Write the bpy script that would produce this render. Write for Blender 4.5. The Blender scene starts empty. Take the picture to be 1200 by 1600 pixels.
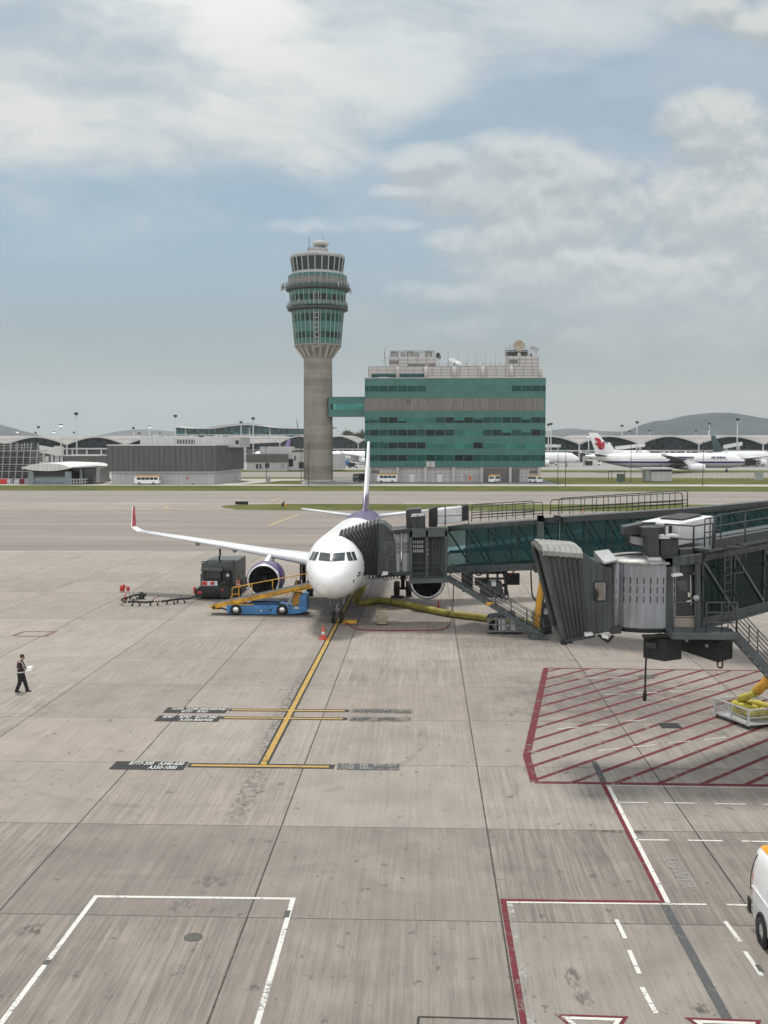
import bpy, math, random
from math import sin, cos, pi, radians, atan, tan, sqrt, hypot
from mathutils import Vector, Matrix
from mathutils.bvhtree import BVHTree
R = random.Random(11)
SC = bpy.context.scene
COL = SC.collection
V = Vector
# ------------------------------------------------------------------ camera
F, H, HOR = 1700.0, 11.7, 692.0
TH = atan((800 - HOR) / F); PSI = atan(64 / F * cos(TH))
RT = V((cos(PSI), sin(PSI), 0)); F0 = V((-sin(PSI), cos(PSI), 0))
FW = F0 * cos(TH) + V((0, 0, -sin(TH))); UP = RT.cross(FW); EYE = V((0, 0, H))
def ray(u, v): return RT * ((u - 600) / F) + UP * ((800 - v) / F) + FW
def G(u, v, z=0.0):
    d = ray(u, v); return EYE + d * ((z - H) / d.z)
def W(u, v, Y):
    d = ray(u, v); return EYE + d * (Y / d.y)
def XZ(u, v, Y):
    p = W(u, v, Y); return p.x, p.z
cd = bpy.data.cameras.new('camera'); cam = bpy.data.objects.new('camera', cd); COL.objects.link(cam)
cam.matrix_world = Matrix(((RT.x, UP.x, -FW.x, 0), (RT.y, UP.y, -FW.y, 0), (RT.z, UP.z, -FW.z, H), (0, 0, 0, 1)))
cd.sensor_fit = 'VERTICAL'; cd.sensor_height = 36; cd.lens = 36 * F / 1600; cd.clip_start = .5; cd.clip_end = 60000
SC.camera = cam
SC.render.resolution_x = 768; SC.render.resolution_y = 1024
SC.view_settings.view_transform = 'Standard'; SC.view_settings.look = 'None'
SC.view_settings.exposure = 0.25
SC.cycles.max_bounces = 7; SC.cycles.diffuse_bounces = 3; SC.cycles.glossy_bounces = 3; SC.cycles.transmission_bounces = 4; SC.cycles.transparent_max_bounces = 12; SC.view_settings.gamma = 1.0
# ------------------------------------------------------------------ materials
def s(r, g, b):
    f = lambda c: (c / 255 / 12.92) if c <= 10 else ((c / 255 + .055) / 1.055) ** 2.4
    return (f(r), f(g), f(b))
class NT:
    def __init__(self, tree): self.t = tree; self.n = tree.nodes; self.l = tree.links
    def new(self, ty, **kw):
        nd = self.n.new(ty)
        for k, v in kw.items(): setattr(nd, k, v)
        return nd
    def link(self, a, b): self.l.new(a, b)
    def put(self, sock, v):
        if v is None: return
        if hasattr(v, 'is_linked') or isinstance(v, bpy.types.NodeSocket): self.l.new(v, sock)
        else:
            if hasattr(sock.default_value, '__len__') and not hasattr(v, '__len__'): v = (v,) * len(sock.default_value)
            if hasattr(v, '__len__') and len(v) == 3 and len(sock.default_value) == 4: v = (*v, 1)
            sock.default_value = v
    def math(self, op, a, b=None, c=None, clamp=False):
        nd = self.new('ShaderNodeMath', operation=op); nd.use_clamp = clamp
        self.put(nd.inputs[0], a); self.put(nd.inputs[1], b)
        if c is not None: self.put(nd.inputs[2], c)
        return nd.outputs[0]
    def vmath(self, op, a, b=None):
        nd = self.new('ShaderNodeVectorMath', operation=op); self.put(nd.inputs[0], a)
        if b is not None: self.put(nd.inputs[1], b)
        return nd.outputs[0]
    def step(self, x, a, b, lo=0., hi=1.):
        nd = self.new('ShaderNodeMapRange', interpolation_type='SMOOTHSTEP')
        for i, q in enumerate((x, a, b, lo, hi)): self.put(nd.inputs[i], q)
        return nd.outputs[0]
    def mix(self, fac, a, b, blend='MIX'):
        nd = self.new('ShaderNodeMix', data_type='RGBA', blend_type=blend)
        self.put(nd.inputs[0], fac); self.put(nd.inputs[6], a); self.put(nd.inputs[7], b)
        return nd.outputs[2]
    def noise(self, vec, scale, detail=3, rough=.55, dim='3D'):
        nd = self.new('ShaderNodeTexNoise', noise_dimensions=dim)
        if vec is not None: self.put(nd.inputs['Vector'], vec)
        nd.inputs['Scale'].default_value = scale; nd.inputs['Detail'].default_value = detail
        nd.inputs['Roughness'].default_value = rough
        return nd.outputs[0]
    def sep(self, v):
        nd = self.new('ShaderNodeSeparateXYZ'); self.put(nd.inputs[0], v); return nd.outputs
    def comb(self, x, y, z=0.):
        nd = self.new('ShaderNodeCombineXYZ')
        for i, q in enumerate((x, y, z)): self.put(nd.inputs[i], q)
        return nd.outputs[0]
    def obj(self): return self.new('ShaderNodeTexCoord').outputs['Object']
def newmat(name):
    m = bpy.data.materials.new(name); m.use_nodes = True
    t = NT(m.node_tree); b = m.node_tree.nodes['Principled BSDF']
    return m, t, b
MC = {}
def pm(name, col, rough=.55, metal=0., var=.15, scale=1.5, bump=0., spec=.5, coat=0., streak=0.):
    """painted / metal / concrete with cloudy dirt and optional rain streaks"""
    if name in MC: return MC[name]
    m, t, b = newmat(name); o = t.obj()
    n1 = t.noise(o, scale, 5, .62); n2 = t.noise(o, scale * 9, 3, .6)
    k = t.math('ADD', t.math('MULTIPLY', n1, .7), t.math('MULTIPLY', n2, .3))
    if streak:
        q = t.noise(t.vmath('MULTIPLY', o, (4., 4., .22)), scale * 1.7, 4, .6)
        k = t.math('ADD', t.math('MULTIPLY', k, 1 - streak), t.math('MULTIPLY', q, streak))
    lo = tuple(c * (1 - var * 1.6) for c in col); hi = tuple(min(1., c * (1 + var * 1.1)) for c in col)
    t.link(t.mix(t.step(k, .3, .7), lo, hi), b.inputs['Base Color'])
    b.inputs['Metallic'].default_value = metal; b.inputs['Specular IOR Level'].default_value = spec
    t.link(t.step(n1, .25, .75, max(.03, rough - .1), min(1, rough + .12)), b.inputs['Roughness'])
    if coat: b.inputs['Coat Weight'].default_value = coat
    if bump:
        bn = t.new('ShaderNodeBump'); bn.inputs['Strength'].default_value = bump; bn.inputs['Distance'].default_value = .02
        t.link(n2, bn.inputs['Height']); t.link(bn.outputs[0], b.inputs['Normal'])
    MC[name] = m; return m
def glassm(name, tint, alpha=.5, rough=.04, refl=.5):
    if name in MC: return MC[name]
    m, t, b = newmat(name)
    b.inputs['Base Color'].default_value = (*tint, 1); b.inputs['Roughness'].default_value = rough
    b.inputs['Specular IOR Level'].default_value = refl
    tr = t.new('ShaderNodeBsdfTransparent'); tr.inputs[0].default_value = (*[min(1, c * 2.2 + .42) for c in tint], 1)
    mx = t.new('ShaderNodeMixShader'); mx.inputs[0].default_value = alpha
    t.link(tr.outputs[0], mx.inputs[1]); t.link(b.outputs[0], mx.inputs[2])
    t.link(mx.outputs[0], m.node_tree.nodes['Material Output'].inputs[0])
    MC[name] = m; return m
def emit(name, col, k):
    if name in MC: return MC[name]
    m, t, b = newmat(name); b.inputs['Base Color'].default_value = (*col, 1)
    b.inputs['Emission Color'].default_value = (*col, 1); b.inputs['Emission Strength'].default_value = k
    MC[name] = m; return m
# ------------------------------------------------------------------ mesh builder
WM = {}
def basis(d):
    d = d.normalized(); a = V((0, 0, 1)) if abs(d.z) < .95 else V((1, 0, 0))
    x = a.cross(d).normalized(); return x, d.cross(x).normalized()
class MB:
    def __init__(self): self.v = []; self.f = []; self.m = []; self.s = []
    def face(self, pts, mi=0, sm=False):
        i = len(self.v); self.v += [V(p) for p in pts]
        self.f.append(tuple(range(i, i + len(pts)))); self.m.append(mi); self.s.append(sm); return self
    def hexa(self, b, t, mi=0):
        i = len(self.v); n = len(b); self.v += [V(p) for p in b] + [V(p) for p in t]
        fs = [tuple(i + k for k in reversed(range(n))), tuple(i + n + k for k in range(n))]
        fs += [(i + k, i + (k + 1) % n, i + n + (k + 1) % n, i + n + k) for k in range(n)]
        self.f += fs; self.m += [mi] * len(fs); self.s += [False] * len(fs); return self
    def box(self, x0, x1, y0, y1, z0, z1, mi=0):
        x0, x1 = sorted((x0, x1)); y0, y1 = sorted((y0, y1)); z0, z1 = sorted((z0, z1))
        return self.hexa([(x0, y0, z0), (x1, y0, z0), (x1, y1, z0), (x0, y1, z0)], [(x0, y0, z1), (x1, y0, z1), (x1, y1, z1), (x0, y1, z1)], mi)
    def bar(self, p, q, w=.05, h=None, mi=0):
        p, q = V(p), V(q); h = w if h is None else h
        if (q - p).length < 1e-5: return self
        x, y = basis(q - p); a = x * w / 2; b = y * h / 2
        return self.hexa([p - a - b, p + a - b, p + a + b, p - a + b], [q - a - b, q + a - b, q + a + b, q - a + b], mi)
    def loft(self, rings, mi=0, sm=True, closed=True, caps=(True, True)):
        i = len(self.v); n = len(rings[0])
        for r in rings: self.v += [V(p) for p in r]
        for k in range(len(rings) - 1):
            for j in range(n if closed else n - 1):
                a = i + k * n + j; b = i + k * n + (j + 1) % n
                self.f.append((a, b, b + n, a + n)); self.m.append(mi); self.s.append(sm)
        if closed and caps[0]: self.f.append(tuple(i + j for j in reversed(range(n)))); self.m.append(mi); self.s.append(False)
        if closed and caps[1]: self.f.append(tuple(i + (len(rings) - 1) * n + j for j in range(n))); self.m.append(mi); self.s.append(False)
        return self
    def tube(self, pts, r, n=8, mi=0, sm=True):
        pts = [V(p) for p in pts]; rings = []; px = None
        for k, p in enumerate(pts):
            d = (pts[min(k + 1, len(pts) - 1)] - pts[max(k - 1, 0)])
            if d.length < 1e-9: d = V((0, 0, 1))
            d.normalize()
            if px is None: px, _ = basis(d)
            x = (px - d * px.dot(d))
            x = basis(d)[0] if x.length < 1e-4 else x.normalized()
            px = x; y = d.cross(x); rr = r[k] if hasattr(r, '__len__') else r
            rings.append([p + x * (rr * cos(2 * pi * j / n)) + y * (rr * sin(2 * pi * j / n)) for j in range(n)])
        return self.loft(rings, mi, sm)
    def cyl(self, p, q, r, r2=None, n=20, mi=0, sm=True):
        return self.tube([p, q], [r, r if r2 is None else r2], n, mi, sm)
    def lathe(self, prof, o=(0, 0, 0), ax=(0, 0, 1), n=32, mi=0, sm=True, a0=0., a1=2 * pi, caps=(False, False)):
        """prof: (radius, height along ax)"""
        o = V(o); ax = V(ax).normalized(); x, y = basis(ax); full = abs(a1 - a0 - 2 * pi) < 1e-6
        m = n if full else n + 1
        rings = [[o + ax * h + x * (r * cos(a0 + (a1 - a0) * j / n)) + y * (r * sin(a0 + (a1 - a0) * j / n)) for j in range(m)] for r, h in prof]
        return self.loft(rings, mi, sm, full, caps)
    def sphere(self, c, r, n=16, mi=0):
        r = V((r, r, r)) if not hasattr(r, '__len__') else V(r); c = V(c); rings = []
        for k in range(n // 2 + 1):
            a = -pi / 2 + pi * k / (n // 2); a = max(-pi / 2 + .02, min(pi / 2 - .02, a))
            rings.append([c + V((r.x * cos(a) * cos(2 * pi * j / n), r.y * cos(a) * sin(2 * pi * j / n), r.z * sin(a))) for j in range(n)])
        return self.loft(rings, mi)
    def prism(self, poly, d, mi=0):
        """poly: list of 3d points, d: extrusion vector"""
        d = V(d); return self.hexa([V(p) for p in poly], [V(p) + d for p in poly], mi)
    def build(self, name, mats, parent=None, world=True, bevel=0., at=None, label=None):
        mats = mats if isinstance(mats, (list, tuple)) else [mats]
        vs = self.v; M = None
        if parent is not None:
            if world: Mi = WM[parent.name].inverted(); vs = [Mi @ p for p in vs]
            M = WM[parent.name]
        else:
            if at is None:
                zs = min(p.z for p in vs); at = V(((min(p.x for p in vs) + max(p.x for p in vs)) / 2, (min(p.y for p in vs) + max(p.y for p in vs)) / 2, zs))
            at = V(at); vs = [p - at for p in vs]
        me = bpy.data.meshes.new(name); me.from_pydata([tuple(p) for p in vs], [], self.f)
        for mt in mats: me.materials.append(mt)
        me.polygons.foreach_set('material_index', self.m); me.polygons.foreach_set('use_smooth', self.s)
        me.validate(); me.update()
        import bmesh
        bm = bmesh.new(); bm.from_mesh(me); bmesh.ops.recalc_face_normals(bm, faces=bm.faces); bm.to_mesh(me); bm.free()
        o = bpy.data.objects.new(name, me); COL.objects.link(o)
        if parent is not None: o.parent = parent; WM[o.name] = M
        else: o.location = at; WM[o.name] = Matrix.Translation(at)
        if bevel:
            bv = o.modifiers.new('bevel', 'BEVEL'); bv.width = bevel; bv.segments = 2; bv.limit_method = 'ANGLE'; bv.angle_limit = radians(40)
        if label: o['label'] = label
        return o
def thing(name, label, cat, loc, rz=0., group=None):
    o = bpy.data.objects.new(name, None); COL.objects.link(o); o.empty_display_size = .3
    o.location = loc; o.rotation_euler = (0, 0, rz); WM[o.name] = Matrix.Translation(V(loc)) @ Matrix.Rotation(rz, 4, 'Z')
    o['label'] = label; o['category'] = cat
    if group: o['group'] = group
    return o
def tag(o, label, cat, group=None):
    o['label'] = label; o['category'] = cat
    if group: o['group'] = group
    return o
def struct(o, kind='structure'): o['kind'] = kind; return o
def copy_tree(o, loc=None, rz=None, label=None, parent=None):
    c = o.copy(); COL.objects.link(c)
    if parent is not None: c.parent = parent
    if loc is not None: c.location = loc
    if rz is not None: c.rotation_euler = (0, 0, rz)
    if label: c['label'] = label
    for ch in list(o.children): copy_tree(ch, parent=c)
    return c
def text_part(name, body, parent, M, size, mat, depth=.004, align='CENTER'):
    cu = bpy.data.curves.new(name, 'FONT'); cu.body = body; cu.size = size; cu.align_x = align; cu.align_y = 'CENTER'; cu.extrude = depth; cu.offset = size * .012
    t = bpy.data.objects.new(name, cu); COL.objects.link(t)
    me = bpy.data.meshes.new_from_object(t.evaluated_get(bpy.context.evaluated_depsgraph_get()))
    bpy.data.objects.remove(t); bpy.data.curves.remove(cu)
    me.transform(M if parent is None else WM[parent.name].inverted() @ M); me.materials.clear(); me.materials.append(mat)
    o = bpy.data.objects.new(name, me); COL.objects.link(o)
    if parent is not None: o.parent = parent; WM[o.name] = WM[parent.name]
    return o
def crom(xs, tab):
    """catmull-rom through rows of tab (first column = x)"""
    out = []
    for x in xs:
        k = 0
        while k < len(tab) - 2 and x > tab[k + 1][0]: k += 1
        a, b = tab[k], tab[k + 1]; p = tab[max(k - 1, 0)]; q = tab[min(k + 2, len(tab) - 1)]
        h = b[0] - a[0]; t = (x - a[0]) / h; row = []
        for c in range(1, len(a)):
            ma = (b[c] - p[c]) / (b[0] - p[0]) * h; mb = (q[c] - a[c]) / (q[0] - a[0]) * h
            t2, t3 = t * t, t * t * t
            row.append((2 * t3 - 3 * t2 + 1) * a[c] + (t3 - 2 * t2 + t) * ma + (-2 * t3 + 3 * t2) * b[c] + (t3 - t2) * mb)
        out.append(row)
    return out
def spline(pts, n=6):
    pts = [V(p) for p in pts]; tab = [(i, p.x, p.y, p.z) for i, p in enumerate(pts)]
    return [V(r) for r in crom([i / n for i in range((len(pts) - 1) * n + 1)], tab)]
# common materials
M_white = pm('white_paint', (.78, .79, .8), .3, var=.05, scale=.6, coat=.2)
M_offw = pm('off_white_panel', (.62, .62, .6), .5, var=.1, scale=.5, streak=.4)
M_dk = pm('dark_steel', (.027, .033, .034), .5, var=.25, scale=1.2, streak=.3)
M_green = pm('bridge_grey_green_paint', (.038, .049, .051), .5, var=.48, scale=.9, streak=.6)
M_green2 = pm('bridge_trim_paint', (.060, .076, .078), .5, var=.2, scale=.9)
M_black = pm('black_rubber', (.015, .015, .016), .8, var=.3, scale=3)
M_blk2 = pm('black_equipment', (.014, .016, .016), .6, var=.3, scale=2)
M_grey = pm('grey_metal', (.32, .33, .33), .45, .3, var=.15, scale=2)
M_trim = pm('tower_trim_paint', (.34, .35, .35), .5, var=.15, scale=.4, streak=.4)
M_lg = pm('light_grey_metal', (.5, .51, .53), .45, .1, var=.12, scale=1.5, streak=.4)
M_alu = pm('bare_aluminium', (.72, .73, .74), .25, .9, var=.08, scale=2)
M_yel = pm('yellow_paint', (.55, .29, .03), .5, var=.32, scale=2)
M_red = pm('red_paint', (.5, .03, .03), .5, var=.2, scale=2)
M_rubber = pm('tyre_rubber', (.02, .02, .02), .85, var=.3, scale=4)
M_glassdk = pm('dark_window_glass', (.02, .028, .03), .08, var=.3, scale=.5, spec=.8)
# ------------------------------------------------------------------ world, sun
SUN_EL, SUN_AZ = radians(67), radians(-14)          # azimuth measured from +Y towards +X
w = bpy.data.worlds.new('World'); SC.world = w; w.use_nodes = True
t = NT(w.node_tree); bg = w.node_tree.nodes['Background']
sky = t.new('ShaderNodeTexSky', sky_type='NISHITA'); sky.sun_disc = False
sky.sun_elevation = SUN_EL; sky.sun_rotation = SUN_AZ; sky.altitude = 10; sky.air_density = 1.0; sky.dust_density = 2.2; sky.ozone_density = 2.0
d = t.new('ShaderNodeTexCoord').outputs['Generated']
dx, dy, dz = t.sep(d)
fy_ = t.math('MAXIMUM', dy, .25)
az = t.math('DIVIDE', dx, fy_); el = t.math('DIVIDE', dz, fy_)     # tangent of bearing and of height, about the stand axis
back = t.step(dy, .45, -.25, 0., 1.)                                # unseen sky behind the camera, whitened to light the faces turned towards it
sv = t.comb(az, t.math('MULTIPLY', el, 1.5), t.math('MULTIPLY', dy, .3))
wrp = t.noise(sv, 5., 4, .6)
svw = t.vmath('ADD', sv, t.comb(t.math('MULTIPLY', t.math('SUBTRACT', wrp, .5), .10), t.math('MULTIPLY', t.math('SUBTRACT', wrp, .5), .06), 0.))
# streaky high veil, its lower border rising to the right
rot = t.comb(t.math('ADD', t.math('MULTIPLY', az, .97), t.math('MULTIPLY', el, -.22)), t.math('ADD', t.math('MULTIPLY', el, 3.2), t.math('MULTIPLY', az, .55)), 0.)
rotw = t.vmath('ADD', rot, t.comb(t.math('MULTIPLY', wrp, .16), t.math('MULTIPLY', wrp, .22), 0.))
c1 = t.noise(rotw, 4.2, 9, .60); c0 = t.noise(svw, 3.1, 8, .58)
c1 = t.math('ADD', t.math('MULTIPLY', c1, .55), t.math('MULTIPLY', c0, .45))
edge = t.math('ADD', t.math('ADD', t.step(az, -.42, -.16, .243, .222), t.step(az, -.13, .09, 0., .10)), t.step(az, .08, .36, 0., .085))
hi_e = t.math('ADD', t.math('SUBTRACT', el, edge), t.math('MULTIPLY', t.math('SUBTRACT', c1, .5), .17))
veil = t.math('MAXIMUM', t.math('MULTIPLY', t.step(hi_e, -.012, .050), t.step(c1, .30, .58, .60, 1.)), t.step(c1, .42, .66, .0, .38))
# heaped clouds: puffs at their bearings and heights, edges broken by noise
def puffs(dv):
    e2 = t.math('ADD', el, dv) if dv else el
    p2 = t.comb(az, t.math('MULTIPLY', e2, 1.25), 0.)
    n_ = t.noise(t.vmath('ADD', p2, t.comb(t.math('MULTIPLY', wrp, .04), t.math('MULTIPLY', wrp, .03), 0.)), 12., 10, .61); nb = t.noise(p2, 5., 2, .5)
    dn = None
    for (u, v, ru, rv, a) in ((665, 260, 62, 26, .95), (640, 306, 46, 15, .8), (745, 300, 95, 50, .95), (810, 262, 85, 42, .9), (900, 290, 110, 42, 1.), (960, 325, 190, 66, 1.15), (1090, 330, 150, 85, 1.15), (800, 380, 105, 34, .95), (1100, 225, 75, 58, 1.05), (1200, 400, 140, 120, 1.15), (905, 430, 170, 42, 1.1), (1000, 455, 170, 55, 1.1), (740, 462, 160, 20, .7), (1130, 520, 230, 70, .9), (770, 515, 110, 24, .65), (1185, 60, 60, 30, .9), (1100, 48, 70, 26, .75), (560, 358, 110, 14, .55)):
        ax_ = t.math('DIVIDE', t.math('SUBTRACT', az, (u - 664) / 1700), ru * 1.5 / 1700); ay_ = t.math('DIVIDE', t.math('SUBTRACT', e2, (692 - v) / 1700), rv * 1.4 / 1700)
        r2 = t.math('ADD', t.math('MULTIPLY', ax_, ax_), t.math('MULTIPLY', ay_, ay_))
        q_ = t.math('MULTIPLY', t.math('SUBTRACT', 1., r2), a * 1.0)
        dn = q_ if dn is None else t.math('SMOOTH_MAX', dn, q_, .35)
    return t.math('ADD', t.math('MAXIMUM', dn, -1.3), t.math('ADD', t.math('MULTIPLY', t.math('SUBTRACT', n_, .5), 2.3), t.math('MULTIPLY', t.math('SUBTRACT', nb, .5), 1.3)))
den0 = puffs(0.); den1 = puffs(.011)
cum = t.step(den0, .05, .85)
lit = t.step(t.math('SUBTRACT', den0, den1), -.25, .40)
hz = t.math('MULTIPLY', t.step(el, .03, .20, 1., 0.), .9)
K = 7.0
S_ = lambda r, g, b: tuple(c * K for c in s(r, g, b))
blue = t.mix(.85, sky.outputs[0], t.mix(t.step(az, -.2, .35), S_(160, 189, 208), S_(164, 186, 205)))
c_veil = t.mix(t.step(c1, .36, .62), S_(190, 205, 215), t.mix(t.step(az, -.25, .2), S_(238, 241, 239), S_(214, 225, 230)))
c_cum = t.mix(t.math('MULTIPLY', lit, t.step(el, .05, .2, .5, 1.)), S_(190, 200, 204), t.mix(t.step(az, -.1, .3), S_(218, 228, 232), S_(231, 234, 231)))
c_hz = t.mix(t.step(az, -.3, .3), S_(150, 167, 171), S_(152, 162, 161))
colr = t.mix(veil, blue, c_veil)
colr = t.mix(hz, colr, c_hz)
colr = t.mix(t.math('MULTIPLY', cum, t.step(el, .04, .18, .12, .88)), colr, c_cum)
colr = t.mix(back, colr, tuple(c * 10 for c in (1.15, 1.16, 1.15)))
zen = t.step(dz, .45, .9)
colr = t.mix(t.math('MULTIPLY', zen, .7), colr, tuple(c * 10 for c in (.62, .66, .68)))
# bright glow of the sun behind the cloud above the frame
sdir = V((sin(SUN_AZ) * cos(SUN_EL), cos(SUN_AZ) * cos(SUN_EL), sin(SUN_EL)))
dt = t.new('ShaderNodeVectorMath', operation='DOT_PRODUCT'); t.link(d, dt.inputs[0]); dt.inputs[1].default_value = V((sin(SUN_AZ) * cos(radians(50)), cos(SUN_AZ) * cos(radians(50)), sin(radians(50))))   # thin cloud glowing below the sun
glow = t.math('MULTIPLY', t.step(dt.outputs['Value'], .80, 1.0), t.step(c1, .36, .62, .25, 1.2))
colr = t.mix(1., colr, t.mix(glow, (0, 0, 0), tuple(c * K for c in (.52, .49, .42))), 'ADD')
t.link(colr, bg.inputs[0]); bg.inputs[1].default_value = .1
sl = bpy.data.lights.new('sun', 'SUN'); sl.energy = 2.5; sl.angle = radians(11); sl.color = (1., .95, .86)
so = bpy.data.objects.new('sun', sl); COL.objects.link(so); so.rotation_euler = (-sdir).to_track_quat('-Z', 'Y').to_euler(); so.location = (0, 0, 80)
# ------------------------------------------------------------------ ground
def yv(v): return G(600, v).y
def concrete():
    m, t, b = newmat('apron_concrete'); o = t.obj(); x, y, z = t.sep(o)
    A, B = 6.27, 6.42; x0 = G(440, 1290).x; y0 = yv(1293)
    fx = t.math('DIVIDE', t.math('SUBTRACT', x, x0), A); fy = t.math('DIVIDE', t.math('SUBTRACT', y, y0), B)
    def joint(f, size, w):
        dd = t.math('MULTIPLY', t.math('ABSOLUTE', t.math('SUBTRACT', t.math('FRACT', t.math('ADD', f, .5)), .5)), size)
        wob = t.math('MULTIPLY', t.noise(o, 3., 3, .7), w)
        return t.step(dd, t.math('MULTIPLY', wob, .9), t.math('ADD', t.math('MULTIPLY', wob, .9), .010), 1., 0.)
    jx = joint(fx, A, .042); jy = joint(fy, B, .030)
    cell = t.comb(t.math('FLOOR', fx), t.math('FLOOR', fy), 0.)
    wn = t.new('ShaderNodeTexWhiteNoise', noise_dimensions='3D'); t.link(cell, wn.inputs[0]); rv = wn.outputs[0]
    rc = t.sep(wn.outputs[1])
    # brushed finish: fine scratches along y, stronger in some slabs, some slabs along x
    off = t.math('MULTIPLY', rv, 40.)
    g1 = t.noise(t.comb(t.math('MULTIPLY', x, 7.), t.math('ADD', t.math('MULTIPLY', y, .18), off), 0.), 1., 6, .75)
    g2 = t.noise(t.comb(t.math('ADD', t.math('MULTIPLY', x, .5), off), t.math('MULTIPLY', y, 4.), 0.), 1., 5, .7)
    g3 = t.noise(t.comb(t.math('MULTIPLY', x, 26.), t.math('ADD', t.math('MULTIPLY', y, .32), off), 0.), 1., 3, .7)
    grain = t.math('ADD', t.math('MULTIPLY', g1, .55), t.math('ADD', t.math('MULTIPLY', g3, .3), t.math('MULTIPLY', g2, .15)))
    amp = t.step(rc[1], .1, .9, .55, 1.25)
    fine = t.noise(o, 22., 3, .7); mid = t.noise(o, .55, 6, .62); big = t.noise(o, .06, 3, .5)
    base = (.242, .214, .191)
    k = t.math('ADD', .42, t.math('MULTIPLY', big, .30))
    row = t.new('ShaderNodeTexWhiteNoise', noise_dimensions='1D'); t.link(t.math('ADD', t.math('FLOOR', fy), 31.), row.inputs['W'])
    k = t.math('ADD', k, t.math('ADD', t.math('MULTIPLY', t.math('SUBTRACT', rv, .5), .20), t.math('MULTIPLY', t.math('SUBTRACT', row.outputs[0], .5), .08)))
    k = t.math('ADD', k, t.step(fy, -.01, .01, -.15, .05))
    k = t.math('ADD', k, t.math('MULTIPLY', t.math('SUBTRACT', mid, .5), .80))
    stq = t.math('SUBTRACT', t.step(g1, .36, .66), .5); sth = t.math('SUBTRACT', t.step(g3, .34, .66), .5)
    k = t.math('ADD', k, t.math('MULTIPLY', t.math('MULTIPLY', stq, amp), .27)); k = t.math('ADD', k, t.math('MULTIPLY', t.math('MULTIPLY', sth, amp), .20))
    k = t.math('ADD', k, t.math('MULTIPLY', t.math('SUBTRACT', fine, .5), .40))
    k = t.math('ADD', k, .42)
    colr = t.mix(1., base, t.comb(k, k, k), 'MULTIPLY')
    colr = t.mix(1., colr, t.mix(rc[2], (1.02, .993, .99), (.975, 1.0, .995)), 'MULTIPLY')
    colr = t.mix(t.step(t.noise(o, .9, 4, .6), .5, .72, 0., .35), colr, t.mix(1., colr, (.95, .97, 1.02), 'MULTIPLY'))
    # dark scratches in the brushed slabs
    scr = t.math('MULTIPLY', t.math('MULTIPLY', t.step(g3, .54, .66), t.step(t.noise(t.comb(t.math('MULTIPLY', x, 1.3), t.math('ADD', t.math('MULTIPLY', y, .5), off), 0.), 1., 4, .6), .42, .62)), t.math('MAXIMUM', t.step(rc[0], .4, .8, .1, .6), t.step(fy, -1.01, -.99, .9, 0.)))
    colr = t.mix(t.math('MULTIPLY', scr, .8), colr, (.075, .066, .06))
    # oil drips
    sp = t.noise(t.vmath('MULTIPLY', o, (1., .8, 1.)), 2.3, 5, .6); zone = t.math('ADD', t.noise(o, .16, 2, .5), t.step(y, 30., 60., .06, 0.))
    st = t.math('MULTIPLY', t.step(sp, .63, .67), t.step(zone, .40, .52))
    colr = t.mix(t.math('MULTIPLY', st, .62), colr, (.07, .064, .06))
    # oil stains and broad dark patches with a shape of their own: (u, v, rx, ry, amount)
    nn = t.noise(o, .8, 5, .65); ns = t.noise(o, 2.4, 4, .7); nf = t.noise(t.vmath('MULTIPLY', o, (1.7, .7, 1.)), 3.6, 5, .68)
    for (u, v, rx, ry, a) in ((930, 1085, 5.5, 5.5, .5), (1010, 1110, 6., 6., .35), (960, 1060, 3, 3, .45), (690, 965, 6., 3., .35), (535, 960, 2.5, 6, .6), (620, 960, 7, 3.0, .3),
                              (450, 1110, .55, 8, .55), (388, 1240, .45, 3.2, .55), (1000, 1000, 10, 4, .3), (893, 1525, .2, .5, .75), (908, 1555, .22, .5, .6), (925, 1570, .1, .3, .6), (1095, 1575, .22, .25, .9), (790, 1000, 7, 3, .35),
                              (965, 1299, 1.1, .13, .9), (1002, 1302, .3, .16, .8), (330, 1378, .6, .4, .6), (283, 1415, .4, .5, .5), (50, 1453, .4, .35, .8), (478, 965, 8., 3., .35), (330, 940, 5, 2.4, .25)):
        c = G(u, v)
        ddx = t.math('DIVIDE', t.math('SUBTRACT', x, c.x), rx); ddy = t.math('DIVIDE', t.math('SUBTRACT', y, c.y), ry)
        r = t.math('SQRT', t.math('ADD', t.math('MULTIPLY', ddx, ddx), t.math('MULTIPLY', ddy, ddy)))
        if rx > 2:
            r = t.math('ADD', r, t.math('MULTIPLY', t.math('SUBTRACT', nn, .5), 2.4)); mk = t.math('MULTIPLY', t.math('MULTIPLY', t.step(r, .2, 1.15, 1., 0.), t.step(ns, .3, .6, .35, 1.)), a)
        else:
            r = t.math('ADD', r, t.math('MULTIPLY', t.math('SUBTRACT', ns, .5), 1.2)); mk = t.math('MULTIPLY', t.math('MULTIPLY', t.step(r, .55, 1.15, 1., 0.), t.step(nf, .44, .56)), a)
        colr = t.mix(mk, colr, (.06, .056, .052))
    # tyre arcs: rings of rubber
    for (u, v, rad, wd, a) in ((330, 1150, 8.5, .12, .25), (340, 1180, 11.5, .1, .2), (600, 1050, 26., .14, .16), (-40, 1130, 3.5, .1, .4)):
        c = G(u, v); ddx = t.math('SUBTRACT', x, c.x); ddy = t.math('SUBTRACT', y, c.y)
        r = t.math('ABSOLUTE', t.math('SUBTRACT', t.math('SQRT', t.math('ADD', t.math('MULTIPLY', ddx, ddx), t.math('MULTIPLY', ddy, ddy))), rad))
        mk = t.math('MULTIPLY', t.step(r, wd * .4, wd * 2, 1., 0.), t.math('MULTIPLY', t.step(nn, .42, .62), a))
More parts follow.
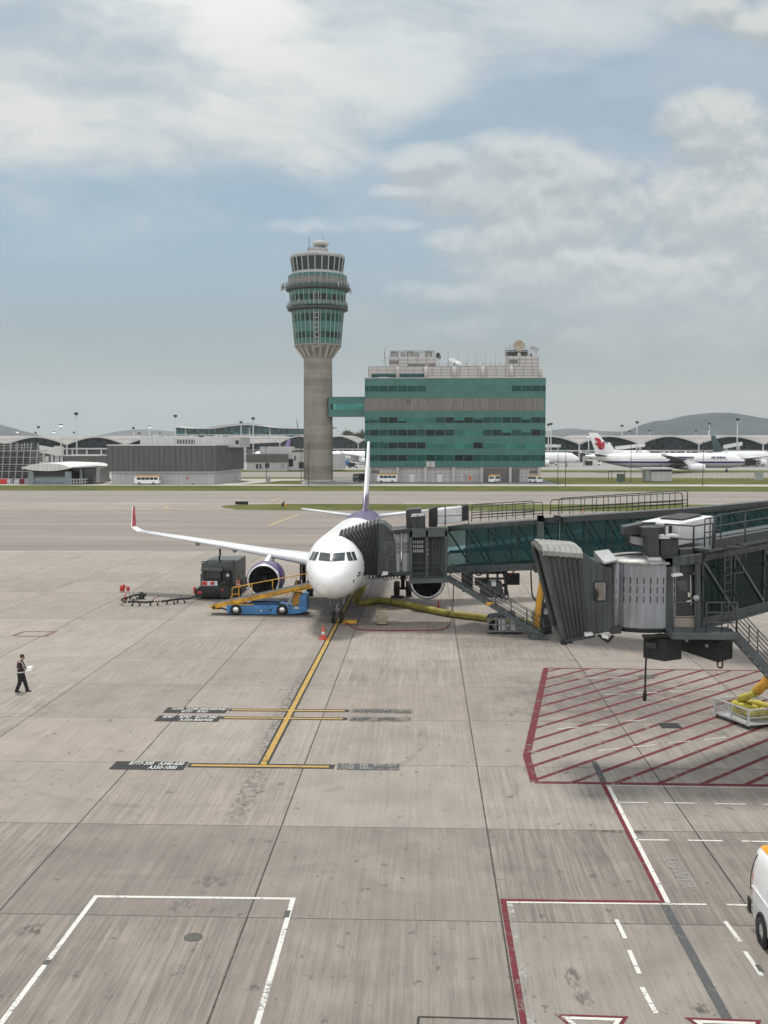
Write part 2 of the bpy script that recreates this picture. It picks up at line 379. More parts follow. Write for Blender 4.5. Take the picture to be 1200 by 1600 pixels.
        colr = t.mix(mk, colr, (.07, .066, .065))
    pa, pb = G(411, 1195), G(527, 973); dl = (pb - pa).normalized()
    lat = t.math('ADD', t.math('MULTIPLY', t.math('SUBTRACT', x, pa.x), dl.y), t.math('MULTIPLY', t.math('SUBTRACT', y, pa.y), -dl.x))
    for off_, wd, a_ in ((-.45, .35, .30), (.42, .3, .16), (-3.9, .5, .14), (3.7, .5, .14), (-9., .3, .10), (8.2, .35, .12)):
        r = t.math('ABSOLUTE', t.math('SUBTRACT', t.math('ADD', lat, t.math('MULTIPLY', t.math('SUBTRACT', nn, .5), .5)), off_))
        mk = t.math('MULTIPLY', t.math('MULTIPLY', t.step(r, wd * .3, wd * 1.3, 1., 0.), t.step(nf, .38, .62, .3, 1.)), t.math('MULTIPLY', t.step(y, 33., 41., 0., 1.), a_))
        colr = t.mix(mk, colr, (.06, .057, .055))
    jm = t.math('MAXIMUM', t.math('MULTIPLY', jx, .95), t.math('MULTIPLY', jy, .85))
    colr = t.mix(t.math('MULTIPLY', jm, .93), colr, (.022, .02, .02))
    t.link(colr, b.inputs['Base Color']); t.link(t.step(mid, .3, .7, .62, .85), b.inputs['Roughness'])
    b.inputs['Specular IOR Level'].default_value = .3
    bn = t.new('ShaderNodeBump'); bn.inputs['Strength'].default_value = .25; bn.inputs['Distance'].default_value = .01
    t.link(t.math('SUBTRACT', grain, jm), bn.inputs['Height']); t.link(bn.outputs[0], b.inputs['Normal'])
    return m
def sheet(name, mat, pts, z, kind='structure'):
    o = MB().face([(p[0], p[1], z) for p in pts]).build(name, mat, at=(0, 0, 0)); return struct(o, kind)
def rect(x0, x1, y0, y1): return [(x0, y0), (x1, y0), (x1, y1), (x0, y1)]
sheet('ground', concrete(), rect(-9000, 9000, -60, 9000), 0.)
def asphalt(name, col, ysc=1., pink=0.):
    m, t, b = newmat(name); o = t.obj(); x, y, z = t.sep(o)
    a = t.noise(t.comb(t.math('MULTIPLY', x, .035), t.math('MULTIPLY', y, .55 * ysc), 0.), 1., 6, .65)
    c = t.noise(t.comb(t.math('MULTIPLY', x, .012), t.math('MULTIPLY', y, .16 * ysc), 0.), 1., 4, .6); f = t.noise(o, 6, 4, .7)
    k = t.math('ADD', t.math('MULTIPLY', a, .5), t.math('ADD', t.math('MULTIPLY', c, .3), t.math('MULTIPLY', f, .2)))
    t.link(t.mix(t.step(k, .32, .68), tuple(q * .66 for q in col), tuple(q * 1.22 for q in col)), b.inputs['Base Color'])
    b.inputs['Roughness'].default_value = .8; b.inputs['Specular IOR Level'].default_value = .3
    return m
M_lane = asphalt('taxilane_surface', (.212, .184, .166)); M_taxi = asphalt('taxiway_surface', (.225, .20, .182), .7)
M_far = asphalt('far_apron_surface', (.25, .24, .23), .3); M_pave = pm('service_road_surface', (.17, .17, .17), .85, var=.2, scale=.1)
M_conc2 = pm('pale_concrete', (.38, .36, .33), .85, var=.15, scale=.3)
def grassm():
    m, t, b = newmat('mown_grass'); o = t.obj(); x, y, z = t.sep(o)
    a = t.noise(o, .05, 5, .65); c = t.noise(t.comb(t.math('MULTIPLY', x, .3), t.math('MULTIPLY', y, 1.4), 0.), 1., 5, .7); e = t.noise(o, .4, 4, .7)
    k = t.math('ADD', t.math('MULTIPLY', a, .4), t.math('ADD', t.math('MULTIPLY', c, .35), t.math('MULTIPLY', e, .25)))
    col = t.mix(t.step(k, .34, .66), (.040, .056, .012), (.125, .128, .04))
    col = t.mix(t.step(a, .55, .75, 0., .5), col, (.15, .135, .055))
    t.link(col, b.inputs['Base Color']); b.inputs['Roughness'].default_value = .95; b.inputs['Specular IOR Level'].default_value = .1
    return m
M_grass = grassm(); XL = 900
sheet('taxilane', M_lane, rect(-XL, XL, yv(862), yv(797.3)), .006)
sheet('taxiway', M_taxi, rect(-XL, XL, yv(785.3), yv(767.6)), .006)
isl = [G(345, 791.5), G(352, 794), G(372, 796.4), G(440, 797.4)]; xr = 700
isl2 = [G(440, 787.2), G(380, 788.4), G(352, 789.8)]
sheet('lawn', M_grass, [(p.x, p.y) for p in isl] + [(xr, isl[-1].y), (xr, yv(786.)), ] + [(p.x, p.y) for p in isl2], .012)
sheet('lawn', M_grass, rect(-XL, XL, yv(767.4), yv(759.3)), .012)
sheet('service_road', M_conc2, rect(-XL, XL, yv(759.2), yv(757)), .012)
sheet('service_road', M_pave, rect(G(475, 755).x, G(866, 755).x, yv(756.9), yv(746.5)), .010)
sheet('service_road', M_conc2, rect(G(-150, 755).x, G(474, 755).x, yv(756.9), yv(749.)), .010)
sheet('lawn', M_grass, [(G(866, 755).x, yv(756.)), (XL, yv(756.)), (XL, yv(748.2)), (G(868, 755).x, yv(748.2))], .014)
q = [G(372, 757.2), G(420, 756.6), G(470, 756.6), G(474, 751), G(440, 751.2), G(405, 754.6)]
sheet('lawn', M_grass, [(p.x, p.y) for p in q], .018)
sheet('lawn', M_grass, rect(-XL, XL, yv(748.1), yv(745.9)), .008)
sheet('taxiway', M_taxi, rect(-1500, 1500, yv(745.8), yv(737.8)), .006)
sheet('lawn', M_grass, rect(-1500, 1500, yv(737.7), yv(734.4)), .012)
sheet('far_apron', M_far, rect(-1500, 1500, yv(734.3), 1500), .006)
# hills
def hill(name, prof, Y, depth, mat):
    rings = []
    for f, hk in ((0., 0.), (.2, .45), (.42, .8), (.6, 1.), (.8, .7), (1., 0.)):
        ring = []
        for i, (u, v) in enumerate(prof):
            p = W(u, v, Y); hgt = max(p.z, 0.) * hk
            jit = (sin(i * 2.3 + f * 9) * .05 + sin(i * .9 + f * 4) * .07) * hgt * (0 if hk == 1. else 1)
            k = 1. if hk >= 1 else 1.
            ring.append((p.x, Y + (f - .6) * depth, max(-2., hgt + jit) if hk else -3.))
        rings.append(ring)
    o = MB().loft(rings, 0, True, False).build(name, mat, at=(0, 0, 0)); return struct(o)
def hillm():
    m, t, b = newmat('wooded_hillside'); o = t.obj()
    n = t.noise(o, .004, 7, .62)
    t.link(t.mix(t.step(n, .35, .65), (.014, .030, .042), (.036, .054, .064)), b.inputs['Base Color']); b.inputs['Roughness'].default_value = 1.; b.inputs['Specular IOR Level'].default_value = 0.
    return m
M_hill = hillm()
def dens(pr, n=4):
    r = crom([i / n for i in range((len(pr) - 1) * n + 1)], [(i, a, b) for i, (a, b) in enumerate(pr)])
    return [(a, b + R.uniform(-.35, .35)) for a, b in r]
hill('hills', dens([(930, 694), (965, 679), (985, 671), (1005, 663), (1026, 657.5), (1045, 656), (1060, 652), (1078, 648.5), (1100, 646), (1122, 644.5), (1140, 645), (1158, 647.5), (1180, 651.5), (1210, 656), (1260, 664), (1330, 680), (1400, 694)]), 5200, 1600, M_hill)
hill('hills', dens([(780, 694), (840, 677), (870, 671), (890, 669.5), (915, 671), (950, 674), (990, 672), (1030, 661), (1060, 666), (1100, 680), (1140, 694)]), 7000, 1200, M_hill)
hill('hills', dens([(-220, 690), (-150, 668), (-80, 655), (-30, 658), (0, 663.5), (14, 667.5), (28, 672), (45, 677), (70, 685), (110, 694)]), 6200, 1400, M_hill)
hill('hills', dens([(60, 694), (140, 682), (210, 671), (280, 674), (350, 664), (400, 662), (450, 674), (540, 683), (600, 694)]), 8200, 900, M_hill)
# ------------------------------------------------------------------ airliners
def foil_ring(le, chord, tk, up, aft=V((0, 1, 0)), n=9):
    cs = [(1 - cos(pi * i / (n - 1))) / 2 for i in range(n)]
    th = lambda c: tk * chord * 5 * (.2969 * sqrt(c) - .126 * c - .3516 * c * c + .2843 * c ** 3 - .1015 * c ** 4) * 1.0
    up = V(up).normalized(); le = V(le)
    return [le + aft * (chord * c) + up * (th(c) * 1.15) for c in reversed(cs)] + [le + aft * (chord * c) - up * (th(c) * .85) for c in cs[1:-1]]
def wing_mesh(secs, mi=0):
    b = MB(); b.loft([foil_ring(*q) for q in secs], mi); return b
FUS = [(0., 3.30, 3.34, .02), (.06, 3.07, 3.55, .26), (.2, 2.86, 3.74, .46), (.45, 2.62, 3.98, .72), (.9, 2.37, 4.30, 1.02), (1.4, 2.19, 4.63, 1.27), (2.0, 2.03, 5.02, 1.50), (2.6, 1.93, 5.38, 1.66),
       (3.3, 1.84, 5.64, 1.79), (4.2, 1.78, 5.80, 1.90), (5.4, 1.74, 5.87, 1.96), (7., 1.73, 5.88, 1.975), (15., 1.73, 5.88, 1.975), (24., 1.74, 5.88, 1.975), (26.5, 1.95, 5.88, 1.95), (29., 2.45, 5.85, 1.80), (31.5, 3.08, 5.78, 1.50),
       (34., 3.80, 5.62, 1.02), (36., 4.42, 5.40, .58), (37.2, 4.78, 5.22, .30), (37.57, 4.90, 5.10, .10)]
def fuselage(k_len=1., k_r=1., y0=-5.07, dz=0., n=40, fine=True):
    L = 37.57; xs = [0, .02, .06, .12, .2, .32, .45, .65, .9, 1.15, 1.4, 1.7, 2., 2.3, 2.6, 2.95, 3.3, 3.75, 4.2, 4.8, 5.4, 6.2, 7., 9, 12, 15, 18, 21, 24, 25.2, 26.5, 27.8, 29, 30.3, 31.5, 32.8, 34, 35., 36, 36.6, 37.2, 37.57]
    rings = []
    for s_, (zb, zt, hw) in zip(xs, crom(xs, FUS)):
        # the nose and tail keep their length, the barrel stretches
        yy = s_ * k_r if s_ < 7 else (7 * k_r + (s_ - 7) / (24 - 7) * (L * k_len - (7 + 13.57) * k_r) if s_ < 24 else L * k_len - (L - s_) * k_r)
        zc = (zb + zt) / 2; hh = (zt - zb) / 2; hw = max(hw, .01)
        rings.append([V((hw * k_r * cos(2 * pi * j / n), y0 + yy, dz + (zc - 1.73) * k_r + 1.73 + hh * k_r * sin(2 * pi * j / n))) for j in range(n)])
    return MB().loft(rings)
def wheel(parent, c, r, wd, ax=(1, 0, 0)):
    c = V(c); ax = V(ax)
    w_ = MB().lathe([(r * .55, -wd / 2), (r * .9, -wd / 2), (r, -wd * .32), (r, wd * .32), (r * .9, wd / 2), (r * .55, wd / 2)], c, ax, 24).build('wheel', M_rubber, parent, world=False)
    MB().lathe([(.02, -wd * .40), (r * .3, -wd * .42), (r * .56, -wd * .36), (r * .56, wd * .36), (r * .3, wd * .42), (.02, wd * .40)], c, ax, 16).build('rim', M_grey, w_, world=False)
    return w_
def livery(name, body, tailcol=None, yb=1e9, slope=0., stripe=None, belly=None):
    """white paint with large painted areas: tail colour aft of a slanted line, a stripe and a belly colour below given heights"""
    m, t, b = newmat(name); o = t.obj(); x, y, z = t.sep(o)
    n = t.noise(o, .7, 4, .6); col = t.mix(t.step(n, .3, .7), tuple(c * .95 for c in body), tuple(min(1, c * 1.03) for c in body))
    col = t.mix(t.step(t.noise(t.vmath('MULTIPLY', o, (3., .5, 3.)), 1., 4, .6), .55, .8, 0., .16), col, tuple(c * .7 for c in body))
    # panel seams
    sm = t.math('MULTIPLY', t.math('ABSOLUTE', t.math('SUBTRACT', t.math('FRACT', t.math('DIVIDE', y, 2.13)), .5)), 2.13)
    col = t.mix(t.step(sm, .008, .022, .28, 0.), col, tuple(c * .45 for c in body))
    if belly: col = t.mix(t.step(z, belly[0], belly[0] + .02, 1., 0.), col, belly[1])
    if stripe:
        for z0, z1, sc in stripe: col = t.mix(t.math('MULTIPLY', t.step(z, z0, z0 + .02), t.step(z, z1 - .02, z1, 1., 0.)), col, sc)
    if tailcol:
        f = t.math('SUBTRACT', t.math('ADD', y, t.math('MULTIPLY', z, slope)), yb)
        f = t.math('ADD', f, t.math('MULTIPLY', t.math('SINE', t.math('MULTIPLY', z, 1.1)), .9))
        col = t.mix(t.step(f, 0., .05), col, tailcol)
    t.link(col, b.inputs['Base Color']); b.inputs['Roughness'].default_value = .28; b.inputs['Coat Weight'].default_value = .3; b.inputs['Coat Roughness'].default_value = .12
    return m
PURPLE = (.085, .05, .16)
M_hx = livery('airliner_white_purple', (.87, .88, .89), PURPLE, 19.2, .8)
M_purple = pm('purple_paint', PURPLE, .3, var=.15, scale=.8, coat=.3)
M_purple2 = pm('violet_paint', (.22, .15, .33), .3, var=.15, scale=.8, coat=.3)
M_wing = pm('wing_paint', (.60, .62, .64), .35, var=.08, scale=.5, streak=.3)
M_inlet = pm('inlet_lining', (.03, .03, .033), .6, var=.2, scale=3)
M_fan = pm('fan_blade_metal', (.10, .10, .11), .35, .7, var=.25, scale=3)
M_wred = pm('winglet_red', (.42, .025, .05), .35, var=.1, scale=1.5)
def build_engine(root, x, y, z, r, L, cowl, lip=M_alu, detail=True, pylon_to=None):
    """nacelle along y; the thing it is a part of is root"""
    o = V((x, y, z)); ax = V((0, 1, 0))
    e = MB().lathe([(r * .90, .16), (r * .965, .42), (r, 1.1 * L / 4.5), (r * .985, L * .5), (r * .86, L * .8), (r * .74, L), (r * .70, L), (r * .55, L * .75)], o, ax, 40).build('engine_cowl', cowl, root, world=False)
    MB().lathe([(r * .80, .45), (r * .775, .2), (r * .79, .06), (r * .83, .0), (r * .87, .03), (r * .905, .17)], o, ax, 40).build('inlet_lip', lip, e, world=False)
    MB().lathe([(r * .80, .44), (r * .82, .75), (r * .82, 1.15), (.02, 1.2)], o, ax, 32).build('inlet_duct', M_inlet, e, world=False)
    if detail:
        f = MB()
        for i in range(20):
            a = 2 * pi * i / 20; c, s_ = cos(a), sin(a); tx = V((-s_, 0, c)); rd = V((c, 0, s_))
            p = [o + rd * (r * .25) + tx * .06 + V((0, .78, 0)), o + rd * (r * .25) - tx * .06 + V((0, 1.02, 0)), o + rd * (r * .55) - tx * .18 + V((0, 1.06, 0)), o + rd * (r * .80) - tx * .24 + V((0, 1.02, 0)), o + rd * (r * .80) + tx * .02 + V((0, .86, 0)), o + rd * (r * .55) + tx * .05 + V((0, .8, 0))]
            f.face(p)
        f.build('fan', M_fan, e, world=False)
        MB().lathe([(.01, .42), (r * .10, .5), (r * .19, .66), (r * .26, .85)], o, ax, 20).build('spinner', M_blk2, e, world=False)
    MB().lathe([(r * .52, L * .82), (r * .46, L * 1.12), (r * .25, L * 1.22), (.03, L * 1.45)], o, ax, 24).build('exhaust_cone', M_grey, e, world=False)
    return e
def build_airliner(root, kl=1., kr=1., body=M_white, fin_m=M_white, wing_m=M_wing, cowl=M_white, half=17.0, fin=(28.6, 34.6, 34.0, 36.2, 5.75, 11.76), stab=6.22, wz=(2.75, 4.55), sharklet=True, er=1.31, el=3.6, ex=5.75, ey=5.45, ez=2.0, wy=6.3, detail=True, dz=0., wl_h=2.1, croot=7.1, gear=True, fin_thick=.095, sweep=.50, mg=12.64, mx=3.8):
    f = fuselage(kl, kr, -5.07 * kr, dz, 40 if detail else 24).build('fuselage', body, root, world=False)
    L = 37.57 * kl
    for sx in (-1, 1):
        secs = []
        zr, zt = wz; X0, XK, XT = 1.2 * kr, half * .38, half
        for x in (X0, 1.9 * kr, half * .2, XK, half * .55, half * .75, XT):
            q = x / half
            yle = wy + (x - 1.9 * kr) * sweep
            ch = croot + (x - X0) / (XK - X0) * (croot * .56 - croot) if x < XK else croot * .56 + (x - XK) / (XT - XK) * (croot * .23 - croot * .56)
            tk = .145 - .04 * q; z = zr + (zt - zr) * q ** .85
            secs.append((V((sx * x, yle, z)), ch, tk, V((0, 0, 1))))
        wm = wing_mesh(secs).build('wing', wing_m, root, world=False)
        if sharklet:
            le = secs[-1][0]; c0 = secs[-1][1]; wl = []
            for a, rad, kc in ((0, 0, 1.), (25, .25, .97), (50, .5, .9), (72, .85, .82), (82, 1.3, .74), (84, wl_h * .85, .52), (84, wl_h * 1.15, .36)):
                ar = radians(a)
                dxx = min(rad, .8) * (.92 if rad < .8 else 1) + max(0, rad - .8) * .10; dzz = (rad / .85) ** 1.6 * .35 if rad <= .85 else .35 + (rad - .85)
                wl.append((le + V((sx * dxx, (rad * .62), dzz)), c0 * kc, .10, V((-sx * sin(ar), 0, cos(ar)))))
            b = wing_mesh(wl); me_f = len(b.f)
            b.build('winglet', [M_white], wm, world=False)
            if detail:
                p = MB()      # red painted inner face, set a hair proud
                rows = []
                for q in wl[3:]:
                    rg = foil_ring(*q); up = q[3].normalized(); rows.append([v + up * .012 for v in rg[:8]])
                p.loft(rows, 0, True, False); p.build('red_panel', M_wred, wm, world=False)
        # flap track fairings
        for x in ((half * .36, half * .53, half * .72) if detail else (half * .4, half * .65)):
            q = x / half; yte = wy + (x - 1.9 * kr) * sweep + (croot * .56 if x > XK else croot * .6) * .55; z = zr + (zt - zr) * q ** .85 - .28
            MB().tube([(sx * x, yte - 1.2, z + .05), (sx * x, yte - .5, z - .08), (sx * x, yte + .6, z - .06), (sx * x, yte + 1.6, z + .08)], [.03, .17, .17, .03], 10).build('flap_fairing', wing_m, wm, world=False)
        st = [(V((sx * .3 * kr, L - 6.6 * kr - 5.07 * kr, 5.05 + dz + (kr - 1) * 3.2)), 3.6 * kr, .10, V((0, 0, 1))), (V((sx * stab, L - 2.95 * kr - 5.07 * kr, 5.05 + dz + (kr - 1) * 3.2 + stab * .09)), 1.4 * kr, .09, V((0, 0, 1)))]
        wing_mesh(st).build('stabilizer', wing_m, root, world=False)
        e = build_engine(root, sx * ex, ey, ez, er, el, cowl, detail=detail)
        zpy = zr + (zt - zr) * (ex / half) ** .85; yw = wy + (ex - 1.9 * kr) * sweep
        MB().hexa([(sx * ex - .16, ey + .9, ez + er * .93), (sx * ex + .16, ey + .9, ez + er * .93), (sx * ex + .22, ey + el, ez + er * .6), (sx * ex - .22, ey + el, ez + er * .6)],
                  [(sx * ex - .12, yw - .1, zpy + .05), (sx * ex + .12, yw - .1, zpy + .05), (sx * ex + .2, yw + 2., zpy), (sx * ex - .2, yw + 2., zpy)]).build('pylon', cowl if not detail else M_white, root, world=False, bevel=.05)
        if gear:
            g = MB()
            g.cyl((sx * mx, mg, .6), (sx * mx, mg, 2.6), .15 * kr).cyl((sx * mx, mg, 1.6), (sx * (mx - 1.3), mg + .1, 2.5), .07 * kr).cyl((sx * mx - .5 * kr, mg, .585 * kr), (sx * mx + .5 * kr, mg, .585 * kr), .1 * kr)
            if detail:
                g.cyl((sx * mx + .12, mg - .15, 1.0), (sx * mx + .12, mg - .45, 2.3), .04).box(sx * (mx + .22), sx * (mx + .26), mg - .5, mg + .45, 1.15, 2.5)
            go = g.build('main_gear', M_blk2 if detail else M_grey, root, world=False)
            for dxw in (-.46, .46):
                wheel(go, (sx * mx + dxw * kr, mg, .585 * kr), .585 * kr, .43 * kr)
            if kr > 1.3:
                for dxw in (-.46, .46): wheel(go, (sx * mx + dxw * kr, mg + 1.6, .585 * kr), .585 * kr, .43 * kr)
    # belly fairing
    rings = []
    for yy, a in ((wy - 3.4, .25), (wy - 2., .75), (wy, 1.), (wy + 5.5, 1.), (wy + 8, .7), (wy + 9.6, .2)):
        rings.append([V((2.08 * kr * (.6 + .4 * a) * cos(2 * pi * j / 24), yy, dz + 1.73 + .95 * kr + (.95 * kr + .42 * a) * (sin(2 * pi * j / 24) if sin(2 * pi * j / 24) < 0 else .6 * sin(2 * pi * j / 24)))) for j in range(24)])
    MB().loft(rings).build('belly_fairing', wing_m, root, world=False)
    a, b_, c, d_, z0, z1 = fin
    o = -5.07 * kr
    secs = [(V((0, a - 2.2 * kr + o, z0 + dz - .25)), (b_ - a) + 2.2 * kr, .03, V((1, 0, 0))), (V((0, a - .2 + o, z0 + dz + .35)), (b_ - a) + .1, fin_thick * .8, V((1, 0, 0))), (V((0, a + (c - a) * .5 + o, z0 + dz + (z1 - z0) * .52)), ((b_ - a) + (d_ - c)) / 2, fin_thick, V((1, 0, 0))), (V((0, c + o, z1 + dz - .1)), d_ - c, fin_thick, V((1, 0, 0))), (V((0, c + .3 + o, z1 + dz)), (d_ - c) - .5, fin_thick * .6, V((1, 0, 0)))]
    fo = wing_mesh(secs).build('tail_fin', fin_m, root, world=False)
    if gear:
        g = MB().cyl((0, 0, .4 * kr), (0, .05, 2.3 * kr), .11 * kr).cyl((-.26 * kr, 0, .39 * kr), (.26 * kr, 0, .39 * kr), .07 * kr).cyl((0, .05, 1.2 * kr), (0, -1.1 * kr, 2.1 * kr), .05 * kr)
        if detail:
            g.bar((.08, -.14, .75), (.08, -.14, 1.4), .06).box(-.16, .16, -.26, -.14, 1.05, 1.2).box(-.44, -.41, -.3, .9, 1.2, 1.85).box(.41, .44, -.3, .9, 1.2, 1.85)
        go = g.build('nose_gear', M_grey if detail else M_blk2, root, world=False)
        for dxw in (-.27, .27): wheel(go, (dxw * kr, 0, .39 * kr), .39 * kr, .23 * kr)
        if detail:
            for q in (-.12, .12): MB().sphere((q, -.3, 1.12), .075, 10).build('taxi_light', M_glassdk, go, world=False)
    return f, fo
# the airliner at the gate
PG = G(527, 973)
A = thing('airliner', 'white twin-engine airliner with purple tail parked nose-on at the gate', 'airplane', PG, -.017)
# purple fin with a white leading part: paint only
def finm():
    m, t, b = newmat('fin_purple_white'); o = t.obj(); x, y, z = t.sep(o)
    le = t.math('ADD', t.math('MULTIPLY', t.math('SUBTRACT', z, 5.9), .92), 23.35)
    f = t.math('SUBTRACT', t.math('SUBTRACT', y, le), t.math('ADD', .9, t.math('MULTIPLY', t.step(z, 6.0, 8.4), 1.2)))
    col = t.mix(t.step(f, -.1, 0.), (.8, .81, .84), PURPLE)
    col = t.mix(t.step(z, 6.9, 7.5, 1., 0.), col, PURPLE)
    t.link(col, b.inputs['Base Color']); b.inputs['Roughness'].default_value = .3; b.inputs['Coat Weight'].default_value = .3
    return m
fus, fin_o = build_airliner(A, body=M_hx, fin_m=finm(), cowl=M_purple, wing_m=M_wing, ez=2.0, fin=(28.9, 34.9, 34.2, 36.3, 5.75, 11.85), wz=(2.72, 4.72), half=16.9)
# engine strakes and violet band are part of the cowls
WMi = WM[A.name].inverted()
BV = BVHTree.FromPolygons([v.co.copy() for v in fus.data.vertices], [tuple(p.vertices) for p in fus.data.polygons])
def on_skin(u, v):
    o = WMi @ EYE; d = (WMi.to_3x3() @ ray(u, v)).normalized()
    h = BV.ray_cast(o, d)
    return (h[0], h[1]) if h[0] is not None else None
def skin_patch(px, off, n=5):
    """4 corner points on the photographed nose -> a small curved patch lying on the skin (local coordinates)"""
    rows = []
    for i in range(n):
        r = []
        for j in range(n):
            a, b = i / (n - 1), j / (n - 1)
            u = (px[0][0] * (1 - b) + px[1][0] * b) * (1 - a) + (px[3][0] * (1 - b) + px[2][0] * b) * a
            v = (px[0][1] * (1 - b) + px[1][1] * b) * (1 - a) + (px[3][1] * (1 - b) + px[2][1] * b) * a
            h = on_skin(u, v)
            if h is None: return None
            nn = h[1] if h[1].dot(V((h[0].x, -3, h[0].z - 3.8))) > 0 else -h[1]
            r.append(h[0] + nn * off)
        rows.append(r)
    return rows
zx = lambda a, b: (440 + a * .23333, 680 + b * .23333)
M_cock = pm('cockpit_glass', (.035, .05, .052), .06, var=.35, scale=2.2, spec=.8)
M_gask = pm('window_gasket', (.10, .10, .10), .6, var=.1)
WPX = [[(258, 785), (331, 791.5), (328, 847.5), (248, 838)], [(230, 781), (251, 783), (227, 839), (202, 837)], [(211, 779), (226, 781), (198, 837), (186, 834)]]
ax_u = 343.
for pxs in WPX:
    pp = [zx(*q) for q in pxs]
    cx = sum(p[0] for p in pp) / 4; cy = sum(p[1] for p in pp) / 4
    g = skin_patch([(cx + (p[0] - cx) * 1.03, cy + (p[1] - cy) * 1.05) for p in pp], .006); r = skin_patch(pp, .014)
    if g is None or r is None: print('patch miss', pxs); continue
    for sx in (1, -1):
        fl = lambda rows: [[V((p.x * sx, p.y, p.z)) for p in q] for q in rows]
        wn = MB().loft(fl(g), 0, True, False).build('cockpit_window', M_gask, A, world=False)
        MB().loft(fl(r), 0, True, False).build('pane', M_cock, wn, world=False)
# wipers, probes and small skin marks
b = MB()
for sx in (-1, 1):
    b.tube([(sx * .10, -3.42, 4.26), (sx * .5, -3.33, 4.33)], .012, 6)
b.build('wiper', M_blk2, A, world=False)
for pxs in ([(478, 968), (487, 966), (486, 984), (477, 985)], [(414, 1022), (421, 1022), (421, 1027), (414, 1027)], [(512, 918), (530, 912), (529, 925), (512, 932)], [(505, 938), (529, 930), (528, 940), (505, 950)], [(201, 950), (205, 952), (206, 962), (202, 960)], [(240, 995), (246, 996), (246, 1001), (240, 1000)]):
    r = skin_patch([zx(*q) for q in pxs], .006, 3)
    if r: MB().loft(r, 0, True, False).build('skin_marking', M_gask, A, world=False)
for v in (955, 1010):
    pts = [on_skin(*zx(u, v - ((u - 350) / 60.) ** 2 * (1.2 if v < 1000 else .9))) for u in range(250, 470, 20)]
    if all(pts): MB().tube([h[0] for h in pts], .008, 5).build('panel_seam', M_lg, A, world=False)
# cabin windows and doors along both sides
def side_pt(y, z, sx, off=.008):
    h = BV.ray_cast(V((sx * 6, y, z)), V((-sx, 0, 0))); return h[0] + h[1] * (off if h[1].x * sx > 0 else -off)
M_cabin = pm('cabin_window_glass', (.05, .06, .07), .1, var=.2)
for sx in (-1, 1):
    first = None
    for k in range(34):
        y = 2.4 + k * .533 * 1.02
        if y > 20.5: break
        ring = [side_pt(y + .12 * cos(2 * pi * j / 10), 4.25 + .17 * sin(2 * pi * j / 10), sx) for j in range(10)]
        MB().face(ring).build('cabin_window', M_cabin, A, world=False)
    for yd in (.2, 22.2):
        pts = [side_pt(yd + .42 * a, 3.4 + .93 + .93 * c, sx, .01) for a, c in ((-1, -1), (1, -1), (1, -.5), (1, 0), (1, .5), (1, 1), (-1, 1), (-1, .5), (-1, 0), (-1, -.5))]
        MB().tube(pts + [pts[0]], .012, 5).build('cabin_door', M_lg, A, world=False)
# ------------------------------------------------------------------ boarding bridges
class VPl:
    """a vertical plane through two ground-plan points; hit(u,v) gives the point seen there"""
    def __init__(self, p, q):
        self.p = V((p[0], p[1], 0)); d = V((q[0] - p[0], q[1] - p[1], 0)); self.d = d.normalized(); self.n = V((-self.d.y, self.d.x, 0))
        if self.n.y < 0: self.n = -self.n
    def hit(self, u, v, off=0.):
        r = ray(u, v); t_ = (self.p + self.n * off - EYE).dot(self.n) / r.dot(self.n); return EYE + r * t_
    def z(self, u, v): return self.hit(u, v).z
M_tglass = glassm('bridge_side_glass', (.03, .085, .09), .20, .04, .6)
M_tglass2 = glassm('bridge_dark_glass', (.008, .03, .028), .42, .05, .4)
M_inner = pm('bridge_interior_panel', (.34, .37, .37), .7, var=.15)
M_floor = pm('bridge_carpet', (.16, .19, .195), .9, var=.2)
M_rail = pm('handrail_paint', (.035, .043, .045), .5, var=.2, scale=3)
M_rib = pm('ribbed_curtain', (.225, .24, .255), .5, var=.2, scale=1.2, streak=.5)
M_bel = pm('bellows_fabric', (.075, .08, .08), .8, var=.25, scale=1.2, streak=.5, bump=.2)
M_belt = pm('bellows_lit_top', (.25, .25, .24), .7, var=.2, scale=1.2, bump=.2)  # bellows fabric again, the lit look of its top put into the colour
M_acw = pm('air_unit_casing', (.58, .59, .6), .45, var=.12, scale=1.)
M_beige = pm('beige_panel', (.30, .25, .21), .6, var=.1)
M_teal = pm('interior_handrail', (.10, .38, .46), .4, var=.1)
def railing(b, pts, h=1.05, step=1.0, rails=3, r=.025, up=V((0, 0, 1)), mi=0):
    pts = [V(p) for p in pts]
    for k in range(rails):
        z = up * (h * (k + 1) / rails); b.tube([p + z for p in pts], r, 6, mi)
    for p, q in zip(pts, pts[1:]):
        n = max(1, round((q - p).length / step))
        for i in range(n + 1): b.tube([p.lerp(q, i / n), p.lerp(q, i / n) + up * h], r, 6, mi)
    return b
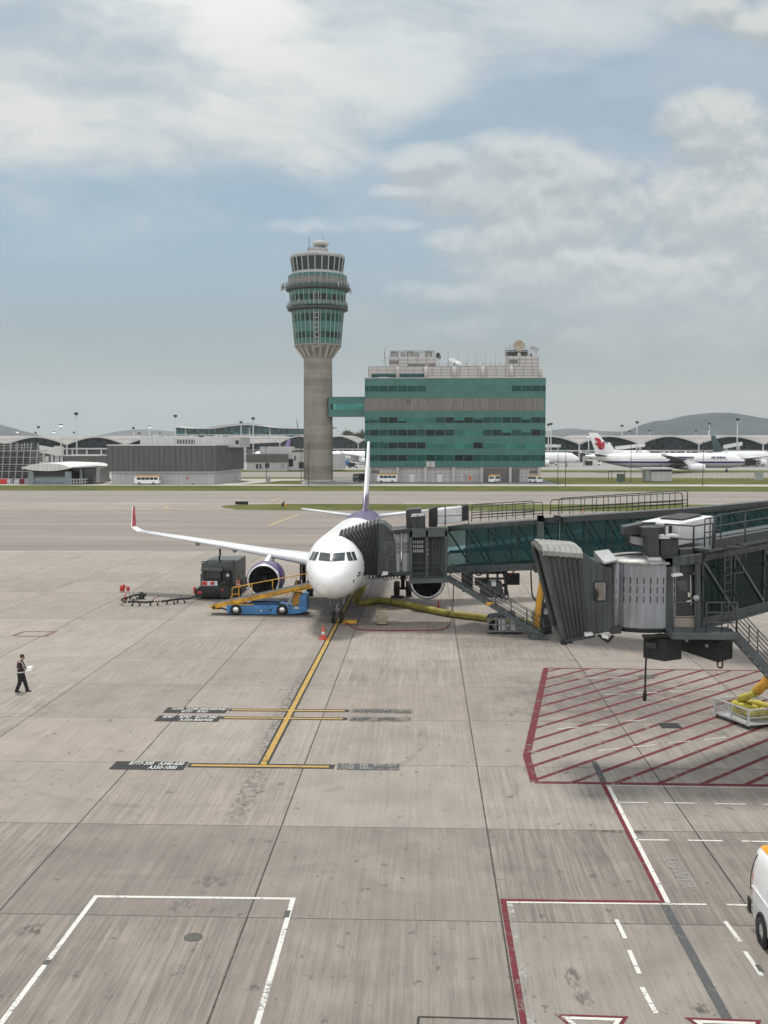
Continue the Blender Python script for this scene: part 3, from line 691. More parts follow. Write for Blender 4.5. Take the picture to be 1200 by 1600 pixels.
def tunnel(root, A_, B_, h0, h1, n, depth, npan, glass, brace=True, floor_t=.42, roof_t=.30, bo=.10):
    """A_,B_: near lower corners of the glazing; h0,h1 glazing heights; n: unit vector away from the viewer"""
    A_, B_ = V(A_), V(B_); zt = V((0, 0, 1)); d = (B_ - A_)
    T0, T1 = A_ + zt * h0, B_ + zt * h1
    fl = MB().hexa([A_ - zt * floor_t - n * .06, B_ - zt * floor_t - n * .06, B_ - zt * floor_t + n * (depth + .06), A_ - zt * floor_t + n * (depth + .06)],
                   [A_ - n * .06, B_ - n * .06, B_ + n * (depth + .06), A_ + n * (depth + .06)], 0)
    fl.hexa([A_ + n * .06 + zt * .004, B_ + n * .06 + zt * .004, B_ + n * (depth - .06) + zt * .004, A_ + n * (depth - .06) + zt * .004], [A_ + n * .06 + zt * .03, B_ + n * .06 + zt * .03, B_ + n * (depth - .06) + zt * .03, A_ + n * (depth - .06) + zt * .03], 1)
    fl.bar(A_ - zt * (floor_t - .05) - n * .10, B_ - zt * (floor_t - .05) - n * .10, .08, .10)
    fl.build('tunnel_floor', [M_green, M_floor], root)
    rf = MB().hexa([T0 - n * .08, T1 - n * .08, T1 + n * (depth + .08), T0 + n * (depth + .08)], [T0 + zt * roof_t - n * .08, T1 + zt * roof_t - n * .08, T1 + zt * roof_t + n * (depth + .08), T0 + zt * roof_t + n * (depth + .08)], 0)
    rf.hexa([T0 + n * .05 - zt * .03, T1 + n * .05 - zt * .03, T1 + n * (depth - .05) - zt * .03, T0 + n * (depth - .05) - zt * .03], [T0 + n * .05 - zt * .004, T1 + n * .05 - zt * .004, T1 + n * (depth - .05) - zt * .004, T0 + n * (depth - .05) - zt * .004], 1)
    rf.bar(T0 + zt * (roof_t * .5) - n * .12, T1 + zt * (roof_t * .5) - n * .12, .06, .12)
    rf.build('tunnel_roof', [M_green, M_inner], root)
    for s0 in (0, depth):
        o = n * s0
        MB().hexa([A_ + o - n * .015, B_ + o - n * .015, B_ + o + n * .015, A_ + o + n * .015], [T0 + o - n * .015, T1 + o - n * .015, T1 + o + n * .015, T0 + o + n * .015]).build('side_glazing', glass, root)
        for k in range(npan + 1):
            m = MB(); f = k / npan; p = A_.lerp(B_, f) + o; q = T0.lerp(T1, f) + o; w_ = .09 if k not in (0, npan) else .2
            sd = -1 if s0 == 0 else 1
            m.bar(p + n * (sd * .05), q + n * (sd * .05), w_ * .5, .07)
            for g in (.3, .72): m.cyl(p.lerp(q, g) + n * (sd * .10) - zt * .05, p.lerp(q, g) + n * (sd * .10) + zt * .05, .045, n=8)
            m.build('mullion', M_dk, root)
        if brace:
            m = MB()
            for k in range(npan):
                f0, f1 = k / npan, (k + 1) / npan
                m.bar(T0.lerp(T1, f0) + o + n * (bo if s0 == 0 else -.16), A_.lerp(B_, f1) + o + n * (bo if s0 == 0 else -.16), .05, .09)
            m.build('truss_brace', M_green2, root)
        MB().hexa(*[[A_ + o + n * sg[0] + zt * (h0 * a), B_ + o + n * sg[0] + zt * (h1 * a), B_ + o + n * sg[1] + zt * (h1 * a), A_ + o + n * sg[1] + zt * (h0 * a)] for a in (.36, .44) for sg in [((.24, .34) if s0 == 0 else (-.34, -.24))]]).build('handrail', M_teal, root)
def px_prism(pts, Y, depth, b=None, mi=0):
    b = b or MB(); return b.prism([W(u, v, Y) for u, v in pts], (0, depth, 0), mi)
def usec(nb, nt, Yn, Yf):
    """U-shaped bellows section from pixel positions of its near bottom and near top corners"""
    p, q = W(nb[0], nb[1], Yn), W(nt[0], nt[1], Yn); e = V((0, Yf - Yn, 0)); r = []
    for k in range(7): r.append(p.lerp(q, k / 6))
    r += [q + V((0, .14, .10)), q + e * .5 + V((0, 0, .14)), q + e - V((0, .14, -.10))]
    for k in range(7): r.append((q + e).lerp(p + e, k / 6))
    return r
def stairs(root, top, bot, wid, n, name='stairs'):
    """top/bot: near ends of the flight; wid: vector to the other side"""
    top, bot, wid = V(top), V(bot), V(wid); z = V((0, 0, 1)); b = MB()
    for o in (V((0, 0, 0)), wid): b.bar(top + o, bot + o, .07, .26)
    for k in range(1, n):
        p = top.lerp(bot, k / n); d = (bot - top); d.z = 0; d.normalize()
        b.hexa([p - d * .12 - z * .02, p + d * .12 - z * .02, p + d * .12 + wid - z * .02, p - d * .12 + wid - z * .02], [p - d * .12 + z * .02, p + d * .12 + z * .02, p + d * .12 + wid + z * .02, p - d * .12 + wid + z * .02], 1)
    st = b.build(name, [M_green2, M_lg], root)
    for o in (V((0, 0, 0)), wid):
        railing(MB(), [top + o, bot + o], 1.0, 1.15, 3, .022).build('stair_railing', M_rail, st)
    return st
def ladder(root, p, q, wv):
    p, q, wv = V(p), V(q), V(wv); b = MB(); n = int((q - p).length / .28)
    b.tube([p, q], .025, 6).tube([p + wv, q + wv], .025, 6)
    for k in range(n + 1): b.tube([p.lerp(q, k / n), p.lerp(q, k / n) + wv], .016, 6)
    return b.build('ladder', M_green2, root)
def rotunda(root, c, z0, z1, r=2.6):
    MB().lathe([(r * .95, z0), (r, z0 + .1), (r, z1), (r * .97, z1 + .15), (.05, z1 + .5)], (c.x, c.y, 0), (0, 0, 1), 40).build('rotunda', M_green, root)
    MB().lathe([(r * .95, z0), (.6, z0 - .05), (.6, .3), (1.1, .25), (1.1, 0)], (c.x, c.y, 0), (0, 0, 1), 28).build('rotunda_column', M_dk, root)
# ================= bridge docked at the airliner
def bridge_one():
    B = thing('boarding_bridge', 'grey green glass-sided boarding bridge docked against the white airliner', 'boarding bridge', (G(848, 991).x, 66.0, 0))
    Yc = 69.3
    # ---- pleated canopy wrapped on the fuselage
    rimA = [(569, 899), (566, 895), (563, 886), (559, 877), (555, 868), (549, 858), (540, 848), (528, 839)]
    def secA():
        out = []
        for (u, v), Y in zip(rimA, (68.9, 68.9, 68.9, 68.9, 68.9, 68.9, 69.0, 69.2)): out.append(W(u, v, Y))
        far = [p + V((0, 2.9, 0)) for p in out]
        return out + [out[-1] + V((0, .14, .12)), (out[-1] + far[-1]) / 2 + V((0, 0, .18)), far[-1] + V((0, -.14, .12))] + list(reversed(far))
    def secB():
        p, q = W(591, 899, Yc), W(590.5, 818, Yc); e = V((0, 2.9, 0))
        out = [p.lerp(q, k / 7) for k in range(8)]; far = [a + e for a in out]
        return out + [q + V((0, .14, .1)), q + e * .5 + V((0, 0, .12)), q + e + V((0, -.14, .1))] + list(reversed(far))
    a, b_ = secA(), secB(); rings = []; N = 11
    for k in range(2 * N + 1):
        f = k / (2 * N); g = f; bulge = .13 if k % 2 else -.09
        ring = []
        for i, (p, q) in enumerate(zip(a, b_)):
            r = p.lerp(q, g)
            r = r + (V((0, -bulge, 0)) if i < 8 else V((0, 0, bulge * .9)) if i < 11 else V((0, bulge, 0)))
            ring.append(r)
        rings.append(ring)
    bl = MB()
    bl.loft(rings, 0, False, False); bo = bl.build('canopy_bellows', M_bel, B)
    sd = bo.modifiers.new('thick', 'SOLIDIFY'); sd.thickness = .03
    tops = MB()
    for k in range(1, 2 * N, 2):
        r = rings[k]; tops.tube([r[7], r[8], r[9], r[10]], .035, 6)
    tops.build('canopy_rib', M_belt, B)
    MB().tube(rings[0], .06, 6).build('canopy_rim', M_blk2, B)
    # ---- cab
    c = MB(); px_prism([(590, 899), (590.5, 816.5), (599, 818), (612.5, 829.5), (621, 896)], Yc - .02, 2.95, c); cab = c.build('cab', M_green, B, bevel=.03)
    m = MB(); px_prism([(602, 866), (600.5, 850), (603, 846.5), (613, 846.5), (615, 850), (615, 866), (612, 868), (604, 868)], Yc - .05, .04, m); win = m.build('cab_window', M_gask, B)
    m = MB(); px_prism([(603, 865), (601.8, 851), (604, 848), (612.5, 848), (613.8, 851), (613.8, 865), (611.5, 866.8), (604.5, 866.8)], Yc - .065, .02, m); m.build('pane', M_cock, win)
    px_prism([(601, 871), (619, 874), (620, 876), (601, 873)], Yc - .045, .03).build('cab_trim', M_green2, B)
    px_prism([(590, 903), (640, 899), (640, 895), (590, 899)], Yc + .2, 2.4).build('cab_floor_beam', M_blk2, B)
    px_prism([(596, 899.5), (598, 893.5), (606, 893.5), (606, 898)], Yc - .35, .25).build('bumper_lamp', M_acw, B)
    h = MB()
    for i in range(12):
        u = 572 + i * 5.5; h.tube([W(u, 898, Yc + .3), W(u + 1, 903 + R.uniform(0, 4), Yc + .3), W(u + 4, 903 + R.uniform(-1, 3), Yc + .4), W(u + 5, 898, Yc + .4)], .03, 6)
    h.build('wiring_loop', M_black, B)
    # ---- curved curtain of the rotating cab
    for (u0, u1, v0, v1) in ((617, 626.5, 833.5, 894), (627.5, 641, 832.5, 893.5)):
        n = 12; pts_t = []; pts_b = []; m = MB(); rr = (XZ(u1, 860, Yc)[0] - XZ(u0, 860, Yc)[0]) / 2; cx = (XZ(u1, 860, Yc)[0] + XZ(u0, 860, Yc)[0]) / 2
        z1, z0 = XZ(u0, v0, Yc)[1], XZ(u0, v1, Yc)[1]
        m.lathe([(rr * .99, z0), (rr, z0 + .05), (rr, z1 - .05), (rr * .98, z1)], (cx, Yc + rr * .8, 0), (0, 0, 1), 20, 0, True, 0, 2 * pi, (True, True))
        cu = m.build('curved_curtain', M_rib, B)
        sl = MB()
        for k in range(3):
            for j in range(3 if u1 - u0 < 10 else 5):
                aa = -.75 + 1.5 * (j + .5) / (3 if u1 - u0 < 10 else 5); zz = z0 + (z1 - z0) * (.48 + .10 * k)
                sl.box(cx + rr * sin(aa) - .018, cx + rr * sin(aa) + .018, Yc + rr * .8 - rr * cos(aa) - .012, Yc + rr * .8 - rr * cos(aa) + .06, zz, zz + .19)
        sl.build('slot', M_blk2, cu)
    px_prism([(606, 835), (606, 829.5), (640, 826), (641, 832.5)], Yc - .15, 3.1).build('cab_roof', M_dk, B)
    px_prism([(618, 834), (618, 829), (632, 829), (632, 833)], Yc - .25, .5).build('roof_lamp', M_blk2, B)
    px_prism([(615, 899), (615, 894), (646, 893), (646, 898)], Yc - .1, 2.9).build('cab_base', M_dk, B)
    # ---- service frame between cab and tunnel
    fr = MB()
    Yf = 69.0
    px_prism([(641, 905), (641, 829), (698, 826), (698, 903)], Yf + .9, 2.2, fr)
    fr.build('service_housing', M_green, B)
    fr = MB()
    for u in (642.5, 667, 697): px_prism([(u - 1.6, 908), (u - 1.6, 829), (u + 1.6, 829), (u + 1.6, 908)], Yf, .14, fr)
    px_prism([(641, 840), (641, 826), (700, 824), (700, 838)], Yf, .9, fr)
    fr.build('service_frame', M_green2, B)
    lv = MB(); px_prism([(644.5, 892), (644.5, 842), (662, 842), (662, 892)], Yf + .78, .1, lv); lo = lv.build('louvre_door', M_blk2, B)
    lv = MB()
    for r_ in range(3):
        for c_ in range(6): px_prism([(645.6 + c_ * 2.8, 849 + r_ * 7), (645.6 + c_ * 2.8, 844.5 + r_ * 7), (647 + c_ * 2.8, 844.5 + r_ * 7), (647 + c_ * 2.8, 849 + r_ * 7)], Yf + .74, .03, lv)
    lv.build('daylight_slot', emit('slot_light', (.75, .77, .76), .5) if False else M_acw, lo)
    px_prism([(665, 892), (665, 843), (672, 843), (672, 892)], Yf + .75, .12).build('service_door', M_dk, B)
    for v in (858, 864.5): px_prism([(667, v + 2.4), (667, v), (669.4, v), (669.4, v + 2.4)], Yf + .70, .05).build('switch_plate', M_acw, B)
    ladder(B, W(676, 893, Yf + .4), W(676, 826, Yf + .4), V((.42, 0, 0)))
    # upper equipment
    px_prism([(635, 830), (634, 797.5), (643, 795.5), (658, 795), (658, 826)], Yf + .9, 1.9).build('equipment_cabinet', M_dk, B, bevel=.02)
    px_prism([(642, 826), (642, 808), (664, 806), (664, 826)], Yf + .2, .6).build('equipment_cabinet', M_green, B, bevel=.02)
    px_prism([(641.5, 808), (643.5, 804), (665, 803), (664.5, 806)], Yf + .1, .9).build('cabinet_lid', M_lg, B)
    px_prism([(670, 826), (670, 796), (683, 791.5), (683, 826)], Yf + 1.1, 1.2).build('equipment_cabinet', M_blk2, B, bevel=.02)
    px_prism([(684, 819), (684, 796.5), (722, 791.5), (722, 815)], Yf + 1., 1.9).build('air_conditioner', M_acw, B, bevel=.04)
    px_prism([(722.2, 814.5), (722.2, 792), (731.5, 789), (731.5, 813)], Yf + .98, 1.95).build('air_conditioner_grille', M_blk2, B)
    railing(MB(), [W(641.5, 826, Yf + .05), W(664, 825, Yf + .05)], .95, .5, 3, .022).build('top_railing', M_rail, B)
    railing(MB(), [W(683, 822, Yf), W(695, 821.5, Yf)], 1.25, .5, 2, .025).build('top_railing', M_rail, B)
    railing(MB(), [W(696.5, 821, Yf), W(732, 819, Yf)], 1.2, 1.5, 2, .025).build('top_railing', M_rail, B)
    # ---- tunnels
    pl = VPl((W(697, 860, 70.).x, 70.), (W(848, 860, 66.6).x, 66.6)); n = pl.n
    a0, t0 = pl.hit(699, 885.5), pl.hit(699, 829.5); a1, t1 = pl.hit(846, 879.5), pl.hit(846, 819.5)
    tunnel(B, a0, a1, t0.z - a0.z, t1.z - a1.z, n, 2.5, 4, M_tglass)
    o = -.16
    c0, c1 = pl.hit(846, 881.5, o), pl.hit(1073, 866, o); d0, d1 = pl.hit(846, 817.5, o), pl.hit(1073, 803, o)
    tunnel(B, c0, c1, d0.z - c0.z, d1.z - c1.z, n, 2.9, 6, M_tglass)
    e0, f0 = pl.hit(1073, 867.5, o - .14), pl.hit(1073, 803, o - .14); dd = (c1 - c0); e1 = e0 + dd * 1.0; h_ = f0.z - e0.z
    tunnel(B, e0, e1, h_, h_, n, 3.2, 6, M_tglass)
    rotunda(B, e1 + n * 1.6 + dd.normalized() * 2.2, e1.z - .5, e1.z + h_ + .4)
    px_prism([(840.5, 886), (840.5, 806), (850, 806), (850, 886)], 66.0, .35).build('tunnel_collar', M_green2, B)
    for u in (845, 871): px_prism([(u - 5, 815), (u - 5, 805.5), (u + 5, 805.5), (u + 5, 815)], 66.0 if u < 860 else 65.4, .4).build('cable_box', M_blk2, B)
    # roof walkway railings, rounded ends
    zt = V((0, 0, 1))
    def roof_rail(u0, v0, u1, v1, off, h, npost):
        p, q = pl.hit(u0, v0, off), pl.hit(u1, v1, off); d_ = (q - p).normalized(); b = MB()
        for k, hh in ((0, h), (1, h * .45), (2, h * .26)):
            pa = [p + zt * hh * .0, p + zt * (hh - .18), p + d_ * .06 + zt * (hh - .05), p + d_ * .18 + zt * hh, q - d_ * .18 + zt * hh, q - d_ * .06 + zt * (hh - .05), q + zt * (hh - .18), q] if k == 0 else [p + zt * hh, q + zt * hh]
            b.tube(pa, .03, 6)
        for k in range(1, npost): b.tube([p.lerp(q, k / npost), p.lerp(q, k / npost) + zt * h], .025, 6)
        return b.build('roof_railing', M_rail, B)
    roof_rail(737, 815.5, 848, 808.5, .1, .95, 8); roof_rail(737, 811, 834, 806, 1.6, .95, 6)
    roof_rail(873, 804, 1074, 793, -.1, .98, 11); roof_rail(860, 804, 1066, 794, .7, .9, 11)
    px_prism([(846, 812), (846, 804.5), (1073, 790.5), (1073, 799)], 0, 0).build if False else None
    p, q = pl.hit(850, 813.5, -.28), pl.hit(1074, 801, -.28)
    MB().bar(p, q, .10, .32).build('roof_kerb', M_dk, B)
    # ---- platform and stairs
    Yp = 67.9
    px_prism([(642, 912), (642, 905.5), (705, 903.5), (705, 910)], Yp, 1.6).build('landing', M_green2, B)
    railing(MB(), [W(703, 904, Yp + 1.5), W(703, 904, Yp + .05) + V((0, 0, 0)), ][::-1], 1.05, .8, 3, .022).build('landing_railing', M_rail, B) if False else None
    railing(MB(), [W(643, 905.5, Yp + .05), W(690, 904.5, Yp + .05)], 1.05, 1.3, 3, .022).build('landing_railing', M_rail, B)
    top = W(703, 907, Yp); bot = G(852, 1004); bot = V((bot.x, 64.6, .14))
    stairs(B, top, bot, (0.05, .95, 0), 15)
    px_prism([(826, 1003.5), (832, 992), (858, 998), (854, 1005.5)], 64.4, 1.2).build('stair_foot', M_green2, B, bevel=.02)
    q = top.lerp(bot, .44); MB().box(q.x - .25, q.x + .25, q.y - .07, q.y - .05, q.z - .06, q.z + .16).build('warning_plate', M_yel, B)
    # ---- drive column, bogie, machinery under the tunnel
    Yd = 66.6
    dc = MB()
    for dY in (-.1, 2.5): px_prism([(843, 975), (843, 812), (850, 812), (850, 975)], Yd + dY, .3, dc)
    px_prism([(836, 895), (836, 886), (870, 884), (870, 893)], Yd - .3, 3.2, dc); px_prism([(840, 980), (840, 972), (866, 972), (866, 980)], Yd - .2, 3.2, dc)
    dc.build('drive_column', M_dk, B)
    for dY in (-.35, 2.6):
        MB().lathe([(.25, -.2), (.55, -.2), (.6, -.12), (.6, .12), (.55, .2), (.25, .2)], (XZ(853, 980, Yd)[0], Yd + dY + .2, .6), (0, 1, 0), 24).build('wheel', M_rubber, B)
    mc = MB()
    for (u0, v0, u1, v1, y) in ((738, 893, 790, 897, 68.5), (742, 903, 800, 906, 68.4), (748, 913, 790, 917, 68.6), (760, 893, 764, 930, 68.4), (776, 893, 779, 925, 68.5), (788, 893, 793, 930, 68.2), (792, 896, 812, 914, 69.), (742, 906, 760, 915, 68.8)):
        px_prism([(u0, v1), (u0, v0), (u1, v0), (u1, v1)], y, .25, mc)
    mc.build('hoist_frame', M_blk2, B)
    px_prism([(752, 934), (752, 917), (764, 911), (785, 911), (785, 934)], 67.9, 1.4).build('power_unit', M_green, B, bevel=.03)
    px_prism([(768, 916), (768, 909), (775, 909), (775, 916)], 67.8, .3).build('power_unit_lamp', M_lg, B)
    px_prism([(722, 925), (722, 892), (739, 892), (739, 925)], 69.6, 1.4).build('power_unit', M_blk2, B, bevel=.03)
    for pts in ([(789, 893), (791, 915), (794, 930), (792, 936), (787, 933), (785, 920)], [(785, 893), (790, 910), (791, 925), (786, 934), (778, 930)], [(829.5, 886), (830, 910), (832, 930), (838, 938), (848, 934), (852, 920), (852, 905)], [(720, 890), (726, 897), (738, 894), (748, 899), (760, 892)]):
        MB().tube(spline([W(u, v, 67.9) for u, v in pts], 5), .05, 6).build('cable', M_black, B)
    MB().tube([W(794, 902, 68.0), W(809, 886, 67.4)], .045, 6).build('cable', pm('red_cable', (.22, .03, .03), .6), B)
    return B, pl
B1, PL1 = bridge_one()
# ================= bridge in the foreground, drawn back
def bridge_two():
    B = thing('boarding_bridge', 'nearer undocked grey boarding bridge with ribbed white rotating cab', 'boarding bridge', (G(1000, 1200).x, 40.0, 0))
    Y0, Y1 = 38.4, 41.4
    secs = []; N = 7
    for k in range(2 * N + 1):
        f = k / (2 * N); bl = .06 if k % 2 else -.06
        nb = (882 + (918 - 882) * f, 1003 + (992 - 1003) * f); nt = (846 + (909 - 846) * f ** .9, 862.5 + (867 - 862.5) * f)
        r = usec(nb, nt, Y0, Y1)
        secs.append([p + (V((0, -bl, 0)) if i < 7 else V((0, 0, bl)) if i < 10 else V((0, bl, 0))) for i, p in enumerate(r)])
    o = MB().loft(secs, 0, False, False).build('canopy_bellows', M_bel, B); o.modifiers.new('thick', 'SOLIDIFY').thickness = .03
    for k in range(1, 2 * N, 2):
        r = secs[k]; u = V((0, 0, .02))
        e_ = V((.115, 0, 0)); MB().loft([[a + u - e_, a + u * 3 - e_ * .6, a + u * 3 + e_ * .6, a + u + e_] for a in (r[6] - V((0, .05, .16)), r[6] - V((0, .07, 0)), r[7], r[8], r[9], r[10], r[10] - V((0, -.05, .2)))], 0, False, False).build('canopy_top_pleat', M_belt, B)
    MB().tube(secs[0], .10, 8).build('canopy_rim', M_bel, B)
    p = secs[0]
    MB().bar(p[0], p[-1], .22, .25).build('canopy_sill', M_bel, B)
    MB().hexa([W(884, 1004, Y0 - .1), W(930, 996, Y0 - .1), W(930, 996, Y0 + .3), W(884, 1004, Y0 + .3)], [W(884, 999, Y0 - .1), W(930, 991, Y0 - .1), W(930, 991, Y0 + .3), W(884, 999, Y0 + .3)]).build('bumper_beam', M_dk, B)
    px_prism([(914, 995), (914, 989.5), (927, 989.5), (927, 993)], Y0 - .35, .3).build('bumper_lamp', M_acw, B, bevel=.02)
    px_prism([(941, 997), (941, 991), (951, 994), (951, 999)], Y0 - .3, .25).build('bumper_lamp', M_acw, B, bevel=.02)
    for i in range(4): MB().tube(spline([W(878 + i * 5, 1000, Y0), W(877 + i * 5, 1004, Y0), W(880 + i * 5, 1003, Y0)], 3), .04, 6).build('cable', M_black, B)
    MB().tube(spline([W(935, 992, Y0), W(943, 998, Y0 - .1), (W(950, 1002, Y0 - .1)), W(958, 993, Y0)], 4), .05, 6).build('cable', M_black, B)
    # cab
    c = MB(); px_prism([(916, 993), (907, 864), (911, 863), (940, 884), (957, 887), (960, 986)], Y0 - .02, 3.05, c); c.build('cab', M_green, B, bevel=.03)
    d_ = MB(); px_prism([(926, 989), (924, 886), (951, 887), (956, 986)], Y0 - .05, .03, d_); d_.build('cab_door', M_green, B)
    m = MB(); px_prism([(928.3, 938), (927.5, 911), (930, 908.2), (946, 908), (948, 911), (948, 936), (945, 940), (931, 940)], Y0 - .09, .03, m); win = m.build('cab_window', M_black, B)
    m = MB(); px_prism([(930.2, 936.5), (929.4, 912), (931.5, 910), (944.8, 909.8), (946.3, 912), (946.3, 935.5), (944, 938), (932.5, 938)], Y0 - .105, .02, m); m.build('pane', pm('cab_pane', (.17, .155, .135), .1, var=.3, scale=2.5, spec=.7), win)
    m = MB(); m.sphere(W(931, 929, Y0 - .14), (.09, .04, .2), 10); m.build('mirror', M_black, B)
    px_prism([(928, 867), (953, 859.5), (965, 872), (965, 882), (944, 882)], Y0 - .15, .08).build if False else None
    rb = MB(); rb.hexa([W(944, 882, Y0 - .2), W(965, 877, Y0 - .2), W(953, 872, Y0 + 1.9), W(928, 877, Y0 + 1.9)], [W(944, 878.5, Y0 - .2), W(965, 873.5, Y0 - .2), W(951, 858, Y0 + 1.9), W(928, 861, Y0 + 1.9)]); rb.build('roof_box', M_trim, B, bevel=.02)
    # narrow roller and ribbed drum
    z0, z1 = XZ(1000, 985, Y0)[1], XZ(1000, 880, Y0)[1]
    rx = XZ(959.5, 930, Y0)[0]; ex_ = XZ(967, 930, Y0)[0]; rr = (ex_ - rx) / 2
    m = MB().lathe([(rr, z0 + .03), (rr, z1 - .02)], (rx + rr, Y0 + rr * .6, 0), (0, 0, 1), 16, 0, True, 0, 2 * pi, (True, True)); ro = m.build('curved_curtain', M_rib, B)
    sl = MB()
    for k in range(3): sl.box(rx + rr * .6, rx + rr * .9, Y0 - rr * .42, Y0, z0 + .95 + k * .34, z0 + 1.15 + k * .34)
    sl.build('slot', M_dk, ro)
    px_prism([(955, 991), (955, 980), (971, 979), (971, 990)], Y0 - .1, .8).build('roller_base', M_dk, B)
    cx, cy, rad = XZ(1002, 930, Y0 + 1.62)[0], Y0 + 1.62, 1.62
    prof = []; nseg = 132
    rings = []
    for zz in (z0 + .06, z1 - .06):
        rings.append([V((cx + (rad + (.022 if (j // 1) % 3 == 0 else 0.)) * cos(2 * pi * j / nseg), cy + (rad + (.022 if j % 3 == 0 else 0.)) * sin(2 * pi * j / nseg), zz)) for j in range(nseg)])
    dr = MB().loft(rings, 0, False, True); dro = dr.build('ribbed_drum', M_rib, B)
    for k in range(3):
        for j in range(-22, 23, 2):
            aa = -pi / 2 + j * 2 * pi / nseg * 1.5
            p = V((cx + (rad + .005) * cos(aa), cy + (rad + .005) * sin(aa), z0 + .98 + .33 * k)); tx = V((-sin(aa), cos(aa), 0)) * .017; nn = V((cos(aa), sin(aa), 0)) * .022
            MB().hexa([p - tx - nn, p + tx - nn, p + tx + nn, p - tx + nn], [q + V((0, 0, .23)) for q in (p - tx - nn, p + tx - nn, p + tx + nn, p - tx + nn)]).build('slot', M_black, dro)
    MB().lathe([(.05, z1 + .17), (rad * .6, z1 + .14), (rad * 1.02, z1 + .03), (rad * 1.04, z1 - .05), (rad * .98, z1 - .09)], (cx, cy, 0), (0, 0, 1), 48).build('drum_roof', pm('drum_roof_metal', (.27, .27, .265), .45, .2, var=.35, scale=1.2), B)
    MB().lathe([(rad * 1.02, z0 + .07), (rad * 1.03, z0 - .08), (rad * .9, z0 - .12), (.1, z0 - .12)], (cx, cy, 0), (0, 0, 1), 48).build('drum_base', M_blk2, B)
    MB().tube(spline([W(940, 873, Y0 + 1.2), W(965, 868, Y0 + 1.2), W(985, 866, Y0 + 1.), W(1004, 866, Y0 + 1.)], 4), .03, 6).build('cable', M_black, B)
    # service frame, door, panels
    Yf = 38.5
    f = MB(); px_prism([(1040, 990), (1040, 872), (1051, 872), (1052, 990)], Yf, .3, f); px_prism([(1040, 886), (1040, 872), (1097, 866), (1097, 880)], Yf, .3, f); px_prism([(1087, 986), (1086, 880), (1094, 880), (1096, 986)], Yf, .3, f)
    f.build('service_frame', M_green, B)
    f = MB(); px_prism([(1046, 990), (1046, 880), (1094, 876), (1094, 986)], Yf + .31, 2.6, f); f.build('service_housing', M_green, B)
    d_ = MB(); px_prism([(1053, 962), (1052, 898), (1081, 896), (1084, 960)], Yf + .22, .08, d_); do = d_.build('service_door', M_dk, B)
    px_prism([(1059, 925), (1058, 908), (1073, 907), (1074, 924)], Yf + .19, .03).build('pane', pm('service_door_pane', (.08, .085, .08), .12, var=.2), do)
    px_prism([(1079.5, 945), (1078.5, 896.5), (1079.6, 896.5), (1080.6, 945)], Yf + .19, .03).build('door_edge', M_alu, do)
    px_prism([(1075, 933), (1075, 926), (1078.6, 926), (1078.6, 933)], Yf + .18, .03).build('notice', pm('notice_cream', (.62, .58, .45), .6), do)
    px_prism([(1073, 941), (1073, 939), (1079, 938), (1079, 940)], Yf + .16, .05).build('handle', M_alu, do)
    px_prism([(1054, 983), (1053.5, 963.5), (1084, 962), (1086, 981)], Yf + .20, .06).build('lower_panel', M_beige, B)
    px_prism([(1051, 902), (1052, 898), (1066, 896), (1068, 899.5)], Yf - .3, .35).build('door_lamp', M_acw, B, bevel=.015)
    MB().lathe([(.10, -.02), (.11, .1), (.07, .14), (.01, .15)], W(1087, 934, Yf), (0, -1, 0), 14).build('alarm_bell', M_grey, B)
    MB().sphere(W(1084, 897, Yf), .09, 10).build('camera_housing', M_blk2, B)
    # tunnel going off to the right and away
    pl = VPl((W(1092, 900, 38.9).x, 38.9), (W(1200, 900, 41.9).x, 41.9)); n = pl.n
    a0, t0 = pl.hit(1095, 966), pl.hit(1095, 877); a1, t1 = pl.hit(1200, 938), pl.hit(1200, 856.5)
    k = 3.2; a1 = a0 + (a1 - a0) * k; t1 = t0 + (t1 - t0) * k
    tunnel(B, a0, a1, t0.z - a0.z, t1.z - a1.z, n, 2.6, 7, M_tglass2, True, .40, .34, -.05)
    o_ = pl.hit(1133, 900, 0); 
    z_ = V((0, 0, 1))
    def along(f, g, off): return a0.lerp(a1, f) + z_ * ((t0.z - a0.z) * g) + n * off
    for (f0, f1, g0, g1) in ((.09, .20, .36, .68), (.09, .205, .04, .34)):
        MB().hexa([along(f0, g0, .3), along(f1, g0, .3), along(f1, g0, .36), along(f0, g0, .36)], [along(f0, g1, .3), along(f1, g1, .3), along(f1, g1, .36), along(f0, g1, .36)]).build('interior_panel', pm('interior_grey', (.17, .18, .17), .7), B)
    M_lampg = emit('green_ceiling_lamp', (.25, .75, .35), .55)
    for f_, off in ((.30, 1.0), (.345, .8), (.42, 1.0), (.52, .9)):
        c = along(f_, .90, off); b = MB().lathe([(.02, .06), (.09, .05), (.12, .0), (.16, -.04), (.15, -.07), (.02, -.06)], c, (0, 0, 1), 14); b.build('ceiling_lamp', M_lampg if f_ != .345 else M_beige, B)
    rotunda(B, a1 + n * 1.3 + (a1 - a0).normalized() * 2.2, a1.z - .5, t1.z + .5)
    # roof walkway with railing
    w0, w1 = t0 + z_ * .36, t1 + z_ * .36
    MB().hexa([w0 - n * .35, w1 - n * .35, w1 + n * .5, w0 + n * .5], [w0 - n * .35 + z_ * .1, w1 - n * .35 + z_ * .1, w1 + n * .5 + z_ * .1, w0 + n * .5 + z_ * .1]).build('roof_walkway', M_green2, B)
    d = (w1 - w0).normalized(); s0 = w0 - d * .6 + z_ * .1
    railing(MB(), [w0 - n * .33 + d * .3 + z_ * .1, w1 - n * .33 + z_ * .1], 1.15, 2.1, 3, .03).build('roof_railing', M_rail, B)
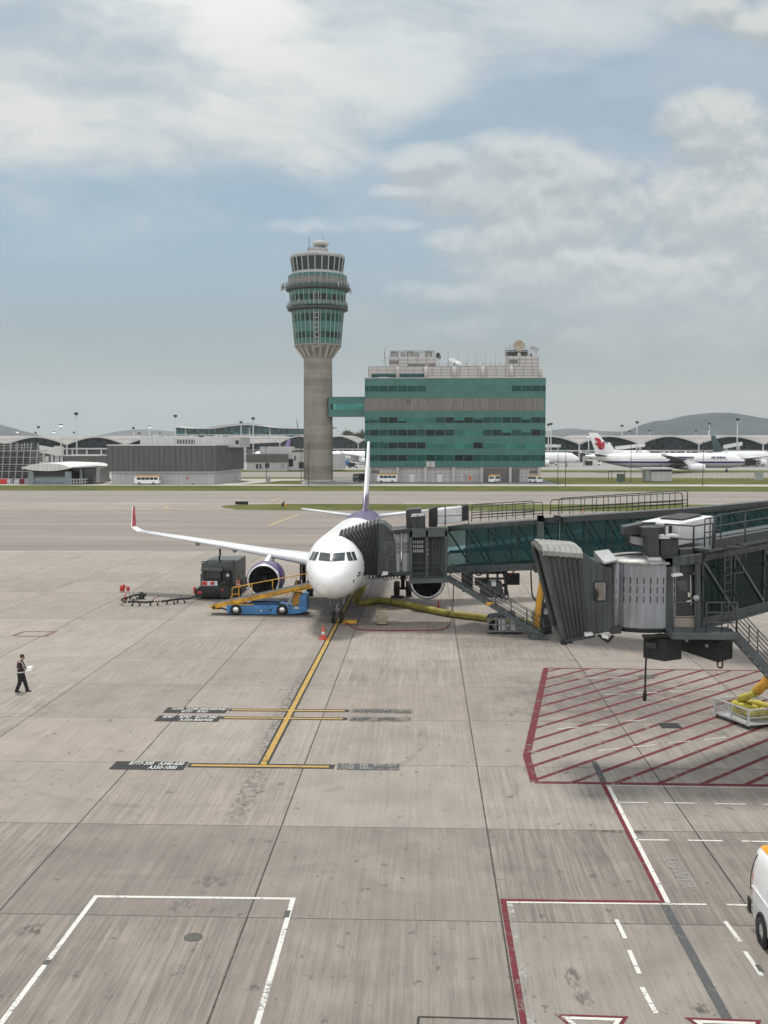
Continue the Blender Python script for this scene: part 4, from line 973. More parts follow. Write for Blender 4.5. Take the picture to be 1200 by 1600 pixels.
    b = MB(); r0, r1 = w0 - n * .33 + d * .3 + z_ * .1, w1 - n * .33 + z_ * .1
    b.hexa([r0 - n * .01, r1 - n * .01, r1 + n * .01, r0 + n * .01], [r0 - n * .01 + z_ * .3, r1 - n * .01 + z_ * .3, r1 + n * .01 + z_ * .3, r0 + n * .01 + z_ * .3]); b.build('toe_board', M_dk, B)
    railing(MB(), [w0 + n * .9 - d * .9 + z_ * .05, w0 - n * .3 - d * .9 + z_ * .05, w0 - n * .33 + d * .2 + z_ * .05], .95, .8, 2, .032).build('roof_railing', M_rail, B)
    railing(MB(), [w0 + n * .2 + d * .5 + z_ * .1, w0 + n * .2 + d * 1.5 + z_ * .1], 1.0, .35, 2, .025).build('roof_railing', M_rail, B)
    # ladder with hoops to the roof
    lp = a0 + d * 1.05 - n * .28; lq = t0 + d * 1.05 - n * .28 + z_ * .5
    ladder(B, lp, lq, d * .42)
    h = MB()
    for g in (.62, .98):
        c = lp.lerp(lq, g) + d * .21; h.tube([c - d * .38, c - d * .42 - n * .3, c - d * .22 - n * .6, c + d * .22 - n * .6, c + d * .42 - n * .3, c + d * .38], .022, 6)
    for q in (-.40, -.2, .2, .40): h.tube([lp.lerp(lq, .62) + d * (.21 + q) - n * (.3 if abs(q) > .3 else .6), lp.lerp(lq, .98) + d * (.21 + q) - n * (.3 if abs(q) > .3 else .6)], .018, 6)
    h.build('ladder_cage', M_rail, B)
    # roof equipment: ducts, boxes, white air unit
    Yt = 38.7
    u_ = MB(); px_prism([(975, 836), (975, 823), (1004, 817.5), (1004, 836)], Yt + .7, .75, u_); px_prism([(1004, 838), (1003, 824), (1029, 824), (1031, 873), (1014, 873), (1010, 838)], Yt, .8, u_); u_.build('air_duct', M_dk, B, bevel=.02)
    px_prism([(997, 836), (1000, 817), (1037, 815), (1037, 834)], Yt + 1.7, .9).build('air_duct', M_dk, B, bevel=.02)
    px_prism([(989, 850), (989, 838), (1012, 840), (1012, 855)], Yt + .8, .7).build('air_duct', M_grey, B, bevel=.02)
    px_prism([(1012, 877), (1014, 871), (1033, 871), (1034, 876)], Yt - .03, .9).build('duct_flange', M_lg, B)
    px_prism([(1032, 873), (1032, 842), (1060, 842), (1060, 871)], Yt + .25, .9).build('roof_cabinet', M_dk, B, bevel=.02)
    px_prism([(1030, 842), (1034, 836.5), (1062, 836.5), (1062, 842)], Yt + .15, 1.2).build('cabinet_lid', M_lg, B)
    px_prism([(1062, 873), (1062, 858), (1084, 857), (1084, 871)], Yt + .25, .8).build('roof_cabinet', M_dk, B, bevel=.02)
    p0 = pl.hit(1061, 853, .9); p1 = p0 + d * 2.15; p1.z = p0.z + .2; e = n * 1.7; hz_ = z_ * .80
    MB().hexa([p0, p1, p1 + e, p0 + e], [p0 + hz_, p1 + hz_, p1 + e + hz_, p0 + e + hz_]).build('air_conditioner', M_acw, B, bevel=.04)
    q = p0 + hz_ + z_ * .004
    MB().hexa([q + d * .7 + n * .35, q + d * 1.9 + n * .35 + z_ * .11, q + d * 1.9 + n * 1.35 + z_ * .11, q + d * .7 + n * 1.35], [q + d * .7 + n * .35 + z_ * .09, q + d * 1.9 + n * .35 + z_ * .17, q + d * 1.9 + n * 1.35 + z_ * .17, q + d * .7 + n * 1.35 + z_ * .09]).build('air_conditioner_grille', M_blk2, B)
    MB().hexa([p0 - d * .9 + n * .3, p0 - d * .02 + n * .3, p0 - d * .02 + e, p0 - d * .9 + e], [v + hz_ * .9 for v in (p0 - d * .9 + n * .3, p0 - d * .02 + n * .3, p0 - d * .02 + e, p0 - d * .9 + e)]).build('air_conditioner_intake', M_blk2, B)
    MB().hexa([p0 - d * .5 + n * .25 , p0 - d * .3 + n * .25, p0 - d * .3 + n * .29, p0 - d * .5 + n * .29], [v + hz_ * .9 for v in (p0 - d * .5 + n * .25, p0 - d * .3 + n * .25, p0 - d * .3 + n * .29, p0 - d * .5 + n * .29)]).build('intake_pipe', M_lg, B)
    # landing, stairs
    Yp = 37.5
    zl = XZ(1100, 989, Yp)[1]; xa, xb = XZ(1050, 990, Yp)[0], XZ(1152, 990, Yp)[0]
    MB().box(xa, xb, Yp, Yp + 1.3, zl - .24, zl).build('landing', M_green2, B, bevel=.02)
    railing(MB(), [(XZ(1104, 982, Yp)[0], Yp + .05, zl), (xb, Yp + .05, zl)], 1.05, .55, 3, .022).build('landing_railing', M_rail, B)
    railing(MB(), [(xa + .05, Yp + .05, zl), (XZ(1086, 980, Yp)[0], Yp + .05, zl)], 1.05, .7, 2, .018).build('landing_railing', M_rail, B)
    top = V((xb, Yp + .15, zl - .1)); bot = V((top.x + 4.6, Yp + .6, .15))
    stairs(B, top, bot, (0.0, 1.0, 0), 22)
    # boxes hanging under the cab
    Yb = 38.9
    f = MB(); px_prism([(1004, 996), (1004, 992), (1066, 992), (1066, 996)], Yb - .6, .12, f); px_prism([(1004, 996), (1004, 992), (1066, 992), (1066, 996)], Yb + .9, .12, f); f.bar(W(1006, 994, Yb - .5), W(1006, 994, Yb + .9), .1).bar(W(1064, 994, Yb - .5), W(1064, 994, Yb + .9), .1); f.build('hoist_frame', M_blk2, B)
    b = MB(); p = W(1038, 1034, Yb - .5); k_ = lambda x, y, z: p + V((x, y, z))
    b.hexa([k_(0, 0, 0), k_(.72, .45, .0), k_(.12, 1.2, 0), k_(-.62, .7, 0)], [k_(0, 0, .82), k_(.72, .45, .82), k_(.12, 1.2, .82), k_(-.62, .7, .82)]); b.build('power_unit', M_blk2, B, bevel=.04)
    px_prism([(1010, 1012), (1012, 1003), (1026, 1004), (1026, 1016)], Yb - .3, .3).build('cable_reel', M_dk, B, bevel=.03)
    p = W(1122, 1036, Yb - .2)
    b = MB(); b.hexa([k_(0, 0, 0), k_(.62, .35, .1), k_(-.6, 2., .25), k_(-1.25, 1.4, .25)], [k_(0, 0, .72), k_(.62, .35, .8), k_(-.6, 2., .85), k_(-1.25, 1.4, .85)]); b.build('power_unit', M_blk2, B, bevel=.04)
    for (f_, zz) in ((.25, .5), (.7, .45)):
        c = k_(0, 0, 0).lerp(k_(-1.25, 1.4, .25), f_) + V((-.02, -.02, zz)); MB().box(c.x - .05, c.x + .05, c.y - .05, c.y, c.z - .05, c.z + .05).build('rating_plate', M_grey, B)
    MB().tube(spline([W(1011, 1013, Yb - .4), W(1009.5, 1030, Yb - .4), W(1008.5, 1055, Yb - .4), W(1008, 1082, Yb - .4)], 5), .035, 8).build('power_cable', M_black, B)
    MB().tube([W(1008, 1080, Yb - .4), W(1007.5, 1086, Yb - .4), W(1007, 1095, Yb - .4)], [.05, .075, .06], 10).build('power_plug', M_black, B)
    MB().tube(spline([W(1108, 1000, Yb - .5), W(1116, 1012, Yb - .5), W(1122, 1028, Yb - .5), W(1121, 1040, Yb - .5), W(1126, 1043.5, Yb - .5), W(1129, 1038, Yb - .5), W(1127, 1010, Yb - .5)], 4), .03, 6).build('cable', M_black, B)
    # support column far off to the right, so the bridge stands
    p = a0.lerp(a1, .72) + n * 1.3
    b = MB()
    for o2 in (-1.2, 1.2):
        q = p + n * o2; b.box(q.x - .16, q.x + .16, q.y - .16, q.y + .16, .9, p.z - .3)
    b.box(p.x - .4, p.x + .4, p.y - 1.5, p.y + 1.5, .6, .95); b.build('drive_column', M_dk, B)
    for o2 in (-1.1, 1.1): MB().lathe([(.2, -.18), (.5, -.18), (.55, 0), (.5, .18), (.2, .18)], (p.x, p.y + o2, .55), (1, 0, 0), 20).build('wheel', M_rubber, B)
    return B, pl
B2, PL2 = bridge_two()
# ------------------------------------------------------------------ ground equipment and people
M_blue = pm('loader_blue_paint', (.045, .18, .40), .45, var=.3, scale=1.5, coat=.2)
M_hoseY = pm('yellow_hose_fabric', (.30, .26, .05), .7, var=.25, scale=2., bump=.15)
M_ducty = pm('orange_duct', (.50, .25, .02), .6, var=.2, scale=3)
M_orange = pm('cone_orange', (.55, .06, .03), .5, var=.15, scale=5)
M_cream = pm('cream_paint', (.45, .40, .28), .5, var=.2, scale=4)
M_skin = pm('skin', (.30, .17, .11), .6, var=.08)
M_cloth = pm('dark_trousers', (.014, .014, .018), .9, var=.3, scale=6)
M_shirt = pm('dark_maroon_shirt', (.055, .022, .026), .9, var=.3, scale=6)
M_vestd = pm('dark_vest', (.025, .022, .022), .9, var=.3, scale=6)
M_refl = pm('reflective_tape', (.62, .63, .6), .4, var=.1)
M_hair = pm('black_hair', (.012, .011, .011), .6, var=.3, scale=12)
def truck_wheel(parent, c, r, wd, ax=(0, 1, 0), rimc=None):
    c = V(c); ax = V(ax)
    w_ = MB().lathe([(r * .55, -wd / 2), (r * .93, -wd / 2), (r, -wd * .34), (r, wd * .34), (r * .93, wd / 2), (r * .55, wd / 2)], c, ax, 26).build('wheel', M_rubber, parent)
    MB().lathe([(.02, -wd * .46), (r * .2, -wd * .5), (r * .3, -wd * .4), (r * .58, -wd * .47), (r * .58, wd * .47), (r * .3, wd * .4), (.02, wd * .46)], c, ax, 20).build('rim', rimc or M_lg, w_)
    return w_
# ---- belt loader
def belt_loader():
    Y = 73.0; g = G(420, 965)
    B = thing('belt_loader', 'blue belt loader with yellow conveyor raised to the fuselage', 'belt loader', (g.x, Y + .9, 0))
    X = lambda u, y=Y: W(u, 950, y).x
    Zv = lambda v, y=Y: W(420, v, y).z
    ch = MB()
    prof = [(354, 957), (354, 946), (358, 944.5), (388, 944.5), (392, 946), (449, 946), (452, 948), (476, 948), (480, 950), (480, 955), (470, 958.5), (455, 960), (400, 960.5), (360, 959.5)]
    px_prism(prof, Y, 1.85, ch); ch.build('chassis', M_blue, B, bevel=.04)
    px_prism([(466, 949), (468, 932), (472, 929.5), (479, 930), (480, 949)], Y + .05, 1.7).build('front_cowl', M_blue, B, bevel=.05)
    px_prism([(456, 948), (457, 926), (470, 926), (471, 948)], Y + .5, .9).build('engine_housing', M_yel, B, bevel=.03)
    px_prism([(388, 946), (391, 941), (432, 941), (437, 946)], Y + .3, 1.2).build('deck_box', pm('loader_dark_blue', (.02, .07, .16), .5), B, bevel=.03)
    px_prism([(358, 945.6), (358, 944), (396, 944), (396, 945.6)], Y - .03, .12).build('trim_strip', M_yel, B)
    for u, v in ((408, 954), (423, 952.5)): px_prism([(u - 1.5, v + 2), (u - 1.5, v - 1), (u + 1.5, v - 1), (u + 1.5, v + 2)], Y - .012, .02).build('side_marker', M_lg if u < 410 else M_blk2, B)
    px_prism([(459, 951.5), (461, 948), (466, 948.5), (468, 952)], Y - .05, .3).build('step', M_lg, B, bevel=.02)
    for u in (368.5, 441):
        for dy in (.03, 1.78):
            truck_wheel(B, (X(u), Y + dy, .38), .38, .24, (0, 1, 0), M_alu)
        px_prism([(u - 9.5, 958.5), (u - 9.5, 955), (u - 6, 950.5), (u, 948.5), (u + 6, 950.5), (u + 9.5, 955), (u + 9.5, 958.5)], Y - .008, .03).build('wheel_arch', M_black, B)
    p, q = W(334, 947.5, Y + .1), W(487, 915.5, Y + .1); d = (q - p).normalized(); up = V((-d.z, 0, d.x)); e = V((0, 1.0, 0))
    cv = MB()
    for o in (V((0, 0, 0)), e): cv.hexa([p + o - up * .16 - V((0, .05, 0)), q + o - up * .16 - V((0, .05, 0)), q + o - up * .16 + V((0, .05, 0)), p + o - up * .16 + V((0, .05, 0))], [p + o + up * .17 - V((0, .05, 0)), q + o + up * .17 - V((0, .05, 0)), q + o + up * .17 + V((0, .05, 0)), p + o + up * .17 + V((0, .05, 0))])
    cvo = cv.build('conveyor_frame', M_yel, B, bevel=.015)
    bt = MB(); bt.hexa([p + up * .12 + V((0, .06, 0)), q + up * .12 + V((0, .06, 0)), q + up * .12 + e - V((0, .06, 0)), p + up * .12 + e - V((0, .06, 0))], [p + up * .20 + V((0, .06, 0)), q + up * .20 + V((0, .06, 0)), q + up * .20 + e - V((0, .06, 0)), p + up * .20 + e - V((0, .06, 0))]); bt.build('conveyor_belt', M_blk2, B)
    gr = MB(); gr.bar(p + up * .19 - V((0, .05, 0)), q + up * .19 - V((0, .05, 0)), .05, .05); gr.build('belt_guide', M_grey, cvo)
    sl = MB()
    for k in range(13):
        f = .62 + k * .028; c = p.lerp(q, f) - V((0, .056, 0)); sl.hexa([c - d * .04 - up * .10, c + d * .03 - up * .10, c + d * .07 - up * .02, c + d * .0 - up * .02], [v + V((0, -.006, 0)) for v in (c - d * .04 - up * .10, c + d * .03 - up * .10, c + d * .07 - up * .02, c + d * .0 - up * .02)])
    sl.build('guard_slot', M_blk2, cvo)
    # drooping foot end
    MB().prism([p + up * .17 - V((0, .07, 0)), p - up * .18 + d * .1 - V((0, .07, 0)), W(343, 952.5, Y), W(334, 953, Y), W(329, 950, Y), W(326.5, 948.5, Y)], (0, 1.15, 0)).build('conveyor_foot', M_yel, B, bevel=.02)
    MB().tube([W(334, 949.5, Y - .02), W(334, 949.5, Y + 1.1)], .11, 12).build('end_roller', M_blk2, B)
    for f0, u2, v2 in ((.82, 448, 948), (.30, 372, 948)): MB().bar(p.lerp(q, f0) + V((0, .1, -.1)), W(u2, v2, Y + .2), .10, .14).build('lift_arm', M_grey, B)
    r = MB(); hr = 1.02
    a, b = p.lerp(q, .19), p.lerp(q, .985); z = V((0, 0, 1))
    pts = [a + z * .2, a + z * (hr - .05), a + z * hr + d * .1, b + z * (hr - .1), b + z * .3]
    r.tube(pts[:-1], .035, 6)
    for f in (.255, .39, .60, .84): c = p.lerp(q, f); r.tube([c + up * .1 + d * .06, c + z * (hr - .02)], .032, 6)
    r.tube([a + z * .55, p.lerp(q, .26) + z * .5], .025, 6).tube([a + z * .15 - d * .2, a + z * .55], .025, 6)
    r.build('guard_rail', M_yel, B)
    MB().tube(spline([W(343, 950, Y + .1), W(349, 951, Y + .1), W(356, 953.5, Y + .1)], 4), .06, 8).build('tow_hook', M_blk2, B)
belt_loader()
# ---- hydrant dispenser truck seen from behind
M_trk = pm('truck_grey_paint', (.070, .082, .080), .5, var=.4, scale=1.5, streak=.4)
def fuel_truck():
    Y = 80.0
    B = thing('fuel_truck', 'dark grey refuelling truck standing under the wing, rear lights on', 'truck', (W(338, 930, Y).x, Y + 3, 0))
    def pz(pts, y, dep, name, m, bev=0., par=None): return px_prism(pts, Y + y, dep).build(name, m, par or B, bevel=bev)
    pz([(309, 934), (310, 917), (365, 917), (367, 934)], .35, 6.2, 'chassis', M_blk2, .04)
    body = pz([(315, 918), (314.5, 880), (366.5, 879), (366.5, 918)], 1.2, 5.2, 'tank_body', M_trk, .05)
    pz([(313, 918), (313, 897), (318, 897), (319, 918)], .9, 1.2, 'side_locker', M_trk, .03)
    pz([(313, 892), (314, 888), (345, 887), (348, 890), (348, 893)], .55, .8, 'hood', M_trk, .04)
    pz([(318, 907), (319, 889.5), (345, 889.5), (346, 907)], .8, .6, 'control_cabinet', M_blk2, .03)
    pz([(322, 903), (322, 892), (344, 892), (344.5, 903)], .77, .05, 'cabinet_window', M_glassdk)
    pz([(347, 906), (347, 893), (360, 892), (361, 906)], .9, .4, 'hose_cabinet', M_blk2, .03)
    sg = pz([(315, 915), (315, 908), (339.5, 908), (340, 915)], .6, .1, 'sign_board', M_acw)
    pz([(315.3, 914.5), (315.3, 908.4), (323.5, 908.4), (323.5, 914.5)], .59, .02, 'red_notice', M_red, 0, sg)
    b = MB(); px_prism([(327.8, 911.4), (331.6, 907.8), (335.6, 911.4), (331.6, 915)], Y + .58, .02, b); b.build('hazard_diamond', M_red, sg)
    pz([(316, 926), (316, 915.5), (342, 915.5), (343, 926)], .5, .5, 'pump_cabinet', M_trk, .03)
    pz([(322, 919), (322, 917.5), (328, 917.5), (328, 919)], .48, .03, 'number_plate', M_lg)
    pz([(304, 934), (305, 920), (317, 920), (318, 934)], .3, .6, 'rear_locker', M_blk2, .04)
    pz([(302, 928), (302.2, 917), (304.4, 917), (304.6, 928)], .25, .25, 'extinguisher', M_red, .03)
    pz([(343, 928), (343, 914), (356, 914), (357, 928)], .4, .7, 'valve_locker', M_blk2, .03)
    M_tail = emit('tail_lamp_red', (.8, .04, .04), 1.2)
    for u0, m in ((308.5, M_red), (335.5, M_tail)):
        pz([(u0, 928), (u0, 923.5), (u0 + 6, 923.5), (u0 + 6, 928)], .42 if u0 > 320 else .26, .06, 'tail_lamp', m, .015)
    pz([(346, 923.5), (346.5, 919), (348.2, 919), (348.7, 923.5)], .34, .1, 'extinguisher', M_orange, .015)
    for u in (319, 329, 339): MB().lathe([(.20, 0), (.24, .04), (.24, .2), (.1, .22)], W(u, 929, Y + .3), (0, 1, 0), 18).lathe([(.02, .02), (.12, .01), (.15, .05)], W(u, 929, Y + .25), (0, 1, 0), 14).build('hose_reel', M_black, B)
    pz([(309, 941), (309, 936.5), (352, 936.5), (352, 941)], .2, .25, 'bumper', M_trk, .03)
    pz([(310, 943), (310, 941.4), (345, 941.4), (345, 943)], .15, .2, 'step_bar', M_lg, .01)
    xc = W(337, 940, Y).x
    for yy in (1.6, 5.2):
        for dx in (-1.05, 1.05): truck_wheel(B, (xc + dx, Y + yy, .48), .48, .32, (1, 0, 0), M_trk)
    r = MB(); z = lambda u, v, y: W(u, v, Y + y)
    for (u0, u1) in ((314.5, 366),):
        r.tube([z(u0, 880, 1.2), z(u0, 877.5, 1.2), z(u1, 876.5, 1.2), z(u1, 880, 1.2)], .03, 6)
    r.tube([z(323, 880, 1.3), z(323.5, 876, 1.3)], .03, 6).tube([z(365, 880, 1.3), z(365, 875.5, 1.3)], .04, 6); r.build('roof_rail', M_trk, B)
    pz([(352, 918), (353, 896), (356, 892), (360, 893), (360, 918)], .95, .3, 'sight_glass', M_blk2, .03)
    MB().tube(spline([z(345, 880, 2.0), z(342.5, 872, 2.0), z(344, 866, 2.2), z(343.5, 858, 2.6)], 5), .07, 8).build('fuelling_hose', M_black, B)
    m = MB().tube([z(369, 905, 4.5), z(371, 886, 4.6), z(374, 893, 4.7)], .03, 6).build('mirror_arm', M_trk, B)
    pz([(375.5, 897), (375.5, 892), (379.5, 892), (379.5, 897)], 4.7, .12, 'mirror', M_black, .03)
    pz([(366.6, 930), (366.6, 884), (369.5, 884), (370, 930)], 4.2, 1.4, 'cab', M_trk, .03)
    pz([(354, 901), (353, 899.5), (355.5, 895.5), (357.5, 898), (358.5, 897.5), (357.5, 900.5)], .85, .04, 'paper_label', M_acw)
fuel_truck()
# ---- hydrant hose on wheeled supports
def ground_hose(name, label, cat, pts, r, z, mat, n=10):
    P = [G(u, v) + V((0, 0, z)) for u, v in pts]; root = thing(name, label, cat, (P[0].x, P[0].y, 0)); return root, spline(P, 6)
hr, P = ground_hose('fuel_hose', 'black fuel hose on little wheeled stands looping from the refuelling truck', 'hose', [(303, 939.5), (295, 942), (283, 942.5), (266.7, 944.5), (254, 946.3), (240.7, 946.5), (226.6, 948), (212.5, 947), (198.4, 947.4), (192, 946), (190.5, 943), (198.4, 940.5), (209, 937), (221, 935.5)], .07, .32, M_black)
MB().tube(P, .075, 8).build('hose', M_black, hr)
for f in (.33, .36, .39, .62):
    i = int(len(P) * f * .97); MB().tube([P[i], P[i + 1]], .082, 8).build('hose_band', M_cream, hr)
for (u, v) in ((212.5, 947), (240.7, 946.5), (266.7, 944.5), (283, 942.5), (203, 939), (209, 937)):
    c = G(u, v); c.z = 0; b = MB().tube([c + V((-.25, 0, .1)), c + V((-.1, 0, .34)), c + V((.1, 0, .34)), c + V((.25, 0, .1))], .025, 6).tube([c + V((0, 0, .3)), c + V((0, 0, .62))], .018, 6)
    so_ = b.build('hose_stand', M_blk2, hr)
    for q in (-.27, .27): MB().lathe([(.03, -.04), (.10, -.04), (.10, .04), (.03, .04)], c + V((q, 0, .10)), (1, 0, 0), 12).build('castor', M_rubber, so_)
c = G(221, 936); MB().lathe([(.22, 0), (.24, .12), (.16, .3), (.12, .5), (.03, .55)], c + V((0, 0, .0)), (0, 0, 1), 14).box(c.x + .05, c.x + .35, c.y - .1, c.y + .1, .2, .42).build('hydrant_coupler', M_blk2, hr)
# ---- pit marker flags, cones
g = G(193, 925.5)
fm = thing('pit_marker', 'red pit marker with fabric vanes beside the black hose', 'marker', g)
MB().tube([g + V((0, 0, .02)), g + V((-.05, 0, .72))], .02, 6).build('pole', M_dk, fm)
for k, (dx, w_, h0, h1) in enumerate(((-.28, .34, .08, .52), (.22, .26, .12, .45), (-.04, .18, .3, .62))):
    b = MB(); b.loft([[g + V((dx + w_ * i / 4, .04 * sin(i * 1.7 + k), z_ + .02 * sin(i + k))) for i in range(5)] for z_ in (h0, (h0 + h1) / 2, h1)], 0, True, False); o = b.build('vane', M_red, fm); o.modifiers.new('thick', 'SOLIDIFY').thickness = .012
MB().tube([g + V((-.4, 0, .04)), g + V((.45, 0, .04))], .02, 6).build('base_bar', M_red, fm)
def cone(u, v, h, label, stripe=True):
    g = G(u, v); c = thing('traffic_cone', label, 'traffic cone', g, 0, 'red traffic cones around the gate')
    MB().box(g.x - h * .30, g.x + h * .30, g.y - h * .30, g.y + h * .30, 0, h * .045).build('base', M_orange, c, bevel=.008)
    MB().lathe([(h * .20, h * .04), (h * .185, h * .08), (h * .045, h * .98), (h * .02, h)], g, (0, 0, 1), 18).build('cone_body', M_orange, c)
    if stripe: MB().lathe([(h * .147, h * .36), (h * .112, h * .56)], g, (0, 0, 1), 18).build('stripe', M_acw, c)
cone(505, 998.5, .82, 'red cone with a white band beside the yellow lead-in line')
cone(685.5, 949, .5, 'small red cone under the engine by the yellow hose', False)
cone(195.6, 937.5, .5, 'small red cone inside the bend of the fuel hose', False)
# ---- yellow air hose on the ground
def on_ground(pts): return [G(u, v, z) for u, v, z in pts]
hp = on_ground([(569, 912, 1.85), (565, 922, 1.4), (559, 931, .9), (557, 939, .35), (566, 941.5, .24), (577, 941, .24), (590, 938, .24), (605, 939.5, .24), (630, 943.5, .24), (660, 950, .24), (700, 958, .24), (740, 963, .24), (770, 967, .24), (800, 970, .24), (820, 972, .24), (832, 978, .26), (840, 985, .3)])
ah = thing('air_hose', 'olive yellow fabric air hose lying from the fuselage to the bridge column', 'hose', (hp[6].x, hp[6].y, 0))
sp = spline(hp, 6); MB().tube(sp, [.23 + .012 * sin(i * 1.7) for i in range(len(sp))], 12).build('hose', M_hoseY, ah)
for i in (18, 44, 60, 78): MB().tube([sp[i], sp[i + 1]], .25, 12).build('hose_clamp', pm('hose_clamp', (.2, .17, .04), .6), ah)
def duct(name, label, pts, r, pitch, mat):
    P = spline(pts, 12); ln = sum((a - b).length for a, b in zip(P, P[1:])); n = int(ln / pitch) * 2; out = []; rad = []
    for k in range(n + 1):
        f = k / n * (len(P) - 1); i = min(int(f), len(P) - 2); out.append(P[i].lerp(P[i + 1], f - i)); rad.append(r * (1.08 if k % 2 else .93))
    o = MB().tube(out, rad, 14).build(name, mat); return tag(o, label, 'hose', None)
duct('air_duct', 'corrugated orange air duct hanging from the bridge column to the ground', [W(852, 902, 66.2), W(849, 906, 66.2), W(846.5, 915, 66.2), W(843, 935, 66.2), W(840.5, 955, 66.2), W(839, 975, 66.2), W(838, 986, 66.2)], .19, .13, M_ducty)
duct('air_duct', 'corrugated orange air duct hanging into the basket at the right edge', [W(1222, 992, 45.2), W(1213, 1010, 45.2), W(1206, 1040, 45.2), W(1199, 1062, 45.2), W(1189, 1074, 45.2), W(1181, 1081, 45.3)], .20, .12, M_ducty)
# ---- red ground cable
cp = [G(u, v, .04) for u, v in ((533, 962), (538, 970), (548, 978), (560, 983), (600, 985), (650, 984.5), (685, 984), (698, 980), (705, 970), (707, 957))] + [W(708, 940, 69.2), W(708.5, 920, 69.2), W(709, 905, 69.2)]
tag(MB().tube(spline(cp, 6), .035, 6).build('ground_cable', pm('red_cable', (.22, .03, .03), .6)), 'thin red power cable curving from the nose gear up to the bridge', 'cable')
# ---- chocks
for u, v, lb in ((545, 974, 'yellow wheel chock lying beside the nose wheel'), (620, 935, 'black wheel chock in front of the main gear beyond the hose')):
    g = G(u, v); MBx = MB().prism([g + V((-.45, 0, 0)), g + V((-.45, .3, 0)), g + V((-.45, .15, .2))], (.95, 0, 0)); tag(MBx.build('wheel_chock', M_yel if u < 600 else M_black), lb, 'chock')
# ---- small cage trolley
def trolley():
    g = G(597, 977); B = thing('cage_trolley', 'small cream wire cage trolley standing beside the nose gear', 'trolley', g)
    x0, x1, y0, y1, z0, z1 = g.x - .34, g.x + .34, g.y, g.y + .55, .14, .98
    MB().box(x0, x1, y0, y1, z0 - .05, z0).build('deck', M_cream, B)
    b = MB()
    for zz in (z0, z0 + .28, z0 + .56, z1): b.tube([(x0, y0, zz), (x1, y0, zz), (x1, y1, zz), (x0, y1, zz), (x0, y0, zz)], .022, 6)
    for x, y in [(x0 + (x1 - x0) * i / 4, y) for i in range(5) for y in (y0, y1)] + [(x, y0 + (y1 - y0) * i / 3) for i in (1, 2) for x in (x0, x1)]: b.tube([(x, y, z0), (x, y, z1)], .02, 6)
    b.build('cage', M_cream, B)
    MB().box(x0 + .1, x1 - .1, y0 + .12, y1 - .1, z0, z0 + .62).build('load', M_cream, B, bevel=.03)
    MB().tube([(g.x + .02, y1, z1), (g.x + .03, y1, z1 + .14), (g.x + .28, y1, z1 + .14), (g.x + .3, y1, z1)], .025, 6).build('handle', M_blk2, B)
    for x in (x0 + .05, x1 - .05):
        for y in (y0 + .05, y1 - .05): MB().lathe([(.02, -.03), (.07, -.03), (.07, .03), (.02, .03)], (x, y, .07), (1, 0, 0), 12).build('castor', M_rubber, B)
trolley()
# ---- hose cart under the stairs and grey air unit
M_cart = pm('cart_grey_paint', (.16, .17, .175), .5, .1, var=.2)
def hose_cart():
    g = G(790, 991); B = thing('hose_cart', 'grey hose cart with barred sides under the bridge stairs', 'cart', g); Y = g.y
    z = lambda u, v, y=0: W(u, v, Y + y)
    b = MB(); px_prism([(762, 988), (762, 985.5), (818, 985.5), (818, 988)], Y, 1.6, b); b.build('deck', M_cart, B)
    f = MB()
    for u in (762.5, 775, 783, 790, 797, 806, 818):
        for y in (0, 1.55): f.bar(z(u, 987, y), z(u, 968 if u < 770 else 964, y), .08)
    for v in (967, 976): 
        for y in (0, 1.55): f.bar(z(762, v, y), z(818, v - 2, y), .06)
    for u in (762.5, 818): f.bar(z(u, 967, 0), z(u, 967, 1.55), .07)
    f.build('side_rails', M_cart, B)
    px_prism([(779, 985), (779, 968), (792, 966), (792, 985)], Y + .08, .05).build('side_panel', M_lg, B); px_prism([(797, 985), (797, 968), (806, 967), (806, 985)], Y + .08, .05).build('side_panel', M_lg, B)
    px_prism([(762, 969), (766, 964.5), (806, 959), (800, 965)], Y + .1, 1.4).build('cover', M_dk, B)
    c = MB()
    for k in range(5): c.lathe([(.36 - k * .05 + .05 * cos(a), .05 * sin(a)) for a in [i * pi / 4 for i in range(9)]], z(773, 979, .35 + k * .05), (0, 1, 0), 20)
    c.build('coiled_hose', M_black, B)
    for u in (768, 789, 812):
        for y in (.1, 1.5): MB().lathe([(.03, -.05), (.13, -.05), (.13, .05), (.03, .05)], V((z(u, 985, y).x, Y + y, .13)), (0, 1, 0), 14).build('castor', M_rubber, B)
hose_cart()
def air_unit():
    Y = 67.2; g = W(850, 985, Y); B = thing('air_unit', 'pale grey air unit with sloped lid beside the orange duct', 'ground unit', (g.x, Y, 0))
    px_prism([(834, 989), (834, 961), (846, 954), (856, 953), (856, 989)], Y, .9).build('casing', M_lg, B, bevel=.03)
    px_prism([(833, 961.5), (833, 959), (845, 952), (857, 951), (857, 953.5), (846, 954.5)], Y - .06, 1.05).build('lid', M_grey, B)
    px_prism([(848, 951), (848, 942), (857, 942), (857, 951)], Y + .3, .4).build('control_box', M_blk2, B)
    px_prism([(853, 968), (853, 962), (857, 962), (857, 968)], Y - .03, .04).build('warning_label', M_orange, B)
    r = MB()
    for v in (972, 977): r.tube([W(849, v + 14, Y - .4), W(849, v, Y - .4), W(856, v, Y - .4)], .025, 6)
    r.build('hand_rail', M_blk2, B)
air_unit()
